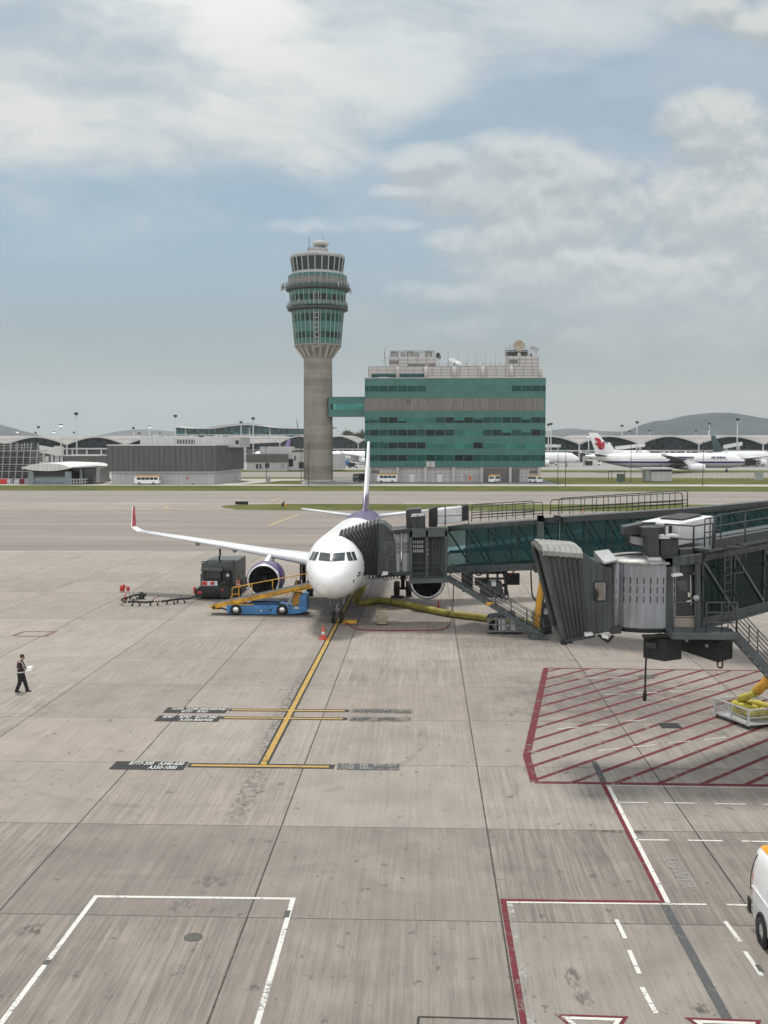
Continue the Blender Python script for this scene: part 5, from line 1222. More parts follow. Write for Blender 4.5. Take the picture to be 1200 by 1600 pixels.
# ---- wire basket with yellow hose
def basket():
    a, b, c = G(1117, 1120), G(1169, 1140), G(1236, 1133.5)
    B = thing('hose_basket', 'grey wire basket on castors at the edge of the red hatching', 'basket', ((a.x + c.x) / 2, (a.y + c.y) / 2, 0))
    d_ = a + (c - b); cor = [a, b, c, d_]; z = V((0, 0, 1)); z0, z1 = .14, .80
    MB().hexa([p + z * z0 for p in cor], [p + z * (z0 + .06) for p in cor]).build('deck', M_lg, B)
    f = MB(); m = MB()
    for p, q in zip(cor, cor[1:] + cor[:1]):
        for zz in (z0 + .05, .46, z1): f.bar(p + z * zz, q + z * zz, .05 if zz != .46 else .03)
        n = 22
        for i in range(n + 1): m.bar(p.lerp(q, i / n) + z * z0, p.lerp(q, i / n) + z * z1, .014)
        f.bar(p + z * z0, p + z * (z1 + .02), .08); f.bar(p.lerp(q, .5) + z * z0, p.lerp(q, .5) + z * z1, .06)
    f.build('frame', M_lg, B); m.build('wire_mesh', M_grey, B)
    for p in cor: MB().lathe([(.02, -.03), (.07, -.03), (.07, .03), (.02, .03)], p + z * .07 + (sum(cor, V()) / 4 - p) * .06, (1, 0, 0), 12).build('castor', M_rubber, B)
    o = sum(cor, V()) / 4; e1 = (b - a).normalized(); e2 = (c - b).normalized()
    P = []
    for i in range(26):
        t_ = i / 25; P.append(o + e1 * (.72 * sin(i * 1.15 + .4)) + e2 * (.5 * cos(i * .83)) + z * (.32 + .40 * t_ + .06 * sin(i * 2.1)))
    P += [W(1170, 1087, 45.3), W(1178, 1083, 45.3), W(1184, 1078, 45.2)]
    sp = spline(P, 5); hm = MB().tube(sp, [.15 + .035 * sin(i * .9) + .02 * sin(i * 2.3) for i in range(len(sp))], 10).build('fabric_hose', pm('bright_yellow_hose', (.42, .36, .05), .65, var=.25, scale=3., bump=.2))
    tag(hm, 'crumpled yellow fabric hose piled in the wire basket', 'hose')
basket()
# ---- white van with orange roof
def van():
    B = thing('van', 'white van with orange roof cut off by the right edge', 'van', (8.75, 23.7, 0))
    secs = [(26.10, .42, 1.95, .62, .0), (26.02, .34, 2.02, .80, .0), (25.7, .28, 2.10, .87, .0), (24.5, .27, 2.13, .88, 0.), (22.6, .27, 2.12, .88, 0.), (22.0, .28, 2.05, .87, 0.), (21.6, .32, 1.55, .85, 0.), (21.35, .36, 1.12, .8, 0.), (21.25, .45, .95, .7, 0.)]
    rings = []
    for y, zb, zt, hw, _ in secs:
        r = []
        for (fx, fz) in ((-.86, 0), (-1, .06), (-1.0, .30), (-1.015, .45), (-.985, .62), (-.93, .82), (-.87, .93), (-.74, .985), (-.45, 1.0), (0, 1.006), (.45, 1.), (.74, .985), (.87, .93), (.93, .82), (.985, .62), (1.015, .45), (1., .30), (1., .06), (.86, 0)):
            r.append(V((8.75 + fx * hw, y, zb + (zt - zb) * fz)))
        rings.append(r)
    MB().loft(rings).build('body', M_white, B)
    # roof paint follows the roof skin, a hair above it
    rr = []
    for y, zb, zt, hw, _ in [secs[1]] + secs[2:6]:
        rr.append([V((8.75 + fx * hw, y, zb + (zt - zb) * fz + .006)) for fx, fz in ((-.80, .966), (-.74, .985), (-.45, 1.0), (0, 1.006), (.45, 1.), (.74, .985), (.80, .966))])
    MB().loft(rr, 0, True, False).build('roof', pm('orange_roof_paint', (.75, .36, .03), .35, var=.08, coat=.3), B)
    x = 8.75 - .893
    MB().tube(spline([(x + .03, 25.95, .95), (x + .005, 25.9, 1.25), (x + .06, 25.88, 1.6), (x + .12, 25.78, 1.88)], 4), .012, 6).build('door_seam', M_blk2, B)
    wn = MB(); wn.hexa([(x + .04, 25.3, 1.25), (x + .04, 22.9, 1.25), (x + .14, 22.9, 1.72), (x + .14, 25.3, 1.72)], [(x + .06, 25.3, 1.25), (x + .06, 22.9, 1.25), (x + .16, 22.9, 1.72), (x + .16, 25.3, 1.72)]); 
    MB().tube([(x - .0, 25.75, 1.12), (x - .002, 22., 1.10)], .022, 6).build('side_trim', M_white, B)
    MB().box(x - .015, x + .03, 25.85, 26.08, .38, .75).build('rear_bumper', M_blk2, B, bevel=.03)
    for y in (25.0, 22.3):
        for sx in (-1, 1):
            wx = 8.75 + sx * .80
            truck_wheel(B, (wx, y, .34), .34, .22, (1, 0, 0), M_alu)
            MB().lathe([(.34, 0), (.41, 0), (.41, .03), (.34, .03)], (8.75 + sx * .875, y, .36), (sx, 0, 0), 24, 0, True, 0, 2 * pi).build('wheel_arch', M_black, B)
            MB().lathe([(.01, 0), (.40, 0), (.40, .02), (.01, .02)], (8.75 + sx * .868, y, .36), (sx, 0, 0), 24).build('wheel_well', M_black, B)
    MB().box(8.1, 9.4, 26.085, 26.11, 1.35, 1.8).build('rear_window', M_glassdk, B)
    for sx in (-1, 1): MB().box(8.75 + sx * .72 - .07, 8.75 + sx * .72 + .07, 26.06, 26.12, .8, 1.25).build('tail_lamp', M_red, B)
van()
# ---- people
def skinmesh(name, chains, mat, parent, sub=2):
    """chains: lists of (co, radius); coincident points are merged so the surface is continuous"""
    vs = []; rs = []; es = set(); idx = {}
    for ch in chains:
        prev = None
        for co, r in ch:
            k = tuple(round(c, 4) for c in co)
            if k not in idx: idx[k] = len(vs); vs.append(co); rs.append(r if hasattr(r, '__len__') else (r, r))
            i = idx[k]
            if prev is not None and prev != i: es.add((prev, i))
            prev = i
    me = bpy.data.meshes.new(name); me.from_pydata(vs, list(es), []); me.materials.append(mat)
    o = bpy.data.objects.new(name, me); COL.objects.link(o); o.parent = parent; WM[o.name] = WM[parent.name]
    o.modifiers.new('skin', 'SKIN'); 
    if not me.skin_vertices: me.attributes.new('sv', 'FLOAT', 'POINT')
    for i, sv in enumerate(me.skin_vertices[0].data): sv.radius = rs[i]; sv.use_root = (i == 0)
    sb = o.modifiers.new('sub', 'SUBSURF'); sb.levels = sb.render_levels = sub
    for m_ in o.modifiers: 
        if m_.type == 'SKIN': m_.use_smooth_shade = True
    return o
def person(loc, rz, label, group, leg_l, leg_r, arm_l, arm_r, shirt, vest, head_fwd=.05, vest_stripe=True, S=1.):
    """faces local +x; leg = (hip,knee,ankle) x/z offsets; arm = (elbow,wrist) positions"""
    Pn = thing('person', label, 'person', loc, rz, group); Pn.scale = (S, S, S)
    hipz = .90; sh = 1.40
    legs = []; feet = []
    for sy, (kn, an) in ((.09, leg_l), (-.09, leg_r)):
        legs.append([((0, 0, hipz + .03), .10), ((.0, sy, hipz - .08), .07), ((kn[0], sy * 1.05, kn[1]), .05), ((an[0], sy, an[1]), .038)]); feet.append((an, sy))
    tors = [((0, 0, hipz + .03), .10), ((.0, 0, 1.1), (.125, .10)), ((.0, 0, 1.28), (.15, .105)), ((-.01, 0, sh + .02), (.10, .085)), ((.01, 0, sh + .10), .052), ((head_fwd, 0, sh + .16), .055)]
    head = [((head_fwd, 0, sh + .16), .055), ((head_fwd + .012, 0, sh + .21), (.078, .09)), ((head_fwd + .008, 0, sh + .275), (.078, .098)), ((head_fwd - .005, 0, sh + .325), (.055, .07))]
    arms = []; hands = []
    for sy, (el, wr) in ((1, arm_l), (-1, arm_r)):
        el = V(el); wr = V(wr); d = (wr - el).normalized()
        arms.append([((-.01, 0, sh + .02), (.10, .085)), ((-.005, sy * .19, sh - .01), .052), (tuple(el), .041), (tuple(wr), .027)])
        pm_ = wr + d * .06; hands.append([(tuple(wr), .027), (tuple(pm_), (.038, .018))])
        x_, y_ = basis(d)
        for k in range(4):
            o = x_ * (.03 * (k - 1.5) / 1.5); L_ = (.055, .07, .066, .05)[k]
            hands.append([(tuple(pm_), (.038, .018)), (tuple(pm_ + d * .035 + o), .010), (tuple(pm_ + d * (.035 + L_ * .55) + o * 1.1 + y_ * .006), .009), (tuple(pm_ + d * (.03 + L_) + o * 1.1 + y_ * .022), .008)])
        hands.append([(tuple(pm_), (.038, .018)), (tuple(wr + d * .05 + x_ * .045), .011), (tuple(wr + d * .085 + x_ * .06 + y_ * .012), .010)])
    skinmesh('body', [tors, head] + legs + arms + hands, M_skin, Pn)
    skinmesh('trousers', [[((0, 0, hipz + .12), (.15, .18)), ((.0, 0, hipz - .0), (.16, .19))]] + [[((.0, 0, hipz - .0), (.16, .19)), (l[1][0], .14), (l[2][0], .1), (tuple(V(l[3][0]) + V((0, 0, .0))), .085), (tuple(V(l[3][0]) - V((0, 0, .045))), .085)] for l in legs], M_cloth, Pn)
    skinmesh('shirt', [[((0, 0, hipz + .06), (.15, .13)), ((.0, 0, 1.1), (.15, .125)), ((.0, 0, 1.28), (.175, .13)), ((-.01, 0, sh + .02), (.125, .105)), ((.0, 0, sh + .085), .062)]] + [[((-.01, 0, sh + .02), (.125, .105)), (a[1][0], .075), (a[2][0], .058), (tuple(V(a[2][0]).lerp(V(a[3][0]), .85)), .045)] for a in arms], shirt, Pn)
    vr = []
    for z, hx, hy in ((hipz + .0, .165, .215), (1.0, .16, .205), (1.12, .155, .20), (1.26, .165, .21), (1.36, .15, .20), (1.43, .10, .15)):
        vr.append([V((hx * cos(2 * pi * j / 24), hy * sin(2 * pi * j / 24), z)) for j in range(24)])
    v_ = MB().loft(vr, 0, True, True, (False, False)).build('vest', vest, Pn, world=False); v_.modifiers.new('thick', 'SOLIDIFY').thickness = .01
    if vest_stripe:
        for z, hx, hy in ((hipz + .035, .172, .222), (1.10, .165, .212)):
            MB().loft([[V((hx * cos(2 * pi * j / 24), hy * sin(2 * pi * j / 24), z + dz)) for j in range(24)] for dz in (0, .05)], 0, True, True, (False, False)).build('reflective_band', M_refl, v_, world=False)
        for sy in (-1, 1):
            MB().tube([(.15, sy * .10, 1.15), (.16, sy * .10, 1.28), (.10, sy * .11, 1.42), (-.02, sy * .11, 1.455), (-.12, sy * .1, 1.41), (-.17, sy * .1, 1.28), (-.16, sy * .1, 1.12)], .02, 6).build('shoulder_band', M_refl, v_, world=False)
    for (an, sy) in feet:
        z0 = max(0., an[1] - .09)
        MB().loft([[V((an[0] + x, sy + y * hw, z0 + zz)) for y, zz in ((-1, 0), (1, 0), (1, ht * .6), (.6, ht), (-.6, ht), (-1, ht * .6))] for x, hw, ht in ((-.09, .032, .08), (-.05, .042, .11), (.04, .042, .10), (.11, .046, .06), (.17, .04, .045), (.20, .02, .03))]).build('shoe', M_black, Pn, world=False, bevel=.008)
    hx = head_fwd; hz = sh + .27
    hr_ = MB(); rings = []
    for k in range(8):
        a = pi * .5 * k / 7 * 1.25 - .38; rings.append([V((hx - .022 + .105 * cos(a) * cos(2 * pi * j / 18), .092 * cos(a) * sin(2 * pi * j / 18), hz + .03 + .105 * sin(a) - (.035 if cos(2 * pi * j / 18) < 0 and k == 0 else 0))) for j in range(18)])
    hr_.loft(rings, 0, True, True, (False, True)).build('hair', M_hair, Pn, world=False)
    for sy in (-.033, .033): MB().sphere((hx + .088, sy, hz - .005), .010, 8).build('eye', M_black, Pn, world=False)
    for sy in (-1, 1): MB().sphere((hx - .005, sy * .083, hz - .015), (.02, .012, .032), 8).build('ear', M_skin, Pn, world=False)
    MB().tube([(hx + .088, 0, hz - .0), (hx + .115, 0, hz - .045), (hx + .09, 0, hz - .055)], [.008, .014, .01], 8).build('nose', M_skin, Pn, world=False)
    MB().tube([(hx + .085, -.024, hz - .085), (hx + .093, 0, hz - .083), (hx + .085, .024, hz - .085)], .006, 6).build('mouth', M_red, Pn, world=False)
    return Pn
g = G(33.5, 1081)
person(g, radians(-4), 'worker in dark clothes and vest walking while reading a white sheet', 'ground crew on foot', ((.13, .49), (.25, .10)), ((-.02, .47), (-.19, .09)), ((.02, .26, 1.14), (.25, .12, 1.10)), ((.0, -.25, 1.13), (.24, -.10, 1.12)), M_shirt, M_vestd, .09)
rows = []
sp_o = g + V((.0, 0, 0))
pb = MB(); pb.loft([[g + V((.27 + .26 * i / 3 + .04 * k / 4, -.16 + .10 * i / 3 + .12 * k / 4, 1.0 + .22 * k / 4 + .01 * sin(i))) for i in range(4)] for k in range(5)], 0, True, False)
po = pb.build('sheet_of_paper', pm('white_paper', (.85, .85, .85), .8, var=.02)); po.modifiers.new('thick', 'SOLIDIFY').thickness = .003
tag(po, "white sheet of paper held in the walking worker's hands", 'paper')
g2 = G(373, 936)
person(g2, radians(-100), 'worker in orange vest standing at the refuelling truck', 'ground crew on foot', ((.02, .48), (.0, .09)), ((.03, .48), (.02, .09)), ((.0, .26, 1.13), (.16, .22, .95)), ((.0, -.27, 1.13), (.12, -.26, .92)), pm('dark_shirt', (.03, .03, .035), .9), pm('orange_vest', (.45, .07, .035), .8, var=.2))
# ------------------------------------------------------------------ control tower, office block, link
def facade_glass(name, col, rough=.10, var=.25):
    """reflective spandrel / vision glass, panel to panel tone differences"""
    if name in MC: return MC[name]
    m, t, b = newmat(name); o = t.obj(); x, y, z = t.sep(o)
    n = t.noise(o, .12, 3, .6); c = t.comb(t.math('FLOOR', t.math('DIVIDE', x, 3.03)), 0., t.math('FLOOR', t.math('DIVIDE', z, 1.9)))
    wn = t.new('ShaderNodeTexWhiteNoise', noise_dimensions='3D'); t.link(c, wn.inputs[0])
    k = t.math('ADD', t.math('MULTIPLY', n, .6), t.math('MULTIPLY', wn.outputs[0], .4))
    t.link(t.mix(t.step(k, .25, .75), tuple(q * (1 - var) for q in col), tuple(q * (1 + var) for q in col)), b.inputs['Base Color'])
    b.inputs['Roughness'].default_value = rough; b.inputs['Specular IOR Level'].default_value = .3 if 'spandrel' in name else .14
    MC[name] = m; return m
M_span = facade_glass('green_spandrel_glass', (.045, .146, .130), .2, .10)
M_vis = [facade_glass('green_window_glass', (.012, .062, .054), .08), facade_glass('dark_green_window_glass', (.008, .032, .029), .08), facade_glass('blackish_window_glass', (.008, .018, .018), .08), facade_glass('teal_window_glass', (.035, .16, .135), .1)]
M_tow = None
def concm(name, col, band=2.4):
    m, t, b = newmat(name); o = t.obj(); x, y, z = t.sep(o)
    n = t.noise(o, .35, 6, .65); s_ = t.noise(t.vmath('MULTIPLY', o, (1.2, 1.2, .09)), .6, 5, .6)
    fz = t.math('MULTIPLY', t.math('ABSOLUTE', t.math('SUBTRACT', t.math('FRACT', t.math('DIVIDE', z, band)), .5)), band)
    lift = t.new('ShaderNodeTexWhiteNoise', noise_dimensions='1D'); t.link(t.math('FLOOR', t.math('DIVIDE', z, band)), lift.inputs['W'])
    k = t.math('ADD', t.math('MULTIPLY', n, .45), t.math('ADD', t.math('MULTIPLY', s_, .35), t.math('MULTIPLY', lift.outputs[0], .2)))
    c = t.mix(t.step(k, .3, .7), tuple(q * .72 for q in col), tuple(q * 1.18 for q in col))
    c = t.mix(t.step(fz, .04, .10, .35, 0.), c, tuple(q * .5 for q in col))
    t.link(c, b.inputs['Base Color']); b.inputs['Roughness'].default_value = .9; b.inputs['Specular IOR Level'].default_value = .2
    return m
M_tow = concm('tower_concrete', (.258, .235, .208))
M_gband = pm('weathered_grey_band', (.178, .162, .15), .8, var=.2, scale=.25, streak=.75)
M_wpan = pm('white_cladding_panel', (.44, .425, .415), .6, var=.08, scale=.2, streak=.4)
M_joint = pm('panel_joint_dark', (.13, .12, .12), .7)
M_mull = pm('pale_mullion', (.24, .28, .265), .5, var=.1)
M_gmull = pm('green_mullion', (.085, .165, .145), .5, var=.1)
M_dkband = pm('balcony_dark', (.045, .055, .052), .6, var=.2)
def tower():
    YT = 331.; c = W(497.5, 752, YT); cx = c.x
    Z = lambda v: W(497.5, v, YT).z
    S = YT / F / 1.0 * 1.0; S = (W(520, 640, YT) - W(475, 640, YT)).length / 45.
    T = thing('control_tower', 'tall concrete control tower with flared green glass top', 'control tower', (cx, YT, 0))
    o = (cx, YT, 0)
    MB().lathe([(22.9 * S, 0), (22.6 * S, Z(700)), (22.1 * S, Z(600)), (22. * S, Z(559)), (22.8 * S, Z(557))], o, n=64).build('shaft', M_tow, T)
    MB().lathe([(26 * S, .02), (26 * S, .5), (22.9 * S, .55)], o, n=48).build('plinth', M_conc2, T)
    MB().lathe([(22.3 * S, Z(559)), (24 * S, Z(555)), (34.8 * S, Z(542.5)), (36.6 * S, Z(541)), (36.6 * S, Z(539.5)), (34 * S, Z(539.3))], o, n=64).build('flared_collar', M_tow, T)
    for k in range(18):
        a = 2 * pi * k / 18 + .05; d = V((cos(a), sin(a), 0)); tx = V((-sin(a), cos(a), 0)) * .35; b_ = V(o)
        MB().prism([b_ + d * (22 * S) + V((0, 0, Z(560))) - tx, b_ + d * (23.6 * S) + V((0, 0, Z(559.5))) - tx, b_ + d * (35.8 * S) + V((0, 0, Z(542.5))) - tx, b_ + d * (34 * S) + V((0, 0, Z(542.))) - tx], tx * 2).build('fin', M_conc2, T)
    NP = 30
    def ring(name, v0, r0, v1, r1, m, par=T, n=NP): return MB().lathe([(r0 * S, Z(v0)), (r1 * S, Z(v1))], o, n=n, sm=False).build(name, m, par)
    def rad(v, v0, r0, v1, r1): return r0 + (r1 - r0) * (v - v0) / (v1 - v0)
    # lower glazed cone
    spans = [(540, 35.4, 484.5, 40.2, [(530.5, 521), (505, 493.5)]), (480, 41.4, 455, 43.4, [(474, 464)]), (449.5, 44.4, 431.5, 44.6, [])]
    for v0, r0, v1, r1, bands in spans:
        g = MB().lathe([(r0 * S, Z(v0)), (r1 * S, Z(v1)), ((r1 - 1.5) * S, Z(v1) + .05)], o, n=NP, sm=False).build('glazed_storey', M_span, T)
        for (b0, b1) in bands:
            for k in range(NP):
                a0 = 2 * pi * (k + .07) / NP; a1 = 2 * pi * (k + .93) / NP; x, y = basis(V((0, 0, 1)))
                def pt(a, v, e=.06):
                    # on the flat facet between two ring points
                    p0 = V((cos(2 * pi * k / NP), sin(2 * pi * k / NP), 0)); p1 = V((cos(2 * pi * (k + 1) / NP), sin(2 * pi * (k + 1) / NP), 0)); f = (a - 2 * pi * k / NP) / (2 * pi / NP)
                    q = p0.lerp(p1, f) * (rad(v, v0, r0, v1, r1) * S); nrm = (p0 + p1).normalized(); q = x * q.x + y * q.y; nn = x * nrm.x + y * nrm.y
                    return V(o) + q + nn * e + V((0, 0, Z(v)))
                MB().face([pt(a0, b0), pt(a1, b0), pt(a1, b1), pt(a0, b1)]).build('window', R.choice(M_vis[:3]) if (b0 > 520 or v0 < 490) else R.choice(M_vis[:2]), T)
        m = MB(); x, y = basis(V((0, 0, 1)))
        for k in range(NP):
            a = 2 * pi * k / NP; d = x * cos(a) + y * sin(a); m.bar(V(o) + d * (r0 * S + .05) + V((0, 0, Z(v0))), V(o) + d * (r1 * S + .05) + V((0, 0, Z(v1))), .22)
        m.build('mullion', M_mull, T)
    # blinds band in the upper storey
    MB().lathe([(44.62 * S, Z(446.5)), (44.68 * S, Z(437.))], o, n=NP, sm=False).build('blind_band', M_gband, T)
    # balconies
    for v0, v1, r in ((486.5, 481, 46.8), (456, 449.5, 49.0)):
        bo = MB().lathe([(40 * S, Z(v0 + 1)), (r * S - .4, Z(v0)), (r * S, Z(v0 - 1)), (r * S, Z(v1 + 1)), (r * S - .5, Z(v1 + 1)), (40 * S, Z(v1 + 1.2))], o, n=60).build('balcony', M_dkband, T)
        rl = MB()
        for hh in (.6, 1.2): rl.lathe([(r * S - .1, Z(v1) + hh), (r * S, Z(v1) + hh), (r * S, Z(v1) + hh + .12), (r * S - .1, Z(v1) + hh + .12)], o, n=60)
        for k in range(40):
            a = 2 * pi * k / 40; rl.bar(V(o) + V((cos(a), sin(a), 0)) * (r * S - .05) + V((0, 0, Z(v1))), V(o) + V((cos(a), sin(a), 0)) * (r * S - .05) + V((0, 0, Z(v1) + 1.3)), .1)
        rl.build('balcony_railing', M_grey, bo)
    # control cab
    MB().lathe([(41 * S, Z(431.5)), (40.2 * S, Z(430)), (39.6 * S, Z(427.5)), (38.5 * S, Z(426.5))], o, n=60).build('cab_sill', M_trim, T)
    MB().lathe([(36.8 * S, Z(427)), (39.2 * S, Z(404))], o, n=40).build('cab_interior', pm('dark_interior', (.022, .05, .05), .7), T)
    NC = 24
    MB().lathe([(38.6 * S, Z(427)), (41.6 * S, Z(405))], o, n=NC, sm=False).build('cab_glazing', glassm('cab_glass', (.05, .08, .09), .35, .03, .6), T)
    m = MB(); x, y = basis(V((0, 0, 1)))
    for k in range(NC):
        a = 2 * pi * k / NC; d = x * cos(a) + y * sin(a); m.bar(V(o) + d * (38.7 * S) + V((0, 0, Z(427))), V(o) + d * (41.7 * S) + V((0, 0, Z(405))), .3)
    m.build('cab_mullion', M_trim, T)
    MB().lathe([(41 * S, Z(406)), (42.2 * S, Z(405)), (42.2 * S, Z(400.5)), (40 * S, Z(399.8)), (15 * S, Z(398.8))], o, n=60).build('cab_roof', M_trim, T)
    MB().lathe([(15.8 * S, Z(399.5)), (15.8 * S, Z(389)), (14 * S, Z(388.6)), (2, Z(388.6))], o, n=28, sm=False).build('radar_drum', M_trim, T)
    m = MB()
    for k in range(28):
        a = 2 * pi * k / 28; m.bar(V(o) + V((cos(a), sin(a), 0)) * (15.9 * S) + V((0, 0, Z(399.5))), V(o) + V((cos(a), sin(a), 0)) * (15.9 * S) + V((0, 0, Z(388))), .12)
    m.build('drum_rib', M_grey, T)
    MB().cyl((cx, YT, Z(389)), (cx, YT, Z(386.5)), 1.6).build('radar_neck', M_grey, T)
    ca = R.random
    MB().lathe([(.05, Z(387)), (9 * S, Z(386)), (12.2 * S, Z(382.8)), (12.4 * S, Z(380.5)), (11 * S, Z(378)), (7 * S, Z(377)), (.05, Z(376.8))], (cx + 1, YT, 0), n=28).build('radar_dome', pm('radar_dome_paint', (.40, .39, .37), .6, var=.2, scale=.6), T)
    for u, v in ((482.5, 368), (484, 371), (504, 367), (506.5, 370)): MB().cyl(W(u, 389, YT - 2), W(u, v, YT - 2), .06, .03, 6).build('antenna', M_dk, T)
    # centre ladder shaft
    p = lambda v, r: V((cx + .3, YT - r * S - .25, Z(v)))
    sh_ = MB(); 
    for q in (-.7, .7): sh_.bar(p(545, 35.6) + V((q, 0, 0)), p(484.5, 40.5) + V((q, 0, 0)), .22); sh_.bar(p(480, 41.5) + V((q, 0, 0)), p(461, 43) + V((q, 0, 0)), .22)
    for k in range(9): v = 545 - k * 7.4; sh_.bar(p(v, rad(v, 540, 35.5, 484, 40.3)) + V((-.7, 0, 0)), p(v, rad(v, 540, 35.5, 484, 40.3)) + V((.7, 0, 0)), .2)
    sh_.build('access_ladder', M_trim, T)
    # dishes and aerials on the balconies
    def dish(u, v, r, ax, y): 
        q = W(u, v, y); return MB().lathe([(.05, 0), (r * .6, .1 * r), (r, .35 * r)], q, ax, 18).cyl(q, q - V(ax) * .4, .15, n=8).build('dish_antenna', M_grey, T)
    dish(441.5, 450, 1.1, (-1, -.3, .1), YT); dish(444, 446.5, .8, (-.8, -.6, .2), YT - 1); dish(546, 455, .9, (1, -.4, 0), YT); dish(449, 480, .7, (-1, -.2, .1), YT); dish(541, 478, .8, (1, -.3, .2), YT)
    for u0, u1, v in ((440, 451, 449.5), (440.5, 451, 452), (537, 547, 451), (447, 457, 481), (534, 544, 480)): MB().bar(W(u0, v, YT - 1), W(u1, v, YT - 1), .2).build('outrigger', M_dk, T)
    for u, v0, v1 in ((448, 452, 441), (447, 453, 443), (452, 481, 470), (450.5, 481, 472), (542.5, 451, 442), (545.5, 453, 445), (540, 480, 471), (543, 482, 473), (440.5, 455, 445), (487.5, 448, 438), (501, 448, 437), (513, 448, 439), (529, 448, 440), (486, 470, 464), (515.5, 478, 468), (527, 478, 470), (466, 474, 467)):
        MB().cyl(W(u, v0, YT - 7 if 455 < u < 535 else YT - 1), W(u, v1, YT - 7 if 455 < u < 535 else YT - 1), .14, .10, 6).build('antenna', R.choice([M_dk, M_grey, M_lg]), T)
    dr = MB(); px_prism([(483, 751), (483, 741.5), (486.5, 741.5), (486.5, 751)], YT - 22.9 * S - .1 + 1.4, .5, dr); dr.build('door', M_wpan, T)
    return T
tower()
def office():
    YB = 325.; P = lambda u, v: W(u, v, YB)
    x0, x1 = P(570, 670).x, P(852.3, 670).x; DEP = 26.; Z = lambda v: P(700, v).z
    B = thing('office_block', 'five storey green glass office block beside the control tower', 'building', ((x0 + x1) / 2, YB + DEP / 2, 0))
    rz = lambda zy: 520 + zy / 3.871
    rx = lambda zx_: x0 + (x1 - x0) * (zx_ - 40) / (1131 - 40)
    MB().box(x0, x1, YB, YB + DEP, Z(rz(812)), Z(rz(274))).build('glass_facade', M_span, B)
    MB().box(x0 - .06, x1 - .6, YB - .06, YB + DEP, Z(rz(471)), Z(rz(396))).build('concrete_band', M_gband, B)
    MB().box(x0 - .2, x1 + .1, YB - .2, YB + DEP + .2, Z(rz(275)), Z(rz(270))).build('coping', M_wpan, B)
    cols = [40, 67] + [67 + 57.3 * k for k in range(1, 18)] + [1104, 1131]
    cols = [40, 68, 125, 183, 240, 297, 355, 410, 467, 525, 582, 640, 697, 755, 812, 870, 927, 986, 1044, 1103, 1131]
    rows = [(320, 355, 0), (511, 545, 1), (586, 622, 2), (663, 699, 3), (739, 774, 4)]
    def kind(r, c):
        z = (cols[c] + cols[c + 1]) / 2
        if r == 0: return M_vis[0] if (z < 410 or z > 927) else None
        if r == 1: return M_vis[3] if 297 < z < 467 else R.choice([M_vis[1], M_vis[1], M_vis[2], M_vis[0]]) 
        if r == 2: return M_vis[3] if 582 < z < 760 and R.random() < .7 else R.choice([M_vis[1], M_vis[2], M_vis[1], M_vis[0]])
        if r == 3: return M_vis[2] if (183 < z < 410 or 697 < z < 760) else (M_vis[0] if z < 183 else M_vis[3])
        return M_vis[2] if (183 < z < 297 or 582 < z < 697) else R.choice([M_vis[0], M_vis[1], M_vis[0]])
    for t_, b_, r in rows:
        for c in range(len(cols) - 1):
            m = kind(r, c)
            if m is None: continue
            a, e = rx(cols[c]) + .09, rx(cols[c + 1]) - .09; z0, z1 = Z(rz(b_)), Z(rz(t_))
            MB().box(a, e, YB - .03, YB + .05, z0, z1).build('window', m, B)
            if r in (1, 2) and R.random() < .3:
                h = R.uniform(.25, .7); MB().box(a + .05, e - .05, YB - .036, YB - .02, z1 - (z1 - z0) * h, z1 - .02).build('window_blind', M_vis[3], B)
    m = MB()
    for c in cols[1:-1]: m.box(rx(c) - .05, rx(c) + .05, YB - .09, YB, Z(rz(812)), Z(rz(275)))
    for zy in (318, 357, 392, 473, 509, 547, 584, 624, 661, 701, 737, 776): m.box(x0, x1, YB - .075, YB, Z(rz(zy)) - .05, Z(rz(zy)) + .05)
    m.build('mullion', M_gmull, B)
    # stains running down the concrete band
    b = MB()
    for c, w_, h in ((290, 30, 34), (420, 5, 28), (467, 3, 14), (582, 3, 26), (640, 4, 12), (697, 4, 32), (812, 3, 20), (870, 4, 24), (986, 4, 18), (1040, 3, 14)): b.box(rx(c), rx(c + w_), YB - .075, YB - .062, Z(rz(398 + h)), Z(rz(397)))
    b.build('stain', pm('damp_stain', (.115, .105, .10), .9, var=.3, scale=.4), B)
    # ground floor
    MB().box(x0 + 1.2, x1 - 1.2, YB + .8, YB + DEP - 1, 0, Z(rz(812))).build('ground_floor_wall', M_wpan, B)
    g = MB()
    for k in range(36): x = x0 + 1.2 + (x1 - x0 - 2.4) * k / 36; g.box(x - .03, x + .03, YB + .77, YB + .81, 0, Z(rz(815)))
    for zy in (828, 850, 873): g.box(x0 + 1.2, x1 - 1.2, YB + .765, YB + .81, Z(rz(zy)) - .03, Z(rz(zy)) + .03)
    g.build('panel_joint', M_joint, B)
    for zx_ in (68, 240, 408, 580, 750, 922, 1096): MB().box(rx(zx_ - 8), rx(zx_ + 8), YB + .05, YB + .75, 0, Z(rz(813))).build('column', M_wpan, B)
    M_shut = pm('roller_shutter', (.13, .12, .115), .6, var=.15)
    for a, e in ((762, 912), (930, 978)): MB().box(rx(a), rx(e), YB + .6, YB + .79, 0, Z(rz(822))).build('roller_shutter', M_shut, B)
    for a, e, t0 in ((311, 340, 858), (480, 508, 858)): MB().box(rx(a), rx(e), YB + .7, YB + .79, 0, Z(rz(t0))).build('door', M_offw, B)
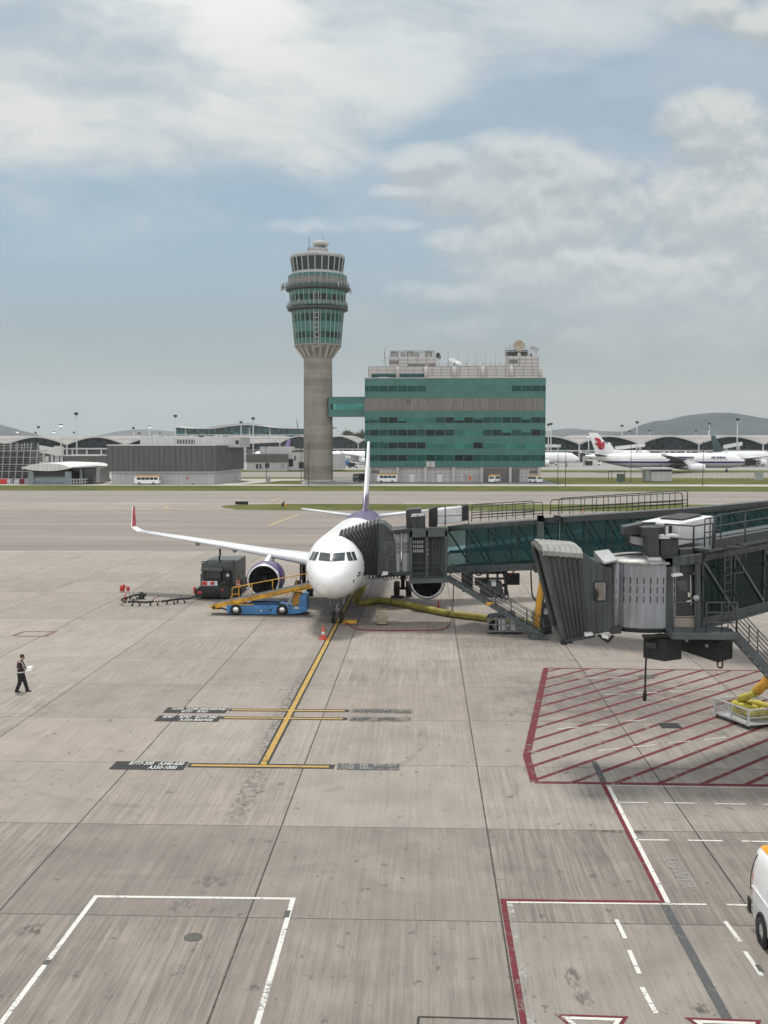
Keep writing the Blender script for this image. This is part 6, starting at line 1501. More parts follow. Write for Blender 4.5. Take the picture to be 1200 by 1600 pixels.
    for a, e, t0, b0, mm in ((80, 127, 832, 850, M_shut), (1040, 1084, 832, 850, M_shut), (640, 662, 855, 900, M_grey), (695, 742, 855, 900, M_grey), (413, 438, 778, 812, M_wpan), (441, 465, 778, 812, M_wpan)): MB().box(rx(a), rx(e), (YB + .68) if b0 > 815 else YB - .12, YB + .79, Z(rz(b0)), Z(rz(t0))).build('vent_panel', mm, B)
    MB().box(rx(666), rx(690), YB + .66, YB + .79, Z(rz(895)), Z(rz(856))).build('notice_board', M_cream, B)
    MB().box(rx(672), rx(684), YB + .64, YB + .67, Z(rz(888)), Z(rz(866))).build('notice_sheet', M_orange, B)
    # set-back top storey
    ya = YB + 2.2; sx0, sx1 = rx(60), rx(1112)
    MB().box(sx0, sx1, ya, YB + DEP - 2, Z(rz(272)), Z(rz(199))).build('top_storey', M_wpan, B)
    g = MB()
    for k in range(20): x = sx0 + (sx1 - sx0) * k / 19; g.box(x - .05, x + .05, ya - .04, ya, Z(rz(272)), Z(rz(200)))
    for zy in (201, 222, 240, 256): g.box(sx0, sx1, ya - .045, ya, Z(rz(zy)) - .05, Z(rz(zy)) + .05)
    g.build('panel_joint', M_joint, B)
    for zx_ in (238, 410, 582, 755, 927, 1104): MB().cyl((rx(zx_), ya - .2, Z(rz(272))), (rx(zx_), ya - .2, Z(rz(202))), .55, n=16).build('column', M_wpan, B)
    for a, e in ((79, 227), (248, 398)): MB().box(rx(a), rx(e), ya - .12, ya + .1, Z(rz(272)), Z(rz(245))).build('window', M_vis[0], B)
    MB().box(rx(126), rx(182), ya - .3, ya - .1, Z(rz(274)), Z(rz(264))).build('vent_panel', M_wpan, B)
    # plant rooms
    for a, e, t0, nm in ((186, 469, 138, 3), (903, 1092, 135, 3)):
        MB().box(rx(a), rx(e), ya + 1.5, ya + 12, Z(rz(203)), Z(rz(t0))).build('plant_room', M_wpan, B)
        g = MB()
        for k in range(6): x = rx(a) + (rx(e) - rx(a)) * k / 5; g.box(x - .05, x + .05, ya + 1.45, ya + 1.5, Z(rz(202)), Z(rz(t0)))
        for zy in (158, 180): g.box(rx(a), rx(e), ya + 1.44, ya + 1.5, Z(rz(zy)) - .05, Z(rz(zy)) + .05)
        g.build('panel_joint', M_joint, B)
    for a, e, t0, b0 in ((188, 240, 163, 182), (300, 405, 183, 200), (424, 466, 181, 200), (916, 968, 156, 177)): MB().box(rx(a), rx(e), ya + 1.3, ya + 1.6, Z(rz(b0)), Z(rz(t0))).build('louvre', pm('plant_louvre', (.16, .155, .14), .7), B)
    # steel frame and cooling fans on the left plant room
    yp = ya + 2; f = MB(); zt, zb = Z(rz(102)), Z(rz(138))
    for y in (yp, yp + 6):
        f.bar((rx(192), y, zt), (rx(463), y, zt), .3); f.bar((rx(192), y, (zt + zb) / 2), (rx(463), y, (zt + zb) / 2), .12)
        for k in range(8): x = rx(192) + (rx(463) - rx(192)) * k / 7; f.bar((x, y, zb), (x, y, zt), .25 if k in (0, 7) else .14)
    f.build('steel_frame', M_grey, B)
    for z_, r_ in ((217, .95), (268, .6), (312, 1.0), (355, .65), (426, 1.0)):
        c = V((rx(z_), yp + 1., Z(rz(124)))); w_ = r_ * 1.15
        fo = MB().box(c.x - w_, c.x + w_, c.y, c.y + 2, zb, c.z + r_ * 1.1).build('cooling_fan', M_grey, B); MB().lathe([(r_ * .95, -.14), (r_, -.02), (.05, -.01)], c, (0, -1, 0), 20).lathe([(r_, -.02), (r_ * .95, .14), (r_ * .9, .14)], c, (0, -1, 0), 20).build('fan_ring', M_dk, fo)
    c = V((rx(480), yp + 1, Z(rz(134)))); MB().lathe([(.05, 0), (.7, .1), (1.1, .4)], c, (.7, -.6, .2), 16).cyl(c, c + V((-1.2, .5, -.2)), .12, n=8).build('dish_antenna', M_dk, B)
    ld = MB()
    for q in (474, 492): ld.bar((rx(q), yp, Z(rz(200))), (rx(q), yp, Z(rz(138))), .1)
    for k in range(7): zz = 200 - k * 9; ld.bar((rx(474), yp, Z(rz(zz))), (rx(492), yp, Z(rz(zz))), .1)
    ld.build('ladder', M_lg, B)
    m = MB(); zb2 = Z(rz(202))
    for q in (154, 166): m.bar((rx(q), ya + 1, zb2), (rx(158), ya + 1, Z(rz(108))), .18)
    for k in range(9): f_ = k / 9; m.bar((rx(154 + 4 * f_), ya + 1, zb2 + (Z(rz(108)) - zb2) * f_), (rx(166 - 8 * f_), ya + 1, zb2 + (Z(rz(108)) - zb2) * (f_ + .08)), .12)
    m.cyl((rx(158), ya + 1, Z(rz(108))), (rx(156), ya + 1, Z(rz(84))), .07, n=6).bar((rx(132), ya + 1, Z(rz(160))), (rx(160), ya + 1, Z(rz(160))), .1).build('lattice_mast', M_grey, B)
    for q, t0 in ((492, 95), (545, 98), (551, 96), (598, 130), (608, 92), (653, 130), (665, 96), (706, 134), (721, 96), (760, 130), (778, 94), (812, 128), (837, 93), (868, 134)):
        MB().cyl((rx(q), ya + 6, zb2), (rx(q), ya + 6, Z(rz(t0))), .09, .05, 6).build('whip_antenna', M_grey, B)
    c = V((rx(585), ya + 4, Z(rz(172)))); MB().lathe([(.05, 0), (1.1, .12), (2.0, .5), (2.1, .5), (1.1, .02)], c, (.35, -.35, .85), 24).bar(c, c + V((.6, -.8, 1.5)), .08).build('satellite_dish', M_lg, B); MB().cyl((c.x - .2, c.y, zb2), c, .35, .2, 10).build('dish_mount', M_grey, B)
    rl = MB()
    railing(rl, [(rx(469), ya + .5, zb2), (rx(893), ya + .5, zb2)], 1.1, 2.4, 2, .05); rl.build('roof_railing', M_grey, B)
    # antenna farm on the right plant room
    zb3 = Z(rz(135)); yq = ya + 3
    f = MB()
    for k in range(9): x = rx(897) + (rx(1032) - rx(897)) * k / 8; f.bar((x, yq, zb3), (x, yq, Z(rz(100))), .2)
    for zy in (100, 112, 124): f.bar((rx(897), yq, Z(rz(zy))), (rx(1032), yq, Z(rz(zy))), .25)
    f.box(rx(905), rx(1028), yq + 1, yq + 4, zb3, Z(rz(104))); f.build('antenna_frame', M_dkband, B)
    MB().box(rx(968), rx(988), yq - .4, yq - .1, zb3, Z(rz(114))).build('equipment_cabinet', M_wpan, B)
    c = V((rx(977), yq - .5, Z(rz(72)))); MB().lathe([(.05, .1), (1.2, .2), (1.65, .5), (1.7, .45), (1.2, .02), (.05, -.1)], c, (0, -1, .05), 24).build('dish_antenna', pm('tan_dish', (.36, .31, .24), .6, var=.2), B)
    MB().cyl((c.x, yq, zb3), (c.x, yq, c.z), .25, n=8).build('dish_mount', M_grey, B)
    c = V((rx(1062), yq + 1, Z(rz(104)))); MB().lathe([(1.0, -.9), (1.55, -.2), (1.7, .6), (1.5, 1.2)], c, (.2, -.3, 1), 16, 0, True, -.8, 1.6).build('dish_antenna', M_lg, B)
    MB().cyl((rx(1050), yq, zb3), (rx(1050), yq, Z(rz(118))), .5, .3, 10).build('dish_mount', M_dkband, B)
    for q, t0, b0 in ((897, 78, 100), (915, 66, 100), (926, 60, 100), (937, 50, 100), (950, 62, 100), (1003, 60, 100), (1014, 66, 104), (1025, 70, 104), (893, 90, 120)):
        MB().bar((rx(q), yq, Z(rz(b0))), (rx(q), yq, Z(rz(t0))), .16).build('whip_antenna', M_grey, B)
    MB().bar((rx(890), yq, Z(rz(84))), (rx(922), yq, Z(rz(84))), .12).build('outrigger', M_grey, B)
    ladder_ = MB()
    for k in range(7): ladder_.lathe([(.5, 0), (.55, .08)], (rx(896), yq - 1.2, Z(rz(196 - k * 9))), (0, 0, 1), 12)
    for q in (890, 902): ladder_.bar((rx(q), yq - 1.2, zb2), (rx(q), yq - 1.2, Z(rz(100))), .1)
    ladder_.build('ladder_cage', M_lg, B)
    return B
office()
def link():
    YL = 329.; p = lambda u, v: W(u, v, YL); B = thing('link_bridge', 'green glass footbridge between the control tower and the office block', 'footbridge', (p(541, 630).x, YL + 2, 0))
    y0 = YL - 2.2
    def bx(u0, u1, v0, v1, a=0., dep=5.): 
        a0, a1 = W(u0, v1, y0), W(u1, v0, y0); return MB().box(a0.x, a1.x, y0 - a, y0 + dep, a0.z, a1.z)
    bx(513.5, 570, 620.5, 650).build('glass_facade', M_span, B)
    bx(513, 570, 649.8, 651, .1).build('soffit_edge', M_gmull, B); bx(513, 570, 619.8, 620.6, .1).build('coping', M_gmull, B)
    for k, (a, e) in enumerate(((516.5, 520.2), (521, 529), (530, 543), (544, 556.5), (557.5, 569.5))): bx(a, e, 630.7, 639.9, .04).build('window', M_vis[1] if k == 0 else facade_glass('sky_window_glass', (.07, .27, .25), .08), B)
    m = bx(513, 570, 630, 630.5, .06); m2 = bx(513, 570, 640, 640.5, .06); i = len(m.v); m.v += m2.v; m.f += [tuple(q + i for q in f) for f in m2.f]; m.m += m2.m; m.s += m2.s
    m.build('mullion', M_gmull, B)
    return B
link()
# ------------------------------------------------------------------ terminals and far buildings
def glaz(name, cell=(2.6, 1.7), col=(.018, .03, .034)):
    m, t, b = newmat(name); o = t.obj(); x, y, z = t.sep(o)
    ln = lambda q, s_, w_: t.step(t.math('MULTIPLY', t.math('ABSOLUTE', t.math('SUBTRACT', t.math('FRACT', t.math('DIVIDE', q, s_)), .5)), s_), s_ * .5 - w_, s_ * .5 - w_ * .6)
    gx = ln(x, cell[0], .16); gz = ln(z, cell[1], .12); big = ln(x, cell[0] * 5, .3)
    wn = t.new('ShaderNodeTexWhiteNoise', noise_dimensions='3D'); t.link(t.comb(t.math('FLOOR', t.math('DIVIDE', x, cell[0])), 0., t.math('FLOOR', t.math('DIVIDE', z, cell[1]))), wn.inputs[0])
    n = t.noise(t.vmath('MULTIPLY', o, (.05, 1., .25)), 1., 4, .6)
    k = t.math('ADD', t.math('MULTIPLY', n, .6), t.math('MULTIPLY', wn.outputs[0], .4))
    c = t.mix(t.step(k, .3, .75), tuple(q * .5 for q in col), tuple(q * 1.9 for q in col))
    c = t.mix(t.math('MULTIPLY', t.math('MAXIMUM', t.math('MAXIMUM', gx, gz), big), .8), c, (.045, .055, .058))
    t.link(c, b.inputs['Base Color']); b.inputs['Roughness'].default_value = .3; b.inputs['Specular IOR Level'].default_value = .10
    return m
M_glz = glaz('terminal_glazing'); M_glz2 = glaz('hall_glazing', (3.2, 6.), (.03, .085, .09))
M_vault = pm('vault_roof_sheet', (.25, .235, .225), .6, var=.2, scale=.15)
M_fasc = pm('vault_fascia', (.45, .45, .445), .5, var=.06, scale=.1)
M_sky = pm('skylight_strip', (.10, .11, .11), .3, var=.2)
def terminal(name, label, us, Y, vpk, vvl, depth, vgb=700, base_v=727, dark_base=True):
    xs = [W(u, 690, Y).x for u in us]; zp = W(600, vpk, Y).z; zv = W(600, vvl, Y).z
    B = thing(name, label, 'terminal', ((xs[0] + xs[-1]) / 2, Y + depth / 2, 0), 0, 'vaulted terminal wings')
    zg = W(600, vgb, Y).z; n = 18
    for a, e in zip(xs, xs[1:]):
        c, hw = (a + e) / 2, (e - a) / 2; prof = [(c + hw * (2 * i / n - 1), zv + (zp - zv) * (1 - abs(2 * i / n - 1) ** 1.75)) for i in range(n + 1)]
        th = 1.05
        r0 = [V((x, Y - 4, z - th)) for x, z in prof]; r1 = [V((x, Y - 4, z)) for x, z in prof]; r2 = [V((x, Y + depth, z + 1.0)) for x, z in prof]
        rb = [V((x, Y + .5, z - th)) for x, z in prof]
        v_ = MB().loft([r1, [p + V((0, .8, .0)) for p in r1], r2], 1, True, False).loft([r0, r1], 0, True, False).loft([rb, r0], 2, True, False)
        v_.build('vault_roof', [M_fasc, M_vault, M_dkband], B)
        for f0, f1 in ((.18, .22), (.78, .82), (.48, .5)):
            pf = lambda f: (c + hw * (2 * f - 1), zv + (zp - zv) * (1 - abs(2 * f - 1) ** 1.75) + .06)
            MB().face([(pf(f0)[0], Y + 5, pf(f0)[1] + .03), (pf(f1)[0], Y + 5, pf(f1)[1] + .03), (pf(f1)[0], Y + depth, pf(f1)[1] + 1.), (pf(f0)[0], Y + depth, pf(f0)[1] + 1.)]).build('skylight', M_sky, B)
        g = MB(); g.face([V((prof[0][0], Y, zg))] + [V((prof[-1][0], Y, zg))] + [V((x, Y, z - th * .5)) for x, z in reversed(prof)]); g.build('glazing', M_glz, B)
        MB().bar((e, Y - 3, 0), (e, Y - 3, zv - .4), .8).build('column', M_lg, B)
    MB().box(xs[0], xs[-1], Y - 1.2, Y + 2, zg - .9, zg).build('floor_band', M_lg, B)
    MB().box(xs[0], xs[-1], Y + 1, Y + depth, 0, zg - .9).build('base_wall', pm('terminal_base', (.09, .095, .095), .7, var=.3, scale=.06), B)
    b = MB(); k = 0; x = xs[0] + 4
    while x < xs[-1]:
        b.box(x, x + .9, Y - .6, Y + .6, 0, zg - .9); x += 9.
    b.build('pier', M_lg, B)
    b = MB(); x = xs[0] + 6
    while x < xs[-1] - 5:
        w_ = R.uniform(2, 6); b.box(x, x + w_, Y + .4, Y + .99, .2, R.uniform(2.2, 4.2)); x += w_ + R.uniform(4, 14)
    b.build('shutter', M_offw, B)
    return B
P_ = 92.
terminal('terminal_wing', 'white vaulted terminal wing on the left behind the masts', [-78, 12, 107, 199, 291, 384], 663., 681, 693.5, 150)
terminal('terminal_wing', 'white vaulted terminal wing behind the taxiing red-tailed airliner', [812, 904, 998, 1090, 1190, 1290, 1390], 668., 680, 692.5, 150, 703)
terminal('terminal_wing', 'more distant vaulted terminal part either side of the tower', [316, 377, 438, 499, 560, 621, 682], 1003., 680.5, 691.5, 160, 701)
def wave_hall():
    Y = 1240.; p = lambda u, v: W(u, v, Y); B = thing('terminal_hall', 'tall blue glass terminal hall with wavy white roof above the vaults', 'terminal', (p(390, 690).x, Y + 40, 0))
    top = [(270, 667.5), (283, 668.7), (300, 670), (330, 670.2), (352, 667.5), (372, 665), (392, 664.5), (412, 666.5), (432, 669), (455, 670), (478, 670), (500, 668), (520, 669)]
    tp = [p(u, v) for u, v in top]; tp = spline(tp, 4)
    MB().loft([[q + V((0, -6, 0)) for q in tp], [q + V((0, -6, 1.1)) for q in tp], [q + V((0, 60, 1.4)) for q in tp], [q + V((0, 60, .2)) for q in tp], [q + V((0, -6, 0)) for q in tp]], 0, True, False).build('wavy_roof', M_fasc, B)
    MB().face([V((tp[0].x + 3, Y, 0)), V((tp[-1].x, Y, 0))] + [q + V((0, 0, .3)) for q in reversed(tp[1:])]).build('glazing', M_glz2, B)
    MB().box(tp[0].x + 3, tp[-1].x, Y - 1, Y + 1, p(400, 680).z, p(400, 678.8).z).build('floor_band', M_lg, B)
    for u in (290, 390, 422): MB().cyl(p(u, 700) , p(u, 668), .9, n=10).build('column', M_lg, B)
wave_hall()
# ---- grey hall on the left
M_clad = pm('dark_ribbed_cladding', (.085, .092, .090), .45, var=.15, scale=.3, streak=.7)
M_wall = pm('pale_wall_panel', (.44, .445, .44), .7, var=.1, scale=.2, streak=.6)
def hall():
    Y = 306.; B = thing('service_hall', 'dark clad service hall with pale base and rounded right corner', 'building', (W(275, 757, Y).x, Y + 12, 0))
    zb, zm, zt = 0, W(250, 738.5, Y).z, W(250, 696.5, Y).z
    def plan(off):
        a, c = W(171, 757, Y).x - off, W(322, 757, Y).x + off
        back = G(379.5, 750.3); pts = [V((a, Y + 26, 0)), V((a, Y - off, 0)), V((c - 6, Y - off, 0))]
        for k in range(1, 7): f = k / 6; pts.append(V((c - 6 + 8.4 * f ** .9, Y - off + 1.6 * f ** 2, 0)))
        pts += [V((back.x + off, back.y - off * .5, 0)), V((back.x + off, Y + 34, 0))]
        return pts
    MB().hexa([p + V((0, 0, zb)) for p in plan(-.6)], [p + V((0, 0, zm)) for p in plan(-.6)]).build('wall', M_wall, B)
    MB().hexa([p + V((0, 0, zm + .35)) for p in plan(0.35)], [p + V((0, 0, zt)) for p in plan(.35)]).build('upper_cladding', M_clad, B)
    MB().hexa([p + V((0, 0, zm)) for p in plan(.1)], [p + V((0, 0, zm + .34)) for p in plan(.1)]).build('cornice', M_lg, B)
    MB().hexa([p + V((0, 0, zt + .003)) for p in plan(.5)], [p + V((0, 0, zt + .35)) for p in plan(.5)]).build('roof_edge', M_lg, B)
    b = MB(); p0 = plan(.35); 
    for a, e in zip(p0[1:], p0[2:-1]):
        n = max(1, int((e - a).length / 1.4))
        for k in range(n): q = a.lerp(e, k / n); nn = V(((e - a).y, -(e - a).x, 0)).normalized(); b.bar(q + nn * .03 + V((0, 0, zm + .4)), q + nn * .03 + V((0, 0, zt - .05)), .07)
    b.build('cladding_rib', M_dk, B)
    x0, x1 = W(219, 690, Y + 14).x, W(375, 690, Y + 14).x; z1, z2 = zt - .5, W(300, 683, Y + 14).z
    MB().box(x0, x1, Y + 14, Y + 32, z1, z2).build('upper_block', M_wall, B)
    wn = MB().box(W(277, 690, Y + 14).x, W(304.5, 690, Y + 14).x, Y + 13.9, Y + 14.2, W(300, 693, Y + 14).z, W(300, 687, Y + 14).z).build('louvred_window', M_dk, B)
    b = MB()
    for k in range(6): xx = W(280.5 + k * 4.4, 690, Y + 14).x; b.box(xx - .14, xx + .14, Y + 13.85, Y + 13.9, W(300, 692.5, Y + 14).z, W(300, 687.5, Y + 14).z)
    b.build('louvre_post', M_lg, wn)
    MB().box(W(368, 690, Y + 14).x, W(373, 690, Y + 14).x, Y + 13.9, Y + 14.1, W(300, 694, Y + 14).z, W(300, 688, Y + 14).z).build('window', M_dk, B)
    for u, w_, h in ((246, 5, 3), (262, 2.5, 1.6), (302, 3, 2.2), (315, 3, 1.6), (340, 2, 2.6), (347, 2, 2.6), (355, 3, 2.2), (360, 4, 1.4)):
        c = W(u, 683, Y + 20); MB().box(c.x - w_ * .18, c.x + w_ * .18, Y + 18, Y + 21, z2, z2 + h * .25).build('roof_unit', R.choice([M_grey, M_dk, M_lg]), B)
    MB().bar(W(250, 683, Y + 20), W(250, 674.5, Y + 20), .2).build('antenna', M_dk, B)
    z = lambda v: W(250, v, Y).z
    for u0, u1, v0, v1, m in ((289.5, 294.5, 746.2, 748.2, M_orange), (299, 301.5, 755, 758, M_blk2)): a_, e_ = W(u0, 750, Y).x, W(u1, 750, Y).x; MB().box(a_, e_, Y + .45, Y + .62, max(.0, z(v1)), z(v0)).build('notice_board', m, B)
    pl = VPl(W(326, 755, Y + 1.2), G(379.5, 750.3))
    for u0, u1, v0, v1, m in ((350.5, 353, 738, 751, M_glassdk), (362, 368, 740, 752, M_grey), (372, 377, 740, 751, M_lg)):
        q = [pl.hit(u0, v1, .35), pl.hit(u1, v1, .35), pl.hit(u1, v0, .35), pl.hit(u0, v0, .35)]; MB().prism(q, pl.n * .3).build('door' if m is not M_lg else 'meter_box', m, B)
    b = MB(); 
    for k in range(24): xx = W(175 + k * 6.2, 750, Y).x; b.box(xx - .03, xx + .03, Y + .57, Y + .62, 0, zm)
    b.build('panel_joint', M_grey, B)
hall()
def low_building():
    Y = 452.; p = lambda u, v, y=0: W(u, v, Y + y); B = thing('low_building', 'small grey and white building between the hall and the tower', 'building', (p(435, 735).x, Y + 8, 0))
    def bx(u0, u1, v0, v1, y, dep, m, nm): a, e = p(u0, v1, y), p(u1, v0, y); return MB().box(a.x, e.x, Y + y, Y + y + dep, max(0, a.z), e.z).build(nm, m, B)
    bx(386, 449, 722, 737, 0, 9, M_wall, 'wall'); bx(385, 449, 709.5, 722, -.4, 9.8, M_clad, 'upper_cladding')
    bx(449, 476, 706, 735, 1, 14, M_wall, 'side_block'); bx(406, 456, 698, 709.5, 6, 10, M_wall, 'upper_block'); bx(456, 480, 704.5, 706, .8, 12, M_dk, 'roof_edge')
    for u0, u1, v0, v1 in ((400, 403.5, 725, 732), (405.5, 408.5, 725, 732), (414, 421, 724, 731)): bx(u0, u1, v0, v1, -.08, .2, M_glassdk, 'window')
    bx(451, 458, 717, 729, .9, .3, M_black, 'doorway'); bx(467, 476, 722, 732, .9, .3, M_black, 'doorway'); bx(460, 462, 712, 720, .9, .3, M_glassdk, 'window'); bx(439, 444, 724, 732, -.08, .2, M_grey, 'door'); bx(415.5, 422, 701, 706, 5.9, .2, M_lg, 'louvre')
    bx(500, 536, 709.5, 733.5, 4, 14, M_wall, 'side_block')
    for k in range(4): bx(525 + k * 3, 527 + k * 3, 720, 733, 3.9, .2, M_lg, 'door')
low_building()
def lens_building():
    Y = 300.; p = lambda u, v, y=0: W(u, v, Y + y); B = thing('lens_roof_building', 'small building with lens-shaped pale roof at the left edge', 'building', (p(80, 755).x, Y + 6, 0))
    top = [(32, 731), (45, 727), (58, 724.8), (75, 724), (92, 725), (105, 728.5), (112, 731)]; bot = [(32, 731.2), (42, 733.5), (55, 735.2), (75, 736), (92, 735), (105, 732.6), (112, 731.2)]
    T_ = spline([p(*q) for q in top], 4); L_ = spline([p(*q) for q in bot], 4); dv = p(152, 731, 14) - p(112, 731)
    MB().hexa(L_, [q for q in T_]).build('lens_fascia', M_offw, B) if False else None
    poly = T_ + list(reversed(L_))[1:-1]
    MB().prism(poly, V((0, .5, 0))).build('lens_fascia', M_offw, B)
    e = V((0, 20, 0)); sh = V((14, 0, 0))
    MB().loft([[q + V((0, .5, 0)) for q in T_], [q + V((0, 10, .35)) + sh * .25 for q in T_], [q + e + sh * .45 for q in T_]], 0, True, False).loft([[q + V((0, .5, 0)) for q in L_], [q + e + sh * .45 for q in L_]], 1, True, False).build('roof', [M_offw, M_dk], B)
    MB().hexa([p(111, 731.2), p(152, 729.5, 6), p(152, 729.5, 16), p(111, 731.2, 16)], [p(111, 729.5), p(152, 727, 6), p(148, 725, 16), p(100, 725, 16)]).build('side_roof', M_lg, B)
    b = MB()
    for k in range(9): u = 47 + k * 6.6; b.box(p(u, 730).x - .03, p(u, 730).x + .03, Y - .05, Y, p(u, 734.3 if 50 < u < 100 else 732.6).z, p(u, 726.2 if 50 < u < 100 else 729).z)
    b.build('fascia_joint', M_grey, B)
    def bx(u0, u1, v0, v1, y, dep, m, nm): a, c = p(u0, v1, y), p(u1, v0, y); return MB().box(a.x, c.x, Y + y, Y + y + dep, max(0, a.z), c.z).build(nm, m, B)
    M_bg = pm('blue_grey_panel', (.19, .23, .25), .5, var=.1, scale=.4)
    bx(45, 52, 737, 760, .6, 1.2, M_bg, 'pillar'); bx(102, 110, 737, 760, .6, 1.2, M_bg, 'pillar'); bx(52, 102, 745, 760, 1., 14, M_bg, 'wall'); bx(50, 104, 735, 745, 1.6, 14, M_dk, 'window_strip')
    for v in (746, 754): bx(53, 101, v, v + .6, .95, .1, M_dk, 'panel_joint')
    bx(110, 145, 732, 756, 5., 12, M_glassdk, 'shaded_side'); bx(144, 155, 731, 754, 8, 10, M_wall, 'side_wall'); bx(125, 128, 733, 757, 4, .5, M_bg, 'post')
    b = MB()
    for k in range(9):
        u = 111 + k * 4.4; b.bar(p(u, 757.5 - k * .4, 1 + k * .7), p(u, 748 - k * .2, 1 + k * .7), .25); b.bar(p(u, 749.5 - k * .2, 1 + k * .7), p(u + 4, 749.5 - k * .2, 1 + k * .7), .2); b.bar(p(u, 754 - k * .2, 1 + k * .7), p(u + 4, 754 - k * .2, 1 + k * .7), .15)
    tag(b.build('guard_rail', M_lg), 'grey railing beside the lens-roofed building', 'railing')
lens_building()
def deck_building():
    Y = 311.; p = lambda u, v, y=0: W(u, v, Y + y); B = thing('open_deck_building', 'dark open steel structure of stacked decks at the left edge', 'building', (p(15, 755).x, Y + 8, 0))
    def bx(u0, u1, v0, v1, y, dep, m, nm): a, c = p(u0, v1, y), p(u1, v0, y); return MB().box(a.x, c.x, Y + y, Y + y + dep, max(0, a.z), c.z).build(nm, m, B)
    bx(-60, 42, 693, 757, 5, 10, M_dk, 'rear_wall')
    for v in (704, 714, 725, 736, 747): bx(-60, 56 - (v - 704) * .25, v, v + 1.2, 0, 10, M_grey, 'deck_slab')
    b = MB()
    for k in range(10):
        u = -40 + k * 10.5; b.bar(p(u, 757), p(u + 5, 692), .22)
        for v in (707.5, 711, 718, 721.5, 729, 732.5, 740, 743.5): b.bar(p(u, v), p(u + 10.5, v), .09)
    b.build('inclined_post', M_grey, B)
    b = MB()
    for k in range(8): b.bar(p(-20 + k * 9, 704, 1), p(-20 + k * 9, 693 - (k % 3) * 2, 1), .2)
    b.bar(p(-20, 697, 1), p(52, 695, 1), .15).bar(p(-20, 701, 1), p(52, 699, 1), .15); b.build('roof_frame', M_grey, B)
deck_building()
def container(u0, u1, v0, v1, m, label):
    Y = 304.; a, c = W(u0, v1, Y), W(u1, v0, Y); B = thing('storage_container', label, 'container', ((a.x + c.x) / 2, Y + 1.2, 0)); h = c.z
    MB().box(a.x, c.x, Y, Y + 2.4, .1, h).build('body', m, B, bevel=.03)
    b = MB(); n = max(3, int((c.x - a.x) / .3))
    for k in range(n): x = a.x + .1 + (c.x - a.x - .2) * k / (n - 1); b.box(x - .04, x + .04, Y - .04, Y, .2, h - .15)
    b.build('corrugation', m, B)
container(-2, 10.5, 749, 760, M_red, 'red container beside the dark deck structure'); container(11, 15.5, 749.5, 760, M_lg, 'narrow pale container right of the red one'); container(22, 30, 749.5, 760, M_lg, 'pale container left of the lens-roofed building'); container(30.5, 37.5, 748, 759, pm('dark_red_paint', (.15, .012, .018), .6), 'dark red container by the lens-roofed building'); container(38, 44.5, 749, 759, M_grey, 'grey container against the lens-roofed building')
def box_building(u0, u1, v0, v1, Y, dep, m, nm, label):
    a, c = W(u0, v1, Y), W(u1, v0, Y); B = thing(nm, label, 'building', ((a.x + c.x) / 2, Y + dep / 2, 0))
    MB().box(a.x, c.x, Y, Y + dep, 0, c.z - .4).build('wall', m, B); MB().box(a.x - .3, c.x + .3, Y - .3, Y + dep + .3, c.z - .4, c.z).build('roof', M_lg, B); return B
box_building(101, 155, 711, 726, 420., 14, M_clad, 'plant_building', 'dark clad plant building behind the lens-roofed building')
def shed():
    Y = 331.; p = lambda u, v, y=0: W(u, v, Y + y); B = thing('equipment_shed', 'small shed with flat grey roof on the far grass', 'shed', (p(1028, 752).x, Y + 3, 0))
    def bx(u0, u1, v0, v1, y, dep, m, nm): a, c = p(u0, v1, y), p(u1, v0, y); return MB().box(a.x, c.x, Y + y, Y + y + dep, max(0, a.z), c.z).build(nm, m, B)
    bx(1018, 1050, 737, 752, 0, 6, M_wall, 'wall'); bx(1009, 1018, 734, 752, .6, 5.4, M_grey, 'side_wall'); bx(1005, 1053, 731.3, 733.6, -.8, 8, M_lg, 'roof'); bx(1017, 1050, 733.6, 737, .3, 5, M_dk, 'vent_strip')
    b = MB()
    for k in range(7): b.box(p(1018 + k * 5.3, 740).x - .03, p(1018 + k * 5.3, 740).x + .03, Y - .03, Y, 0, p(1020, 737).z)
    b.build('panel_joint', M_grey, B)
shed()
def cabinet(u0, u1, v0, v1, label, m):
    Y = yv(v1); a, c = W(u0, v1, Y), W(u1, v0, Y); B = thing('electrical_cabinet', label, 'cabinet', ((a.x + c.x) / 2, Y + .8, 0)); d = min(1.6, (c.x - a.x))
    MB().box(a.x, c.x, Y, Y + d, .1, c.z).build('casing', m, B, bevel=.03); MB().box(a.x - .08, c.x + .08, Y - .08, Y + d + .08, c.z, c.z + .12).build('lid', M_grey, B)
    for f in (.28, .72): x = a.x + (c.x - a.x) * f; MB().box(x - (c.x - a.x) * .19, x + (c.x - a.x) * .19, Y - .03, Y, .25, c.z - .15).build('door', m, B)
    MB().box(a.x - .2, c.x + .2, Y - .2, Y + d + .2, 0, .1).build('plinth', M_conc2, B)
M_cabg = pm('cabinet_green', (.07, .095, .075), .6, var=.15)
cabinet(965, 977, 740.5, 753.3, 'green electrical cabinet left of the small shed', M_cabg); cabinet(415, 421.5, 745.5, 755.3, 'grey cabinet on the paving left of the tower', M_grey); cabinet(1181, 1193, 738.5, 749.5, 'grey frame cabinet on the far grass at the right edge', M_grey)
b = MB(); Yq = yv(750)
for u in (951, 956, 976): b.bar(W(u, 750, Yq), W(u, 735.5, Yq), .18)
b.bar(W(951, 736, Yq), W(977, 736, Yq), .25); tag(b.build('pipe_frame', M_dk), 'low dark pipe frame beside the green cabinet', 'frame')
b = MB(); Yq = yv(749.5); railing(b, [W(1052, 749.5, Yq), W(1180, 749.5, Yq)], 1.0, 1.6, 2, .06)
tag(b.build('low_fence', M_offw), 'low white fence running along the far grass at right', 'fence')
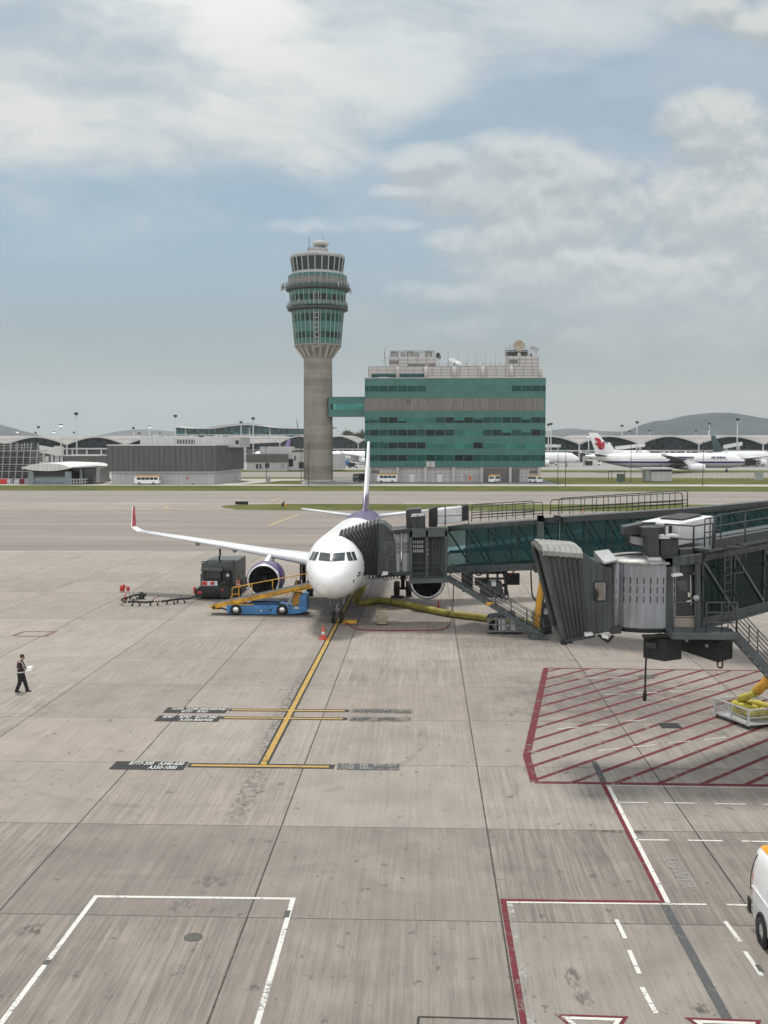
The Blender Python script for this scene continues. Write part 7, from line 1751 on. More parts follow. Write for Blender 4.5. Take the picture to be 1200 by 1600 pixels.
# ---- airfield signs
def airfield_sign(u0, u1, v0, v1, m, label):
    Y = yv(v1); a, c = W(u0, v1, Y), W(u1, v0, Y); S_ = thing('airfield_sign', label, 'sign', ((a.x + c.x) / 2, Y, 0)); MB().box(a.x, c.x, Y, Y + .25, .2, c.z).build('panel', m, S_, bevel=.02)
    for f in (.2, .8): x = a.x + (c.x - a.x) * f; MB().box(x - .05, x + .05, Y + .08, Y + .18, 0, .2).build('leg', M_grey, S_)
    return S_
airfield_sign(367.5, 387.5, 783.5, 790.5, M_black, 'wide black airfield sign on the grass tip'); 
sg = airfield_sign(440, 443.6, 786, 793.5, M_black, 'small airfield sign half black half yellow on the grass'); Yq = yv(793.5); a, c = W(443.7, 793.5, Yq), W(447.5, 787, Yq); MB().box(a.x, c.x, Yq, Yq + .25, .2, c.z).build('yellow_panel', M_yel, sg); a, c = W(442.4, 786, Yq), W(444.6, 783.5, Yq); MB().box(a.x, c.x, Yq, Yq + .2, a.z, c.z).build('top_lamp', M_black, sg)
# ---- buses and far vehicles
M_buso = pm('bus_orange_roof', (.58, .30, .04), .5, var=.1)
def bus(loc, rz, L_, wd, h, label, roofm, bodym=M_white):
    B = thing('bus', label, 'bus', loc, rz, 'small airport buses')
    l2 = L_ / 2; prof = [(-l2, .35), (-l2, h * .55), (-l2 + .25, h * .86), (-l2 + .5, h * .90), (l2 - .15, h * .90), (l2, h * .8), (l2, .35)]
    MB().prism([V((x, -wd / 2, z)) for x, z in prof], (0, wd, 0)).build('body', bodym, B, world=False, bevel=.06)
    MB().prism([V((x, -wd / 2 - .01, z)) for x, z in ((-l2 + .3, h * .86), (-l2 + .6, h), (l2 - .2, h), (l2 - .02, h * .86))], (0, wd + .02, 0)).build('roof', roofm, B, world=False, bevel=.05)
    for sy in (-1, 1):
        n = max(2, int(L_ / 1.2))
        for k in range(n):
            x0 = -l2 + .7 + (L_ - 1.) * k / n; MB().box(x0 + .06, x0 + (L_ - 1.) / n - .06, sy * wd / 2 - .02, sy * wd / 2 + .02, h * .52, h * .80).build('window', M_glassdk, B, world=False)
    MB().prism([V((-l2 - .02, -wd * .42, h * .52)), V((-l2 - .02, wd * .42, h * .52)), V((-l2 + .19, wd * .42, h * .82)), V((-l2 + .19, -wd * .42, h * .82))], (-.012, 0, .01)).build('windscreen', M_glassdk, B, world=False)
    MB().box(l2 - .01, l2 + .02, -wd * .4, wd * .4, h * .52, h * .78).build('rear_window', M_glassdk, B, world=False)
    for x in (-l2 + L_ * .2, l2 - L_ * .24):
        for sy in (-1, 1): wheel(B, (x, sy * (wd / 2 - .1), .38), .38, .26, (0, 1, 0))
    for sy in (-1, 1): MB().box(-l2 - .04, -l2 + .02, sy * wd * .38 - .12, sy * wd * .38 + .12, .6, .78).build('headlamp', M_lg, B, world=False)
    return B
g = G(229, 757.3); bus((g.x, 303.5, 0), 0, 7.0, 2.1, 2.6, 'white minibus with orange roof in front of the dark hall', M_buso)
g = G(604, 755); bus((g.x, 321.5, 0), 0, 5.9, 2.0, 2.6, 'white minibus with orange roof parked before the green office', M_buso)
g = G(774, 755.3); bus((g.x, 320, 0), radians(65), 4.8, 1.9, 2.4, 'white and orange minibus facing out of the shuttered bay', M_buso)
g = G(839, 755.5); bus((g.x, 320.5, 0), radians(120), 4.8, 1.9, 2.2, 'low white minibus at the right corner of the office', M_buso)
g = G(560, 754); bus((g.x, 326, 0), radians(70), 5.5, 2.1, 2.5, 'dark grey van beside the tower base', M_blk2, M_blk2)
g = G(569.5, 753); bus((g.x, 330, 0), radians(80), 5.0, 2.0, 2.4, 'second dark van next to the office corner', M_blk2, M_dk)
# ---- masts and poles
def mast(u, vt, Y, lit, label, hw=1.3, vb=None):
    hw *= .68; p = W(u, vt, Y); B = thing('light_mast', label, 'floodlight mast', (p.x, Y, 0), 0, 'apron floodlight masts')
    MB().tube([(p.x, Y, 0), (p.x, Y, p.z)], [.45, .22], 8).build('pole', M_lg, B)
    h = MB().lathe([(.2, -.9), (hw * .9, -.5), (hw, .1), (hw * .8, .5), (.1, .6)], p, (0, 0, 1), 14).build('lamp_head', M_dk, B)
    if lit: MB().lathe([(hw * .5, -.72), (hw * .93, -.52), (hw * 1.02, -.15)], p, (0, 0, 1), 14).build('lamp', emit('lit_floodlight', (1., .98, .94), .9), h)
    return B
MS = [(119, 646, 520, 0, 1.6, 'tall mast standing highest over the left terminal'), (95, 664.5, 500, 1, 1.3, 'lit mast just left of the tallest left mast'), (27, 674.5, 700, 1, 1.3, 'short lit mast near the left edge'), (60, 667, 720, 0, 1.6, 'unlit mast above the second left vault'), (55.5, 676, 860, 0, 1.4, 'small mast left of the unlit mast over the vault'), (84, 675, 760, 1, 1.6, 'short lit mast between two vault peaks'), (115.5, 675.5, 880, 0, 1.4, 'small distant mast behind the tallest left mast'),
      (208.5, 668.5, 700, 0, 1.4, 'unlit mast above the left end of the dark hall'), (217.5, 677, 860, 0, 1.4, 'small mast behind the left end of the dark hall'), (233.5, 666.5, 640, 1, 1.4, 'lit mast over the pale upper block of the hall'), (274, 649.5, 560, 0, 1.5, 'tall mast rising behind the dark hall'), (376.5, 659.5, 700, 0, 1.6, 'mast left of the wavy roof crest pair'), (395.5, 653.5, 600, 0, 1.6, 'taller mast before the wavy roofed hall'),
      (857, 663, 640, 0, 1.3, 'mast beside the right edge of the office'), (861, 662, 620, 0, 1.4, 'second mast touching the office right edge'), (972, 665, 740, 0, 1.6, 'mast right of the red-tailed fin'), (984, 674, 900, 0, 1.6, 'small mast between the fin and the tall mast'), (995.5, 659.5, 620, 0, 1.5, 'tall mast above the red-tailed airliner body'), (1015, 672.5, 900, 0, 1.5, 'small mast in front of the hill slope'), (1087.5, 673, 900, 0, 1.5, 'small mast on the hill behind the vault'), (1108.5, 661.5, 760, 0, 1.5, 'mast before the hill summit'), (1107, 670, 900, 0, 1.5, 'short mast hidden beside the summit mast'), (1152.5, 655, 600, 0, 1.7, 'tall mast right of the green-tailed airliner'), (920, 681, 640, 1, 1.2, 'lit mast peeping out left of the red tail fin')]
for u, vt, Y, lit, hw, lb in MS: mast(u, vt, Y, lit, lb, hw)
def pole(u, vt, vb, label):
    Y = yv(vb); p = W(u, vt, Y); q = W(u, vb, Y); B = thing('thin_pole', label, 'pole', (q.x, Y, 0), 0, 'thin dark airfield poles'); MB().tube([(q.x, Y, 0), (q.x, Y, p.z)], [.10, .07], 6).build('shaft', M_dk, B); MB().box(q.x - .18, q.x + .18, Y - .18, Y + .18, p.z, p.z + .35).build('sensor_head', M_dk, B); MB().box(q.x - .3, q.x + .3, Y - .3, Y + .3, 0, .15).build('footing', M_conc2, B)
for u, a, b_, lb in ((416.5, 699, 755, 'thin pole rising behind the grey cabinet'), (470.5, 703, 753.5, 'thin pole just left of the tower shaft'), (482, 697, 759, 'thin pole in front of the tower shaft'), (871.5, 695, 757.5, 'thin pole right of the office, left of a pair'), (883.5, 694, 759, 'thin pole right of the office, right of a pair'), (985.5, 695, 756, 'thin pole before the red-tailed airliner body'), (1098, 693, 759, 'thin pole before the airliner nose at right')): pole(u, a, b_, lb)
# ---- distant boarding bridges, crane, trees
def far_bridge(u0, v0, u1, v1, h, Y, label, redend=False):
    a, c = W(u0, v0, Y), W(u1, v1, Y); B = thing('far_boarding_bridge', label, 'boarding bridge', ((a.x + c.x) / 2, Y, 0)); z = V((0, 0, h))
    MB().hexa([a, c, c + V((0, 3, 0)), a + V((0, 3, 0))], [q + z for q in (a, c, c + V((0, 3, 0)), a + V((0, 3, 0)))]).build('tunnel', M_offw, B); MB().hexa([q + z for q in (a, c, c + V((0, 3, 0)), a + V((0, 3, 0)))], [q + z * 1.12 for q in (a, c, c + V((0, 3, 0)), a + V((0, 3, 0)))]).build('roof', M_fasc, B)
    for f in (.15, .85): q = a.lerp(c, f); MB().box(q.x - .4, q.x + .4, Y + 1, Y + 2, 0, q.z).build('leg', M_lg, B)
    if redend: 
        r = a.lerp(c, .02); e = a.lerp(c, .3); MB().hexa([r + V((0, -.05, .2)), e + V((0, -.05, .2)), e + V((0, 0, .2)), r + V((0, 0, .2))], [r + V((0, -.05, h * .9)), e + V((0, -.05, h * .9)), e + V((0, 0, h * .9)), r + V((0, 0, h * .9))]).build('red_panel', M_red, B)
    return B
far_bridge(52, 705, 84, 710.5, 2.6, 480, 'white sloping boarding bridge with a red end panel', True); far_bridge(84, 712, 96, 712, 3.8, 470, 'short white boarding bridge cab beside the red-ended bridge')
far_bridge(962, 703, 1008, 698, 1.8, 640, 'pale sloping boarding bridge behind the red-tailed airliner'); far_bridge(1132, 701, 1160, 696, 1.8, 640, 'pale sloping boarding bridge above the green-tailed airliner'); far_bridge(852, 699, 876, 699, 1.6, 640, 'pale boarding bridge at the right edge of the office')
c0, c1 = W(471, 690, 900), W(463.5, 655.5, 900); B = thing('crane', 'thin dark crane boom leaning left above the terminal', 'crane', (c0.x, 900, 0)); MB().bar(c0 - V((0, 0, c0.z - 4)), c1, .55).build('boom', M_dk, B); MB().box(c0.x - 3, c0.x + 5, 898, 902, 0, 4).build('cab', M_yel, B)
def leafm():
    m, t, b = newmat('dark_foliage'); t.link(t.mix(t.noise(t.obj(), .6, 4, .6), (.02, .035, .015), (.06, .085, .03)), b.inputs['Base Color']); b.inputs['Roughness'].default_value = .9; return m
M_leaf = leafm()
for u, v, r, lb in ((541, 677.5, 4.5, 'small dark tree showing over the vault beside the tower'), (547, 679, 4, 'second small tree over the vault right of the first'), (556, 681, 5, 'broad low tree behind the vault valley'), (566, 677.5, 6, 'taller tree touching the office edge')):
    c = W(u, v, 1200); B = thing('tree', lb, 'tree', (c.x, 1200, 0), 0, 'trees beyond the terminal'); MB().tube([(c.x, 1200, 0), (c.x, 1200, c.z)], [.6, .3], 6).build('trunk', M_dk, B)
    b = MB()
    for k in range(420):
        d = V((R.gauss(0, .5), R.gauss(0, .5), R.gauss(-.3, .42))) * r; q = V((c.x, 1200, c.z)) + d; a = V((R.uniform(-1, 1), R.uniform(-1, 1), R.uniform(-1, 1))).normalized(); x, y = basis(a); s_ = R.uniform(.6, 1.2); b.face([q + x * s_, q + y * s_ * .7, q - x * s_, q - y * s_ * .7])
    b.build('crown', M_leaf, B)
# ---- other airliners
NAVY = (.03, .035, .16)
M_ac = livery('airliner_white_blue_line', (.82, .82, .82), stripe=[(3.60, 4.42, NAVY)], belly=(3.6, (.46, .48, .52)))
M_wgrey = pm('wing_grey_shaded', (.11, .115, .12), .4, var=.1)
gr = G(1135.5, 737.8)
A2 = thing('airliner', 'white wide-body airliner with red tail emblem taxiing to the right', 'airplane', gr, radians(90.))
build_airliner(A2, 1.695, 1.43, M_ac, M_white, M_wgrey, M_white, 29.5, (52.3, 59.8, 58.9, 62.3, 7.8, 15.7), 9.7, (3.9, 7.0), True, 1.45, 6.6, 9.6, 11.2, 2.1, 14., False, 0., 1.6, 10.5, True, .07, .60, 26., 5.3)
def emblem(A_, yo):
    z = lambda a, c: W(900 + a / 6.667, 665 + c / 6.667, gr.y - yo); b = MB()
    for pts, wd in (([(196, 134), (222, 136), (244, 150), (254, 178), (258, 222), (268, 238), (284, 226), (292, 196), (293, 168)], .42), ([(200, 150), (224, 152), (238, 168), (244, 206), (252, 240), (270, 244)], .40), ([(206, 186), (222, 184), (232, 200), (238, 228), (252, 246)], .38), ([(204, 190), (212, 196), (216, 206)], .36), ([(283, 172), (276, 196), (270, 214)], .34)):
        P = spline([z(*q) for q in pts], 4); rows = []
        for i, p in enumerate(P):
            d = (P[min(i + 1, len(P) - 1)] - P[max(i - 1, 0)]).normalized(); n = V((-d.z, 0, d.x)); w_ = wd * (.55 + .45 * sin(pi * min(1, (i + 2) / (len(P) + 2)))); rows.append([p + n * w_, p - n * w_])
        b.loft(rows, 0, False, False)
    b.build('tail_emblem', pm('emblem_red', (.50, .015, .03), .4), A_)
emblem(A2, .42)
b = MB()
def rot_txt(p, hgt): return Matrix.Translation(p) @ Matrix.Rotation(radians(90), 4, 'X')
yy = gr.y - 1.43 * 1.975 - .03
text_part('lettering', 'AIR CHINA', A2, rot_txt(W(1122.5, 715, yy + .22), 1), 1.15, NAVYM := pm('navy_lettering', NAVY, .5), .3)
text_part('lettering', '中国国际航空公司', A2, rot_txt(W(1069, 715.2, yy + .22), 1), .95, NAVYM, .3)
text_part('lettering', 'B-5912', A2, rot_txt(W(982, 713.5, yy + .6), 1), .8, NAVYM, .3) if False else None
for k in range(58):
    u = 985 + k * 2.65
    if 1040 < u < 1046: continue
    q = W(u, 718.3, yy + .10); MB().box(q.x - .14, q.x + .14, q.y - .05, q.y + .3, q.z - .2, q.z + .2).build('cabin_window', M_cabin, A2)
MB().prism([W(1152.5, 716, yy + 1.1), W(1158, 716.3, yy + 1.5), W(1159.5, 718, yy + 1.5), W(1153, 718, yy + .9)], (0, .6, 0)).build('cockpit_window', M_glassdk, A2)
M_plain = livery('airliner_plain_white', (.80, .81, .82))
def finlogo(name, c1, c2, kind):
    m, t, b = newmat(name); o = t.obj(); x, y, z = t.sep(o)
    f = t.math('SUBTRACT', t.math('ADD', t.math('MULTIPLY', y, .55), t.math('MULTIPLY', t.math('MULTIPLY', t.math('SUBTRACT', z, 12), t.math('SUBTRACT', z, 12)), .12)), kind)
    t.link(t.mix(t.math('MULTIPLY', t.step(f, -.2, 0.), t.step(f, 1.6, 1.9, 1., 0.)), c1, c2), b.inputs['Base Color']); b.inputs['Roughness'].default_value = .35; return m
M_fgreen = finlogo('fin_dark_green', (.012, .05, .055), (.7, .72, .72), 25.2); M_fgreen2 = finlogo('fin_dark_green_small', (.012, .05, .055), (.7, .72, .72), 24.5)
def far_plane(loc, rz, label, fin_m, body=M_plain, kl=1.35, kr=1.35, half=27., fz=14.5):
    A_ = thing('airliner', label, 'airplane', loc, rz)
    L = 37.57 * kl
    build_airliner(A_, kl, kr, body, fin_m, M_wing, M_white, half, (L - 11., L - 3.6, L - 5., L - 1.6, 5.75 * kr - .6, fz), 8.6, (3.6, 6.), True, 1.4, 5.6, 8.6, 8.2 * kl - 1, 2.0, 9.4 * kl - 2, False, 0., 1.6, 9.5, True, .08, .56, 16.5 * kl, 5.)
    return A_
far_plane((W(1008, 709, 650).x, 650, 0), radians(143), 'white airliner mostly hidden behind the red-tailed one', M_white, kl=1.5, kr=1.38, fz=12.)
far_plane((W(885, 722, 545).x, 545, 0), radians(86), 'white airliner whose nose shows right of the office', M_white, kl=1.2, kr=1.25)
far_plane((W(1192, 722, 560).x, 560, 0), radians(128), 'white airliner with dark green tail parked at the right edge', M_fgreen, kl=1.35, kr=1.4, fz=15.3)
far_plane((W(600, 722, 600).x, 600, 0), radians(97), 'white airliner with green tail seen between tower and office', M_fgreen2, kl=1.2, kr=1.3, fz=13.2)
far_plane((W(405, 722, 640).x, 640, 0), radians(-146), 'airliner with purple tail hidden behind the low building', M_purple2, kl=1.3, kr=1.25, fz=13.6)
# ---- small service vehicles on the far apron
def service_vehicle(u, v, L_, h, m, label, rz=0.):
    g = G(u, v); B = thing('service_vehicle', label, 'service vehicle', g, rz, 'service vehicles on the far apron')
    MB().box(-L_ / 2, L_ * .18, -1.1, 1.1, .5, h).build('body', m, B, world=False, bevel=.05); MB().prism([V((x, -1., z)) for x, z in ((L_ * .2, .5), (L_ * .2, h * .95), (L_ * .36, h * .95), (L_ * .5, h * .5), (L_ * .5, .5))], (0, 2., 0)).build('cab', M_white if m is not M_white else M_blue, B, world=False, bevel=.05)
    MB().prism([V((x, -1.02, z)) for x, z in ((L_ * .24, h * .55), (L_ * .24, h * .88), (L_ * .34, h * .88), (L_ * .43, h * .55))], (0, 2.04, 0)).build('window', M_glassdk, B, world=False)
    for x in (-L_ * .3, L_ * .32):
        for sy in (-1, 1): wheel(B, (x, sy * .95, .42), .42, .3, (0, 1, 0))
for a in ((862, 727, 7, 3.2, M_grey, 'grey truck below the white nose right of the office'), (918, 728, 6, 2.6, M_blk2, 'dark tractor left of the red-tailed airliner', 2.), (929, 727, 7, 3., M_offw, 'pale loader truck near the red tail'), (542, 729, 6, 3., M_blue, 'blue truck between tower and office'), (552, 731, 5, 2.4, M_blk2, 'dark tug between tower and office'), (1176, 729, 7, 3.4, M_blk2, 'dark loader under the green-tailed airliner'), (1152, 728, 6, 2.6, M_grey, 'grey truck under the green-tailed airliner wing'), (162, 752, 5, 2., M_blk2, 'dark car in the gap left of the hall'), (10, 726, 6, 2.6, M_offw, 'pale truck by the left terminal'), (66, 719.5, 6, 2.8, M_yel, 'yellow truck below the red-ended bridge'), (167, 731, 7, 2.8, M_white, 'white truck in the gap left of the dark hall')): service_vehicle(*a)
# ---- airliner far away in the air
c = W(931, 446.5, 9000); A_ = thing('airliner', 'tiny airliner flying in the haze above the clouds at right', 'airplane', c, radians(50)); fu = MB().tube([(0, -18, 0), (0, -14, 1), (0, 10, 1), (0, 18, 2.5)], [.3, 2.2, 2.2, .4], 10).build('fuselage', M_white, A_, world=False)
MB().hexa([(-17, 6, 1.4), (0, -3, 0), (17, 6, 1.4), (0, 4, 0)], [(-17, 7, 1.6), (0, -3, .6), (17, 7, 1.6), (0, 4, .6)]).build('wing', M_white, A_, world=False); MB().hexa([(-.2, 12, 2), (.2, 12, 2), (.2, 18, 2.5), (-.2, 18, 2.5)], [(-.1, 16, 8), (.1, 16, 8), (.1, 19, 8), (-.1, 19, 8)]).build('tail_fin', M_white, A_, world=False)
# ------------------------------------------------------------------ painted markings (flat sheets a few millimetres up)
def paintm(name, col, wear=.3, dark=(.20, .18, .165)):
    m, t, b = newmat(name); o = t.obj(); n = t.noise(o, 1.6, 6, .68); n2 = t.noise(o, 14, 4, .7)
    k = t.math('ADD', t.math('MULTIPLY', n, .6), t.math('MULTIPLY', n2, .4))
    c = t.mix(t.step(n, .3, .7), tuple(q * .82 for q in col), tuple(min(1, q * 1.08) for q in col))
    t.link(t.step(k, .60 - wear * .25, .66 - wear * .1, 1., .12), b.inputs['Alpha']); t.link(c, b.inputs['Base Color']); b.inputs['Roughness'].default_value = .75; b.inputs['Specular IOR Level'].default_value = .25
    return m
K_yel = paintm('yellow_marking_paint', (.42, .27, .075), .3); K_blk = paintm('black_marking_paint', (.028, .03, .03), .2, (.09, .085, .08)); K_red = paintm('red_marking_paint', (.135, .020, .030), .45); K_wht = paintm('white_marking_paint', (.60, .60, .57), .35)
K_wrn = paintm('worn_white_paint', (.42, .42, .40), .95)
K_vw = paintm('nearly_gone_paint', (.40, .39, .38), 1.15)
K_cov = paintm('cover_grey', (.095, .09, .082), .1); K_gry = paintm('overpainted_grey', (.085, .09, .095), .45); K_ghost = paintm('faded_black_paint', (.10, .105, .10), .95, (.28, .25, .225)); K_yfar = paintm('far_yellow_paint', (.50, .36, .14), .3)
def strip(b, p, q, wd, z, ext=0.):
    p, q = V((p.x, p.y, z)), V((q.x, q.y, z)); d = (q - p).normalized(); n = V((-d.y, d.x, 0)) * (wd / 2); p = p - d * ext; q = q + d * ext
    b.face([p - n, q - n, q + n, p + n])
def polyline(b, pts, wd, z, closed=False):
    pts = [V((p.x, p.y, z)) for p in pts]; n = len(pts); L = []; Rr = []
    for i, p in enumerate(pts):
        a = pts[i - 1] if (i or closed) else None; c = pts[(i + 1) % n] if (i < n - 1 or closed) else None
        d0 = (p - a).normalized() if a is not None else (c - p).normalized(); d1 = (c - p).normalized() if c is not None else d0
        m = V((-(d0.y + d1.y), d0.x + d1.x, 0)).normalized(); k = wd / 2 / max(.3, m.dot(V((-d0.y, d0.x, 0)))); L.append(p + m * k); Rr.append(p - m * k)
    for i in range(n if closed else n - 1): j = (i + 1) % n; b.face([Rr[i], Rr[j], L[j], L[i]])
def marking(name, mat, segs, wd, z, ext=0.):
    b = MB()
    segs = [tuple(p if hasattr(p, 'x') else G(*p) for p in q) for q in segs]
    if len(segs) > 1 and all((segs[i][1] - segs[i + 1][0]).length < 1e-4 for i in range(len(segs) - 1)):
        cl = (segs[-1][1] - segs[0][0]).length < 1e-4; polyline(b, [q[0] for q in segs] + ([] if cl else [segs[-1][1]]), wd, z, cl)
        return struct(b.build(name, mat, at=(0, 0, 0)))
    for p, q in segs: strip(b, p if hasattr(p, 'x') else G(*p), q if hasattr(q, 'x') else G(*q), wd, z, ext)
    return struct(b.build(name, mat, at=(0, 0, 0)))
a, e = G(411, 1195), G(663, 693.5); far = G(527, 973); dr = (far - a).normalized(); end = a + dr * 95
marking('lead_in_line_border', K_blk, [(a, end)], .40, .004); marking('lead_in_line', K_yel, [(a, end)], .21, .008)
for u0, u1, v, w_ in ((357, 546, 1110, .30), (345, 543, 1122.5, .30), (293, 523, 1197, .34)):
    p, q = G(u0, v), G(u1, v); q.y = p.y = (p.y + q.y) / 2; marking('stop_line_border', K_blk, [(p, q)], w_ * 1.55, .0045); p.x += .12; q.x -= .2; marking('stop_line', K_yel, [(p, q)], w_ * .62, .0085)
M_let = paintm('white_letter_paint', (.55, .56, .55), .2)
def board(u0, u1, v0, v1, lines, mat, lmat, name):
    a, b_ = G(u0, (v0 + v1) / 2), G(u1, (v0 + v1) / 2); y0, y1 = G(600, v1).y, G(600, v0).y
    y0, y1 = G((u0 + u1) / 2, v1).y, G((u0 + u1) / 2, v0).y; x0, x1 = a.x, b_.x
    o = struct(MB().face([(x0, y0, .0125), (x1, y0, .0125), (x1, y1, .0125), (x0, y1, .0125)]).build(name, mat, at=(0, 0, 0)))
    for txt, fx, fy, size, sx in lines:
        to = text_part('painted_lettering', txt, None, Matrix.Identity(4), (y1 - y0) * size * 1.25, lmat, .0006); xs = [q.co.x for q in to.data.vertices]; k = (x1 - x0) * sx / (max(xs) - min(xs))
        to.data.transform(Matrix.Translation(V((x0 + (x1 - x0) * fx - k * (max(xs) + min(xs)) / 2, y0 + (y1 - y0) * fy, .017))) @ Matrix.Diagonal((k, 1, 1, 1))); struct(to)
    return o
board(258, 355, 1106, 1114.3, [('A330  A340-200/300/500', .53, .73, .42, .88), ('B757   B767', .50, .25, .42, .42)], K_blk, M_let, 'aircraft_type_panel')
board(244.5, 344, 1118.7, 1127.6, [('B787', .17, .74, .42, .17), ('B747   B777-200', .64, .74, .42, .58), ('A350-800/900', .64, .25, .42, .52)], K_blk, M_let, 'aircraft_type_panel')
board(175.5, 291, 1190.3, 1203, [('B777-300   A340-600', .58, .74, .42, .74), ('A350-1000', .70, .26, .42, .38)], K_blk, M_let, 'aircraft_type_panel')
board(527, 624, 1193.5, 1203.5, [('A330   340   B777-300', .50, .74, .42, .9), ('A350   1000', .30, .26, .42, .5)], K_gry, paintm('faint_letter_paint', (.36, .36, .34), .7), 'faded_type_panel')
board(549, 644, 1107.5, 1114.5, [('A330  A340', .36, .4, .6, .6)], K_ghost, K_gry, 'faded_type_panel'); board(546, 642, 1120.5, 1128, [('B787   B747', .4, .5, .55, .7)], K_ghost, K_gry, 'faded_type_panel')
# red hatched keep-clear area
L0, L1, L2 = G(853, 1044), G(823, 1181), G(835, 1222.5); T1 = G(1420, 1051); B1_ = G(1420, 1230.5)
marking('hatched_area_border', K_red, [(L0, L1), (L1, L2)], .29, .006, .1); marking('hatched_area_border', K_red, [(L0, T1)], .17, .0065); marking('hatched_area_border', K_red, [(L2, B1_)], .24, .0065)
p, q = G(966.7, 1221.7), G(1173, 1143); d = (q - p).normalized(); poly = [L0, L1, L2, B1_, T1]; b = MB(); step = G(1033, 1222).x - G(966, 1222).x
def clip(o, d):
    ts = []
    for a_, c_ in zip(poly, poly[1:] + poly[:1]):
        e_ = c_ - a_; den = d.x * e_.y - d.y * e_.x
        if abs(den) < 1e-9: continue
        t_ = ((a_.x - o.x) * e_.y - (a_.y - o.y) * e_.x) / den; s_ = ((a_.x - o.x) * d.y - (a_.y - o.y) * d.x) / den
        if 0 <= s_ <= 1: ts.append(t_)
    return (min(ts), max(ts)) if len(ts) >= 2 else None
for k in range(-14, 12):
    o = V((p.x + step * k, p.y, 0)); r = clip(o, d)
    if r and r[1] - r[0] > .8: strip(b, o + d * (r[0] + .02), o + d * (r[1] - .02), .195, .0055 )
struct(b.build('hatching', K_red, at=(0, 0, 0)))
# red and white service road edge
lines = [G(943, 1226), G(1037, 1409.5), G(786, 1406.5), G(823, 1625)]
marking('red_edge_line', K_red, list(zip(lines, lines[1:])), .145, .0075, .07)
off = [G(951, 1229), G(1044, 1411), G(1105, 1413.2)]; marking('white_edge_line', K_wht, [(off[0], off[1])], .13, .0095); marking('white_edge_line', K_wht, [(G(792, 1410), G(1104, 1413.5))], .09, .0085); marking('white_edge_line', K_wrn, [(G(796.5, 1411), G(834, 1625))], .15, .0085)
marking('white_edge_line', K_wht, [(G(945, 1227.5), G(1300, 1233.5))], .05, .0115)
dash = [((964, 1254), (1012, 1254.5)), ((1037, 1254.5), (1088, 1255.5)), ((1117, 1256), (1165, 1256.8)), ((1193, 1257), (1240, 1258)), ((994, 1312.5), (1045, 1313)), ((1074, 1313.3), (1129, 1314.2)), ((1159, 1314.5), (1212, 1315.5)), ((1083, 1413.4), (1104, 1413.6)), ((1135, 1413.8), (1178, 1415))]
marking('dashed_line', K_wht, dash, .09, .0095)
dash = [((963, 1437), (977, 1467)), ((983, 1485), (999, 1522)), ((1003, 1543), (1025, 1584)), ((1133, 1440), (1157, 1472)), ((1164, 1487), (1190, 1525))]
marking('dashed_line', K_wht, dash, .105, .0095)
dash = [((945, 1085), (977, 1084.5)), ((994, 1083), (1027, 1082)), ((1047, 1080.5), (1078, 1079.5)), ((1096, 1078), (1130, 1077.5)), ((871, 1139.5), (904, 1136)), ((924, 1134), (950, 1132)), ((978, 1127), (1010, 1125)), ((933, 1173.5), (968, 1169.5)), ((988, 1167.5), (1024, 1164)), ((1045, 1161), (1079, 1158)), ((1100, 1156), (1135, 1152)), ((905, 1060), (935, 1059.5)), ((955, 1059.3), (985, 1058.8))]
marking('dashed_line', K_wht, dash, .075, .010)
marking('overpainted_line', K_gry, [((1037, 1412), (1136, 1592)), ((928, 1190), (943, 1222))], .22, .007); marking('overpainted_line', K_gry, [((1183, 1508), (1190, 1519))], .11, .0125)
# white equipment box, lower left
wb = [G(-20, 1628), G(150, 1401), G(458, 1404.5), G(396, 1620)]; marking('equipment_box_line', K_wht, [(wb[0], wb[1]), (wb[1], wb[2]), (wb[2], wb[3])], .125, .0085, .05)
marking('overpainted_line', K_gry, [((450, 1423), (447, 1434)), ((76, 1500), (70, 1508))], .14, .0125)
def tri(u0, u1, v, out):
    a, c = G(u0, v), G(u1, v + (u1 - u0) * .035); m_ = (a + c) / 2; L_ = (c - a).length; tip = m_ + V((0, -L_ * .95, 0)); P3 = [a, c, tip]; cen = sum(P3, V()) / 3
    for mat, k0, k1, z in ((K_red, 1.0, .84, .0085), (K_wht, .82, .60, .0085)):
        o_ = [cen + (q - cen) * k0 for q in P3]; i_ = [cen + (q - cen) * k1 for q in P3]; b = MB()
        for k in range(3): b.face([V((*q.xy, z)) for q in (o_[k], o_[(k + 1) % 3], i_[(k + 1) % 3], i_[k])])
        struct(b.build('give_way_triangle', mat, at=(0, 0, 0)))
tri(866, 982, 1584.5, 0); tri(1069, 1190, 1590, 0)
marking('box_line', K_blk, [((654, 1589), (803, 1593)), ((654, 1589), (651, 1625))], .05, .0085)
g = G(1060, 1364); 
struct(text_part('painted_lettering', 'LOWER', None, Matrix.Translation(V((g.x, g.y, .0125))) @ Matrix.Rotation(radians(-88), 4, 'Z'), .62, K_vw, .0006))
g = G(1148, 1053); struct(text_part('painted_lettering', '0 -X', None, Matrix.Translation(V((g.x, g.y, .0125))), .9, K_wrn, .0006))
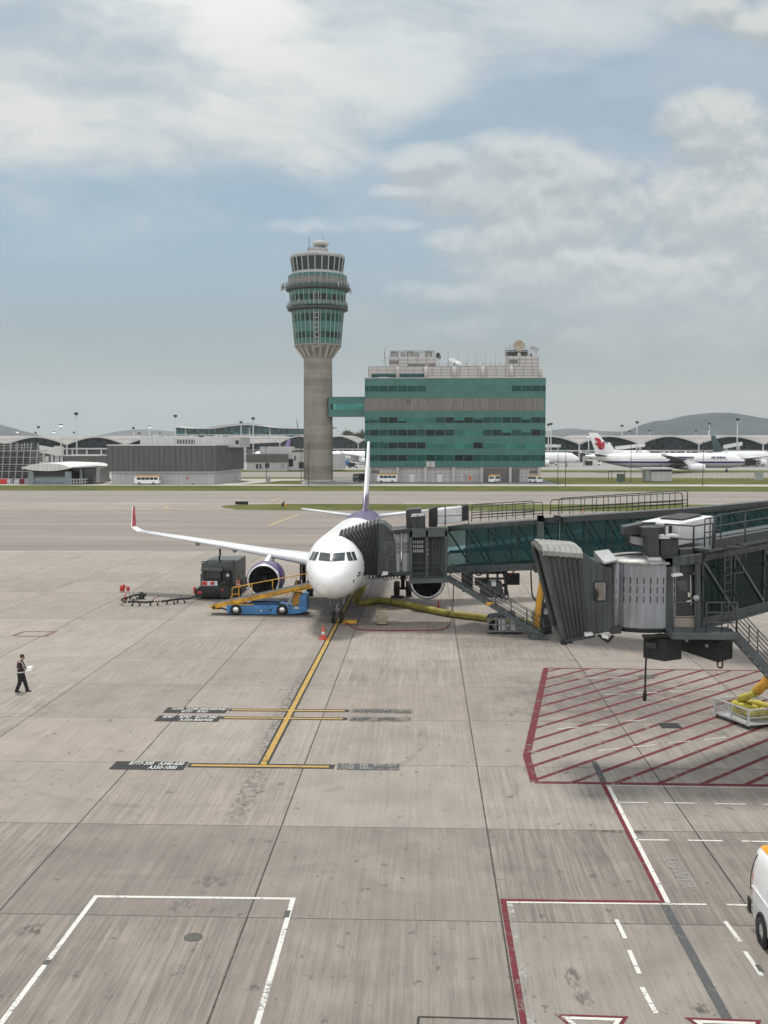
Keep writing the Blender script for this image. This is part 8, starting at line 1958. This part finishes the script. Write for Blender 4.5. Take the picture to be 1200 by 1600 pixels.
# fuel pit box, hydrant marks, manholes
q = [G(20, 993.5), G(38, 986.8), G(87, 987), G(70, 994.5)]; marking('pit_box_line', K_red, list(zip(q, q[1:] + q[:1])), .22, .006, .1); marking('pit_box_line', K_wrn, list(zip(q, q[1:] + q[:1])), .10, .0105)
q = [G(234, 936.5), G(246, 931), G(249, 931), G(238, 936.8)]; marking('pit_box_line', K_wrn, [(q[0], q[1])], .25, .006); marking('pit_box_line', K_red, [(q[3], q[2])], .12, .006)
def cover(u, v, r, label, rx=1.):
    g = G(u, v); o = MB().lathe([(r, 0), (r, .012), (r * .9, .016), (.01, .016)], g, (0, 0, 1), 24).build('ground_disc', K_cov); tag(o, label, 'manhole cover')
cover(302, 1464.5, .22, 'round dark ground stain inside the white box'); cover(1010, 1058, .42, 'oval dark cover below the hanging bridge cable')  # disc inside the white box stands for a dark stain, not a cover
g = G(1047, 1134); tag(MB().box(g.x - .42, g.x + .42, g.y - .42, g.y + .42, 0, .014).build('steel_cover', K_blk), 'square dark steel cover within the red hatching', 'manhole cover')
# far taxiway lines and centre marks
marking('taxiway_line', K_yfar, [((420, 821), (466, 804)), ((423, 808), (446, 808)), ((420, 784), (436, 778.5)), ((800, 779), (1180, 779))], .35, .012)
arc = [G(258 + 0, 792 + 0)] ; pts = [(330, 797), (290, 796), (266, 794.5), (258, 792.5), (262, 791), (280, 789.5), (330, 788.2)]
marking('taxiway_line', K_yfar, [(G(*a_), G(*c_)) for a_, c_ in zip(pts, pts[1:])], .3, .0125, .2)
marking('taxiway_edge', M_conc2, [(G(-400, 862.5), G(1600, 862.5))], .5, .0115)
marking('faint_line', K_wrn, [((4, 875), (150, 862)), ((120, 895), (176, 878))], .15, .004)
# ------------------------------------------------------------------ hazy air
SC.cycles.volume_bounces = 2
mh = bpy.data.materials.new('haze_air'); mh.use_nodes = True; nt = mh.node_tree; nt.nodes.clear(); out = nt.nodes.new('ShaderNodeOutputMaterial'); pv = nt.nodes.new('ShaderNodeVolumePrincipled')
pv.inputs['Color'].default_value = (.93, .96, .98, 1); pv.inputs['Density'].default_value = HAZE = .00005; pv.inputs['Anisotropy'].default_value = .0
nt.links.new(pv.outputs[0], out.inputs['Volume'])
hz_ = MB().box(-9400, 9400, -150, 9400, -1.2, 460).build('haze', mh, at=(0, 0, 0)); struct(hz_, 'stuff')
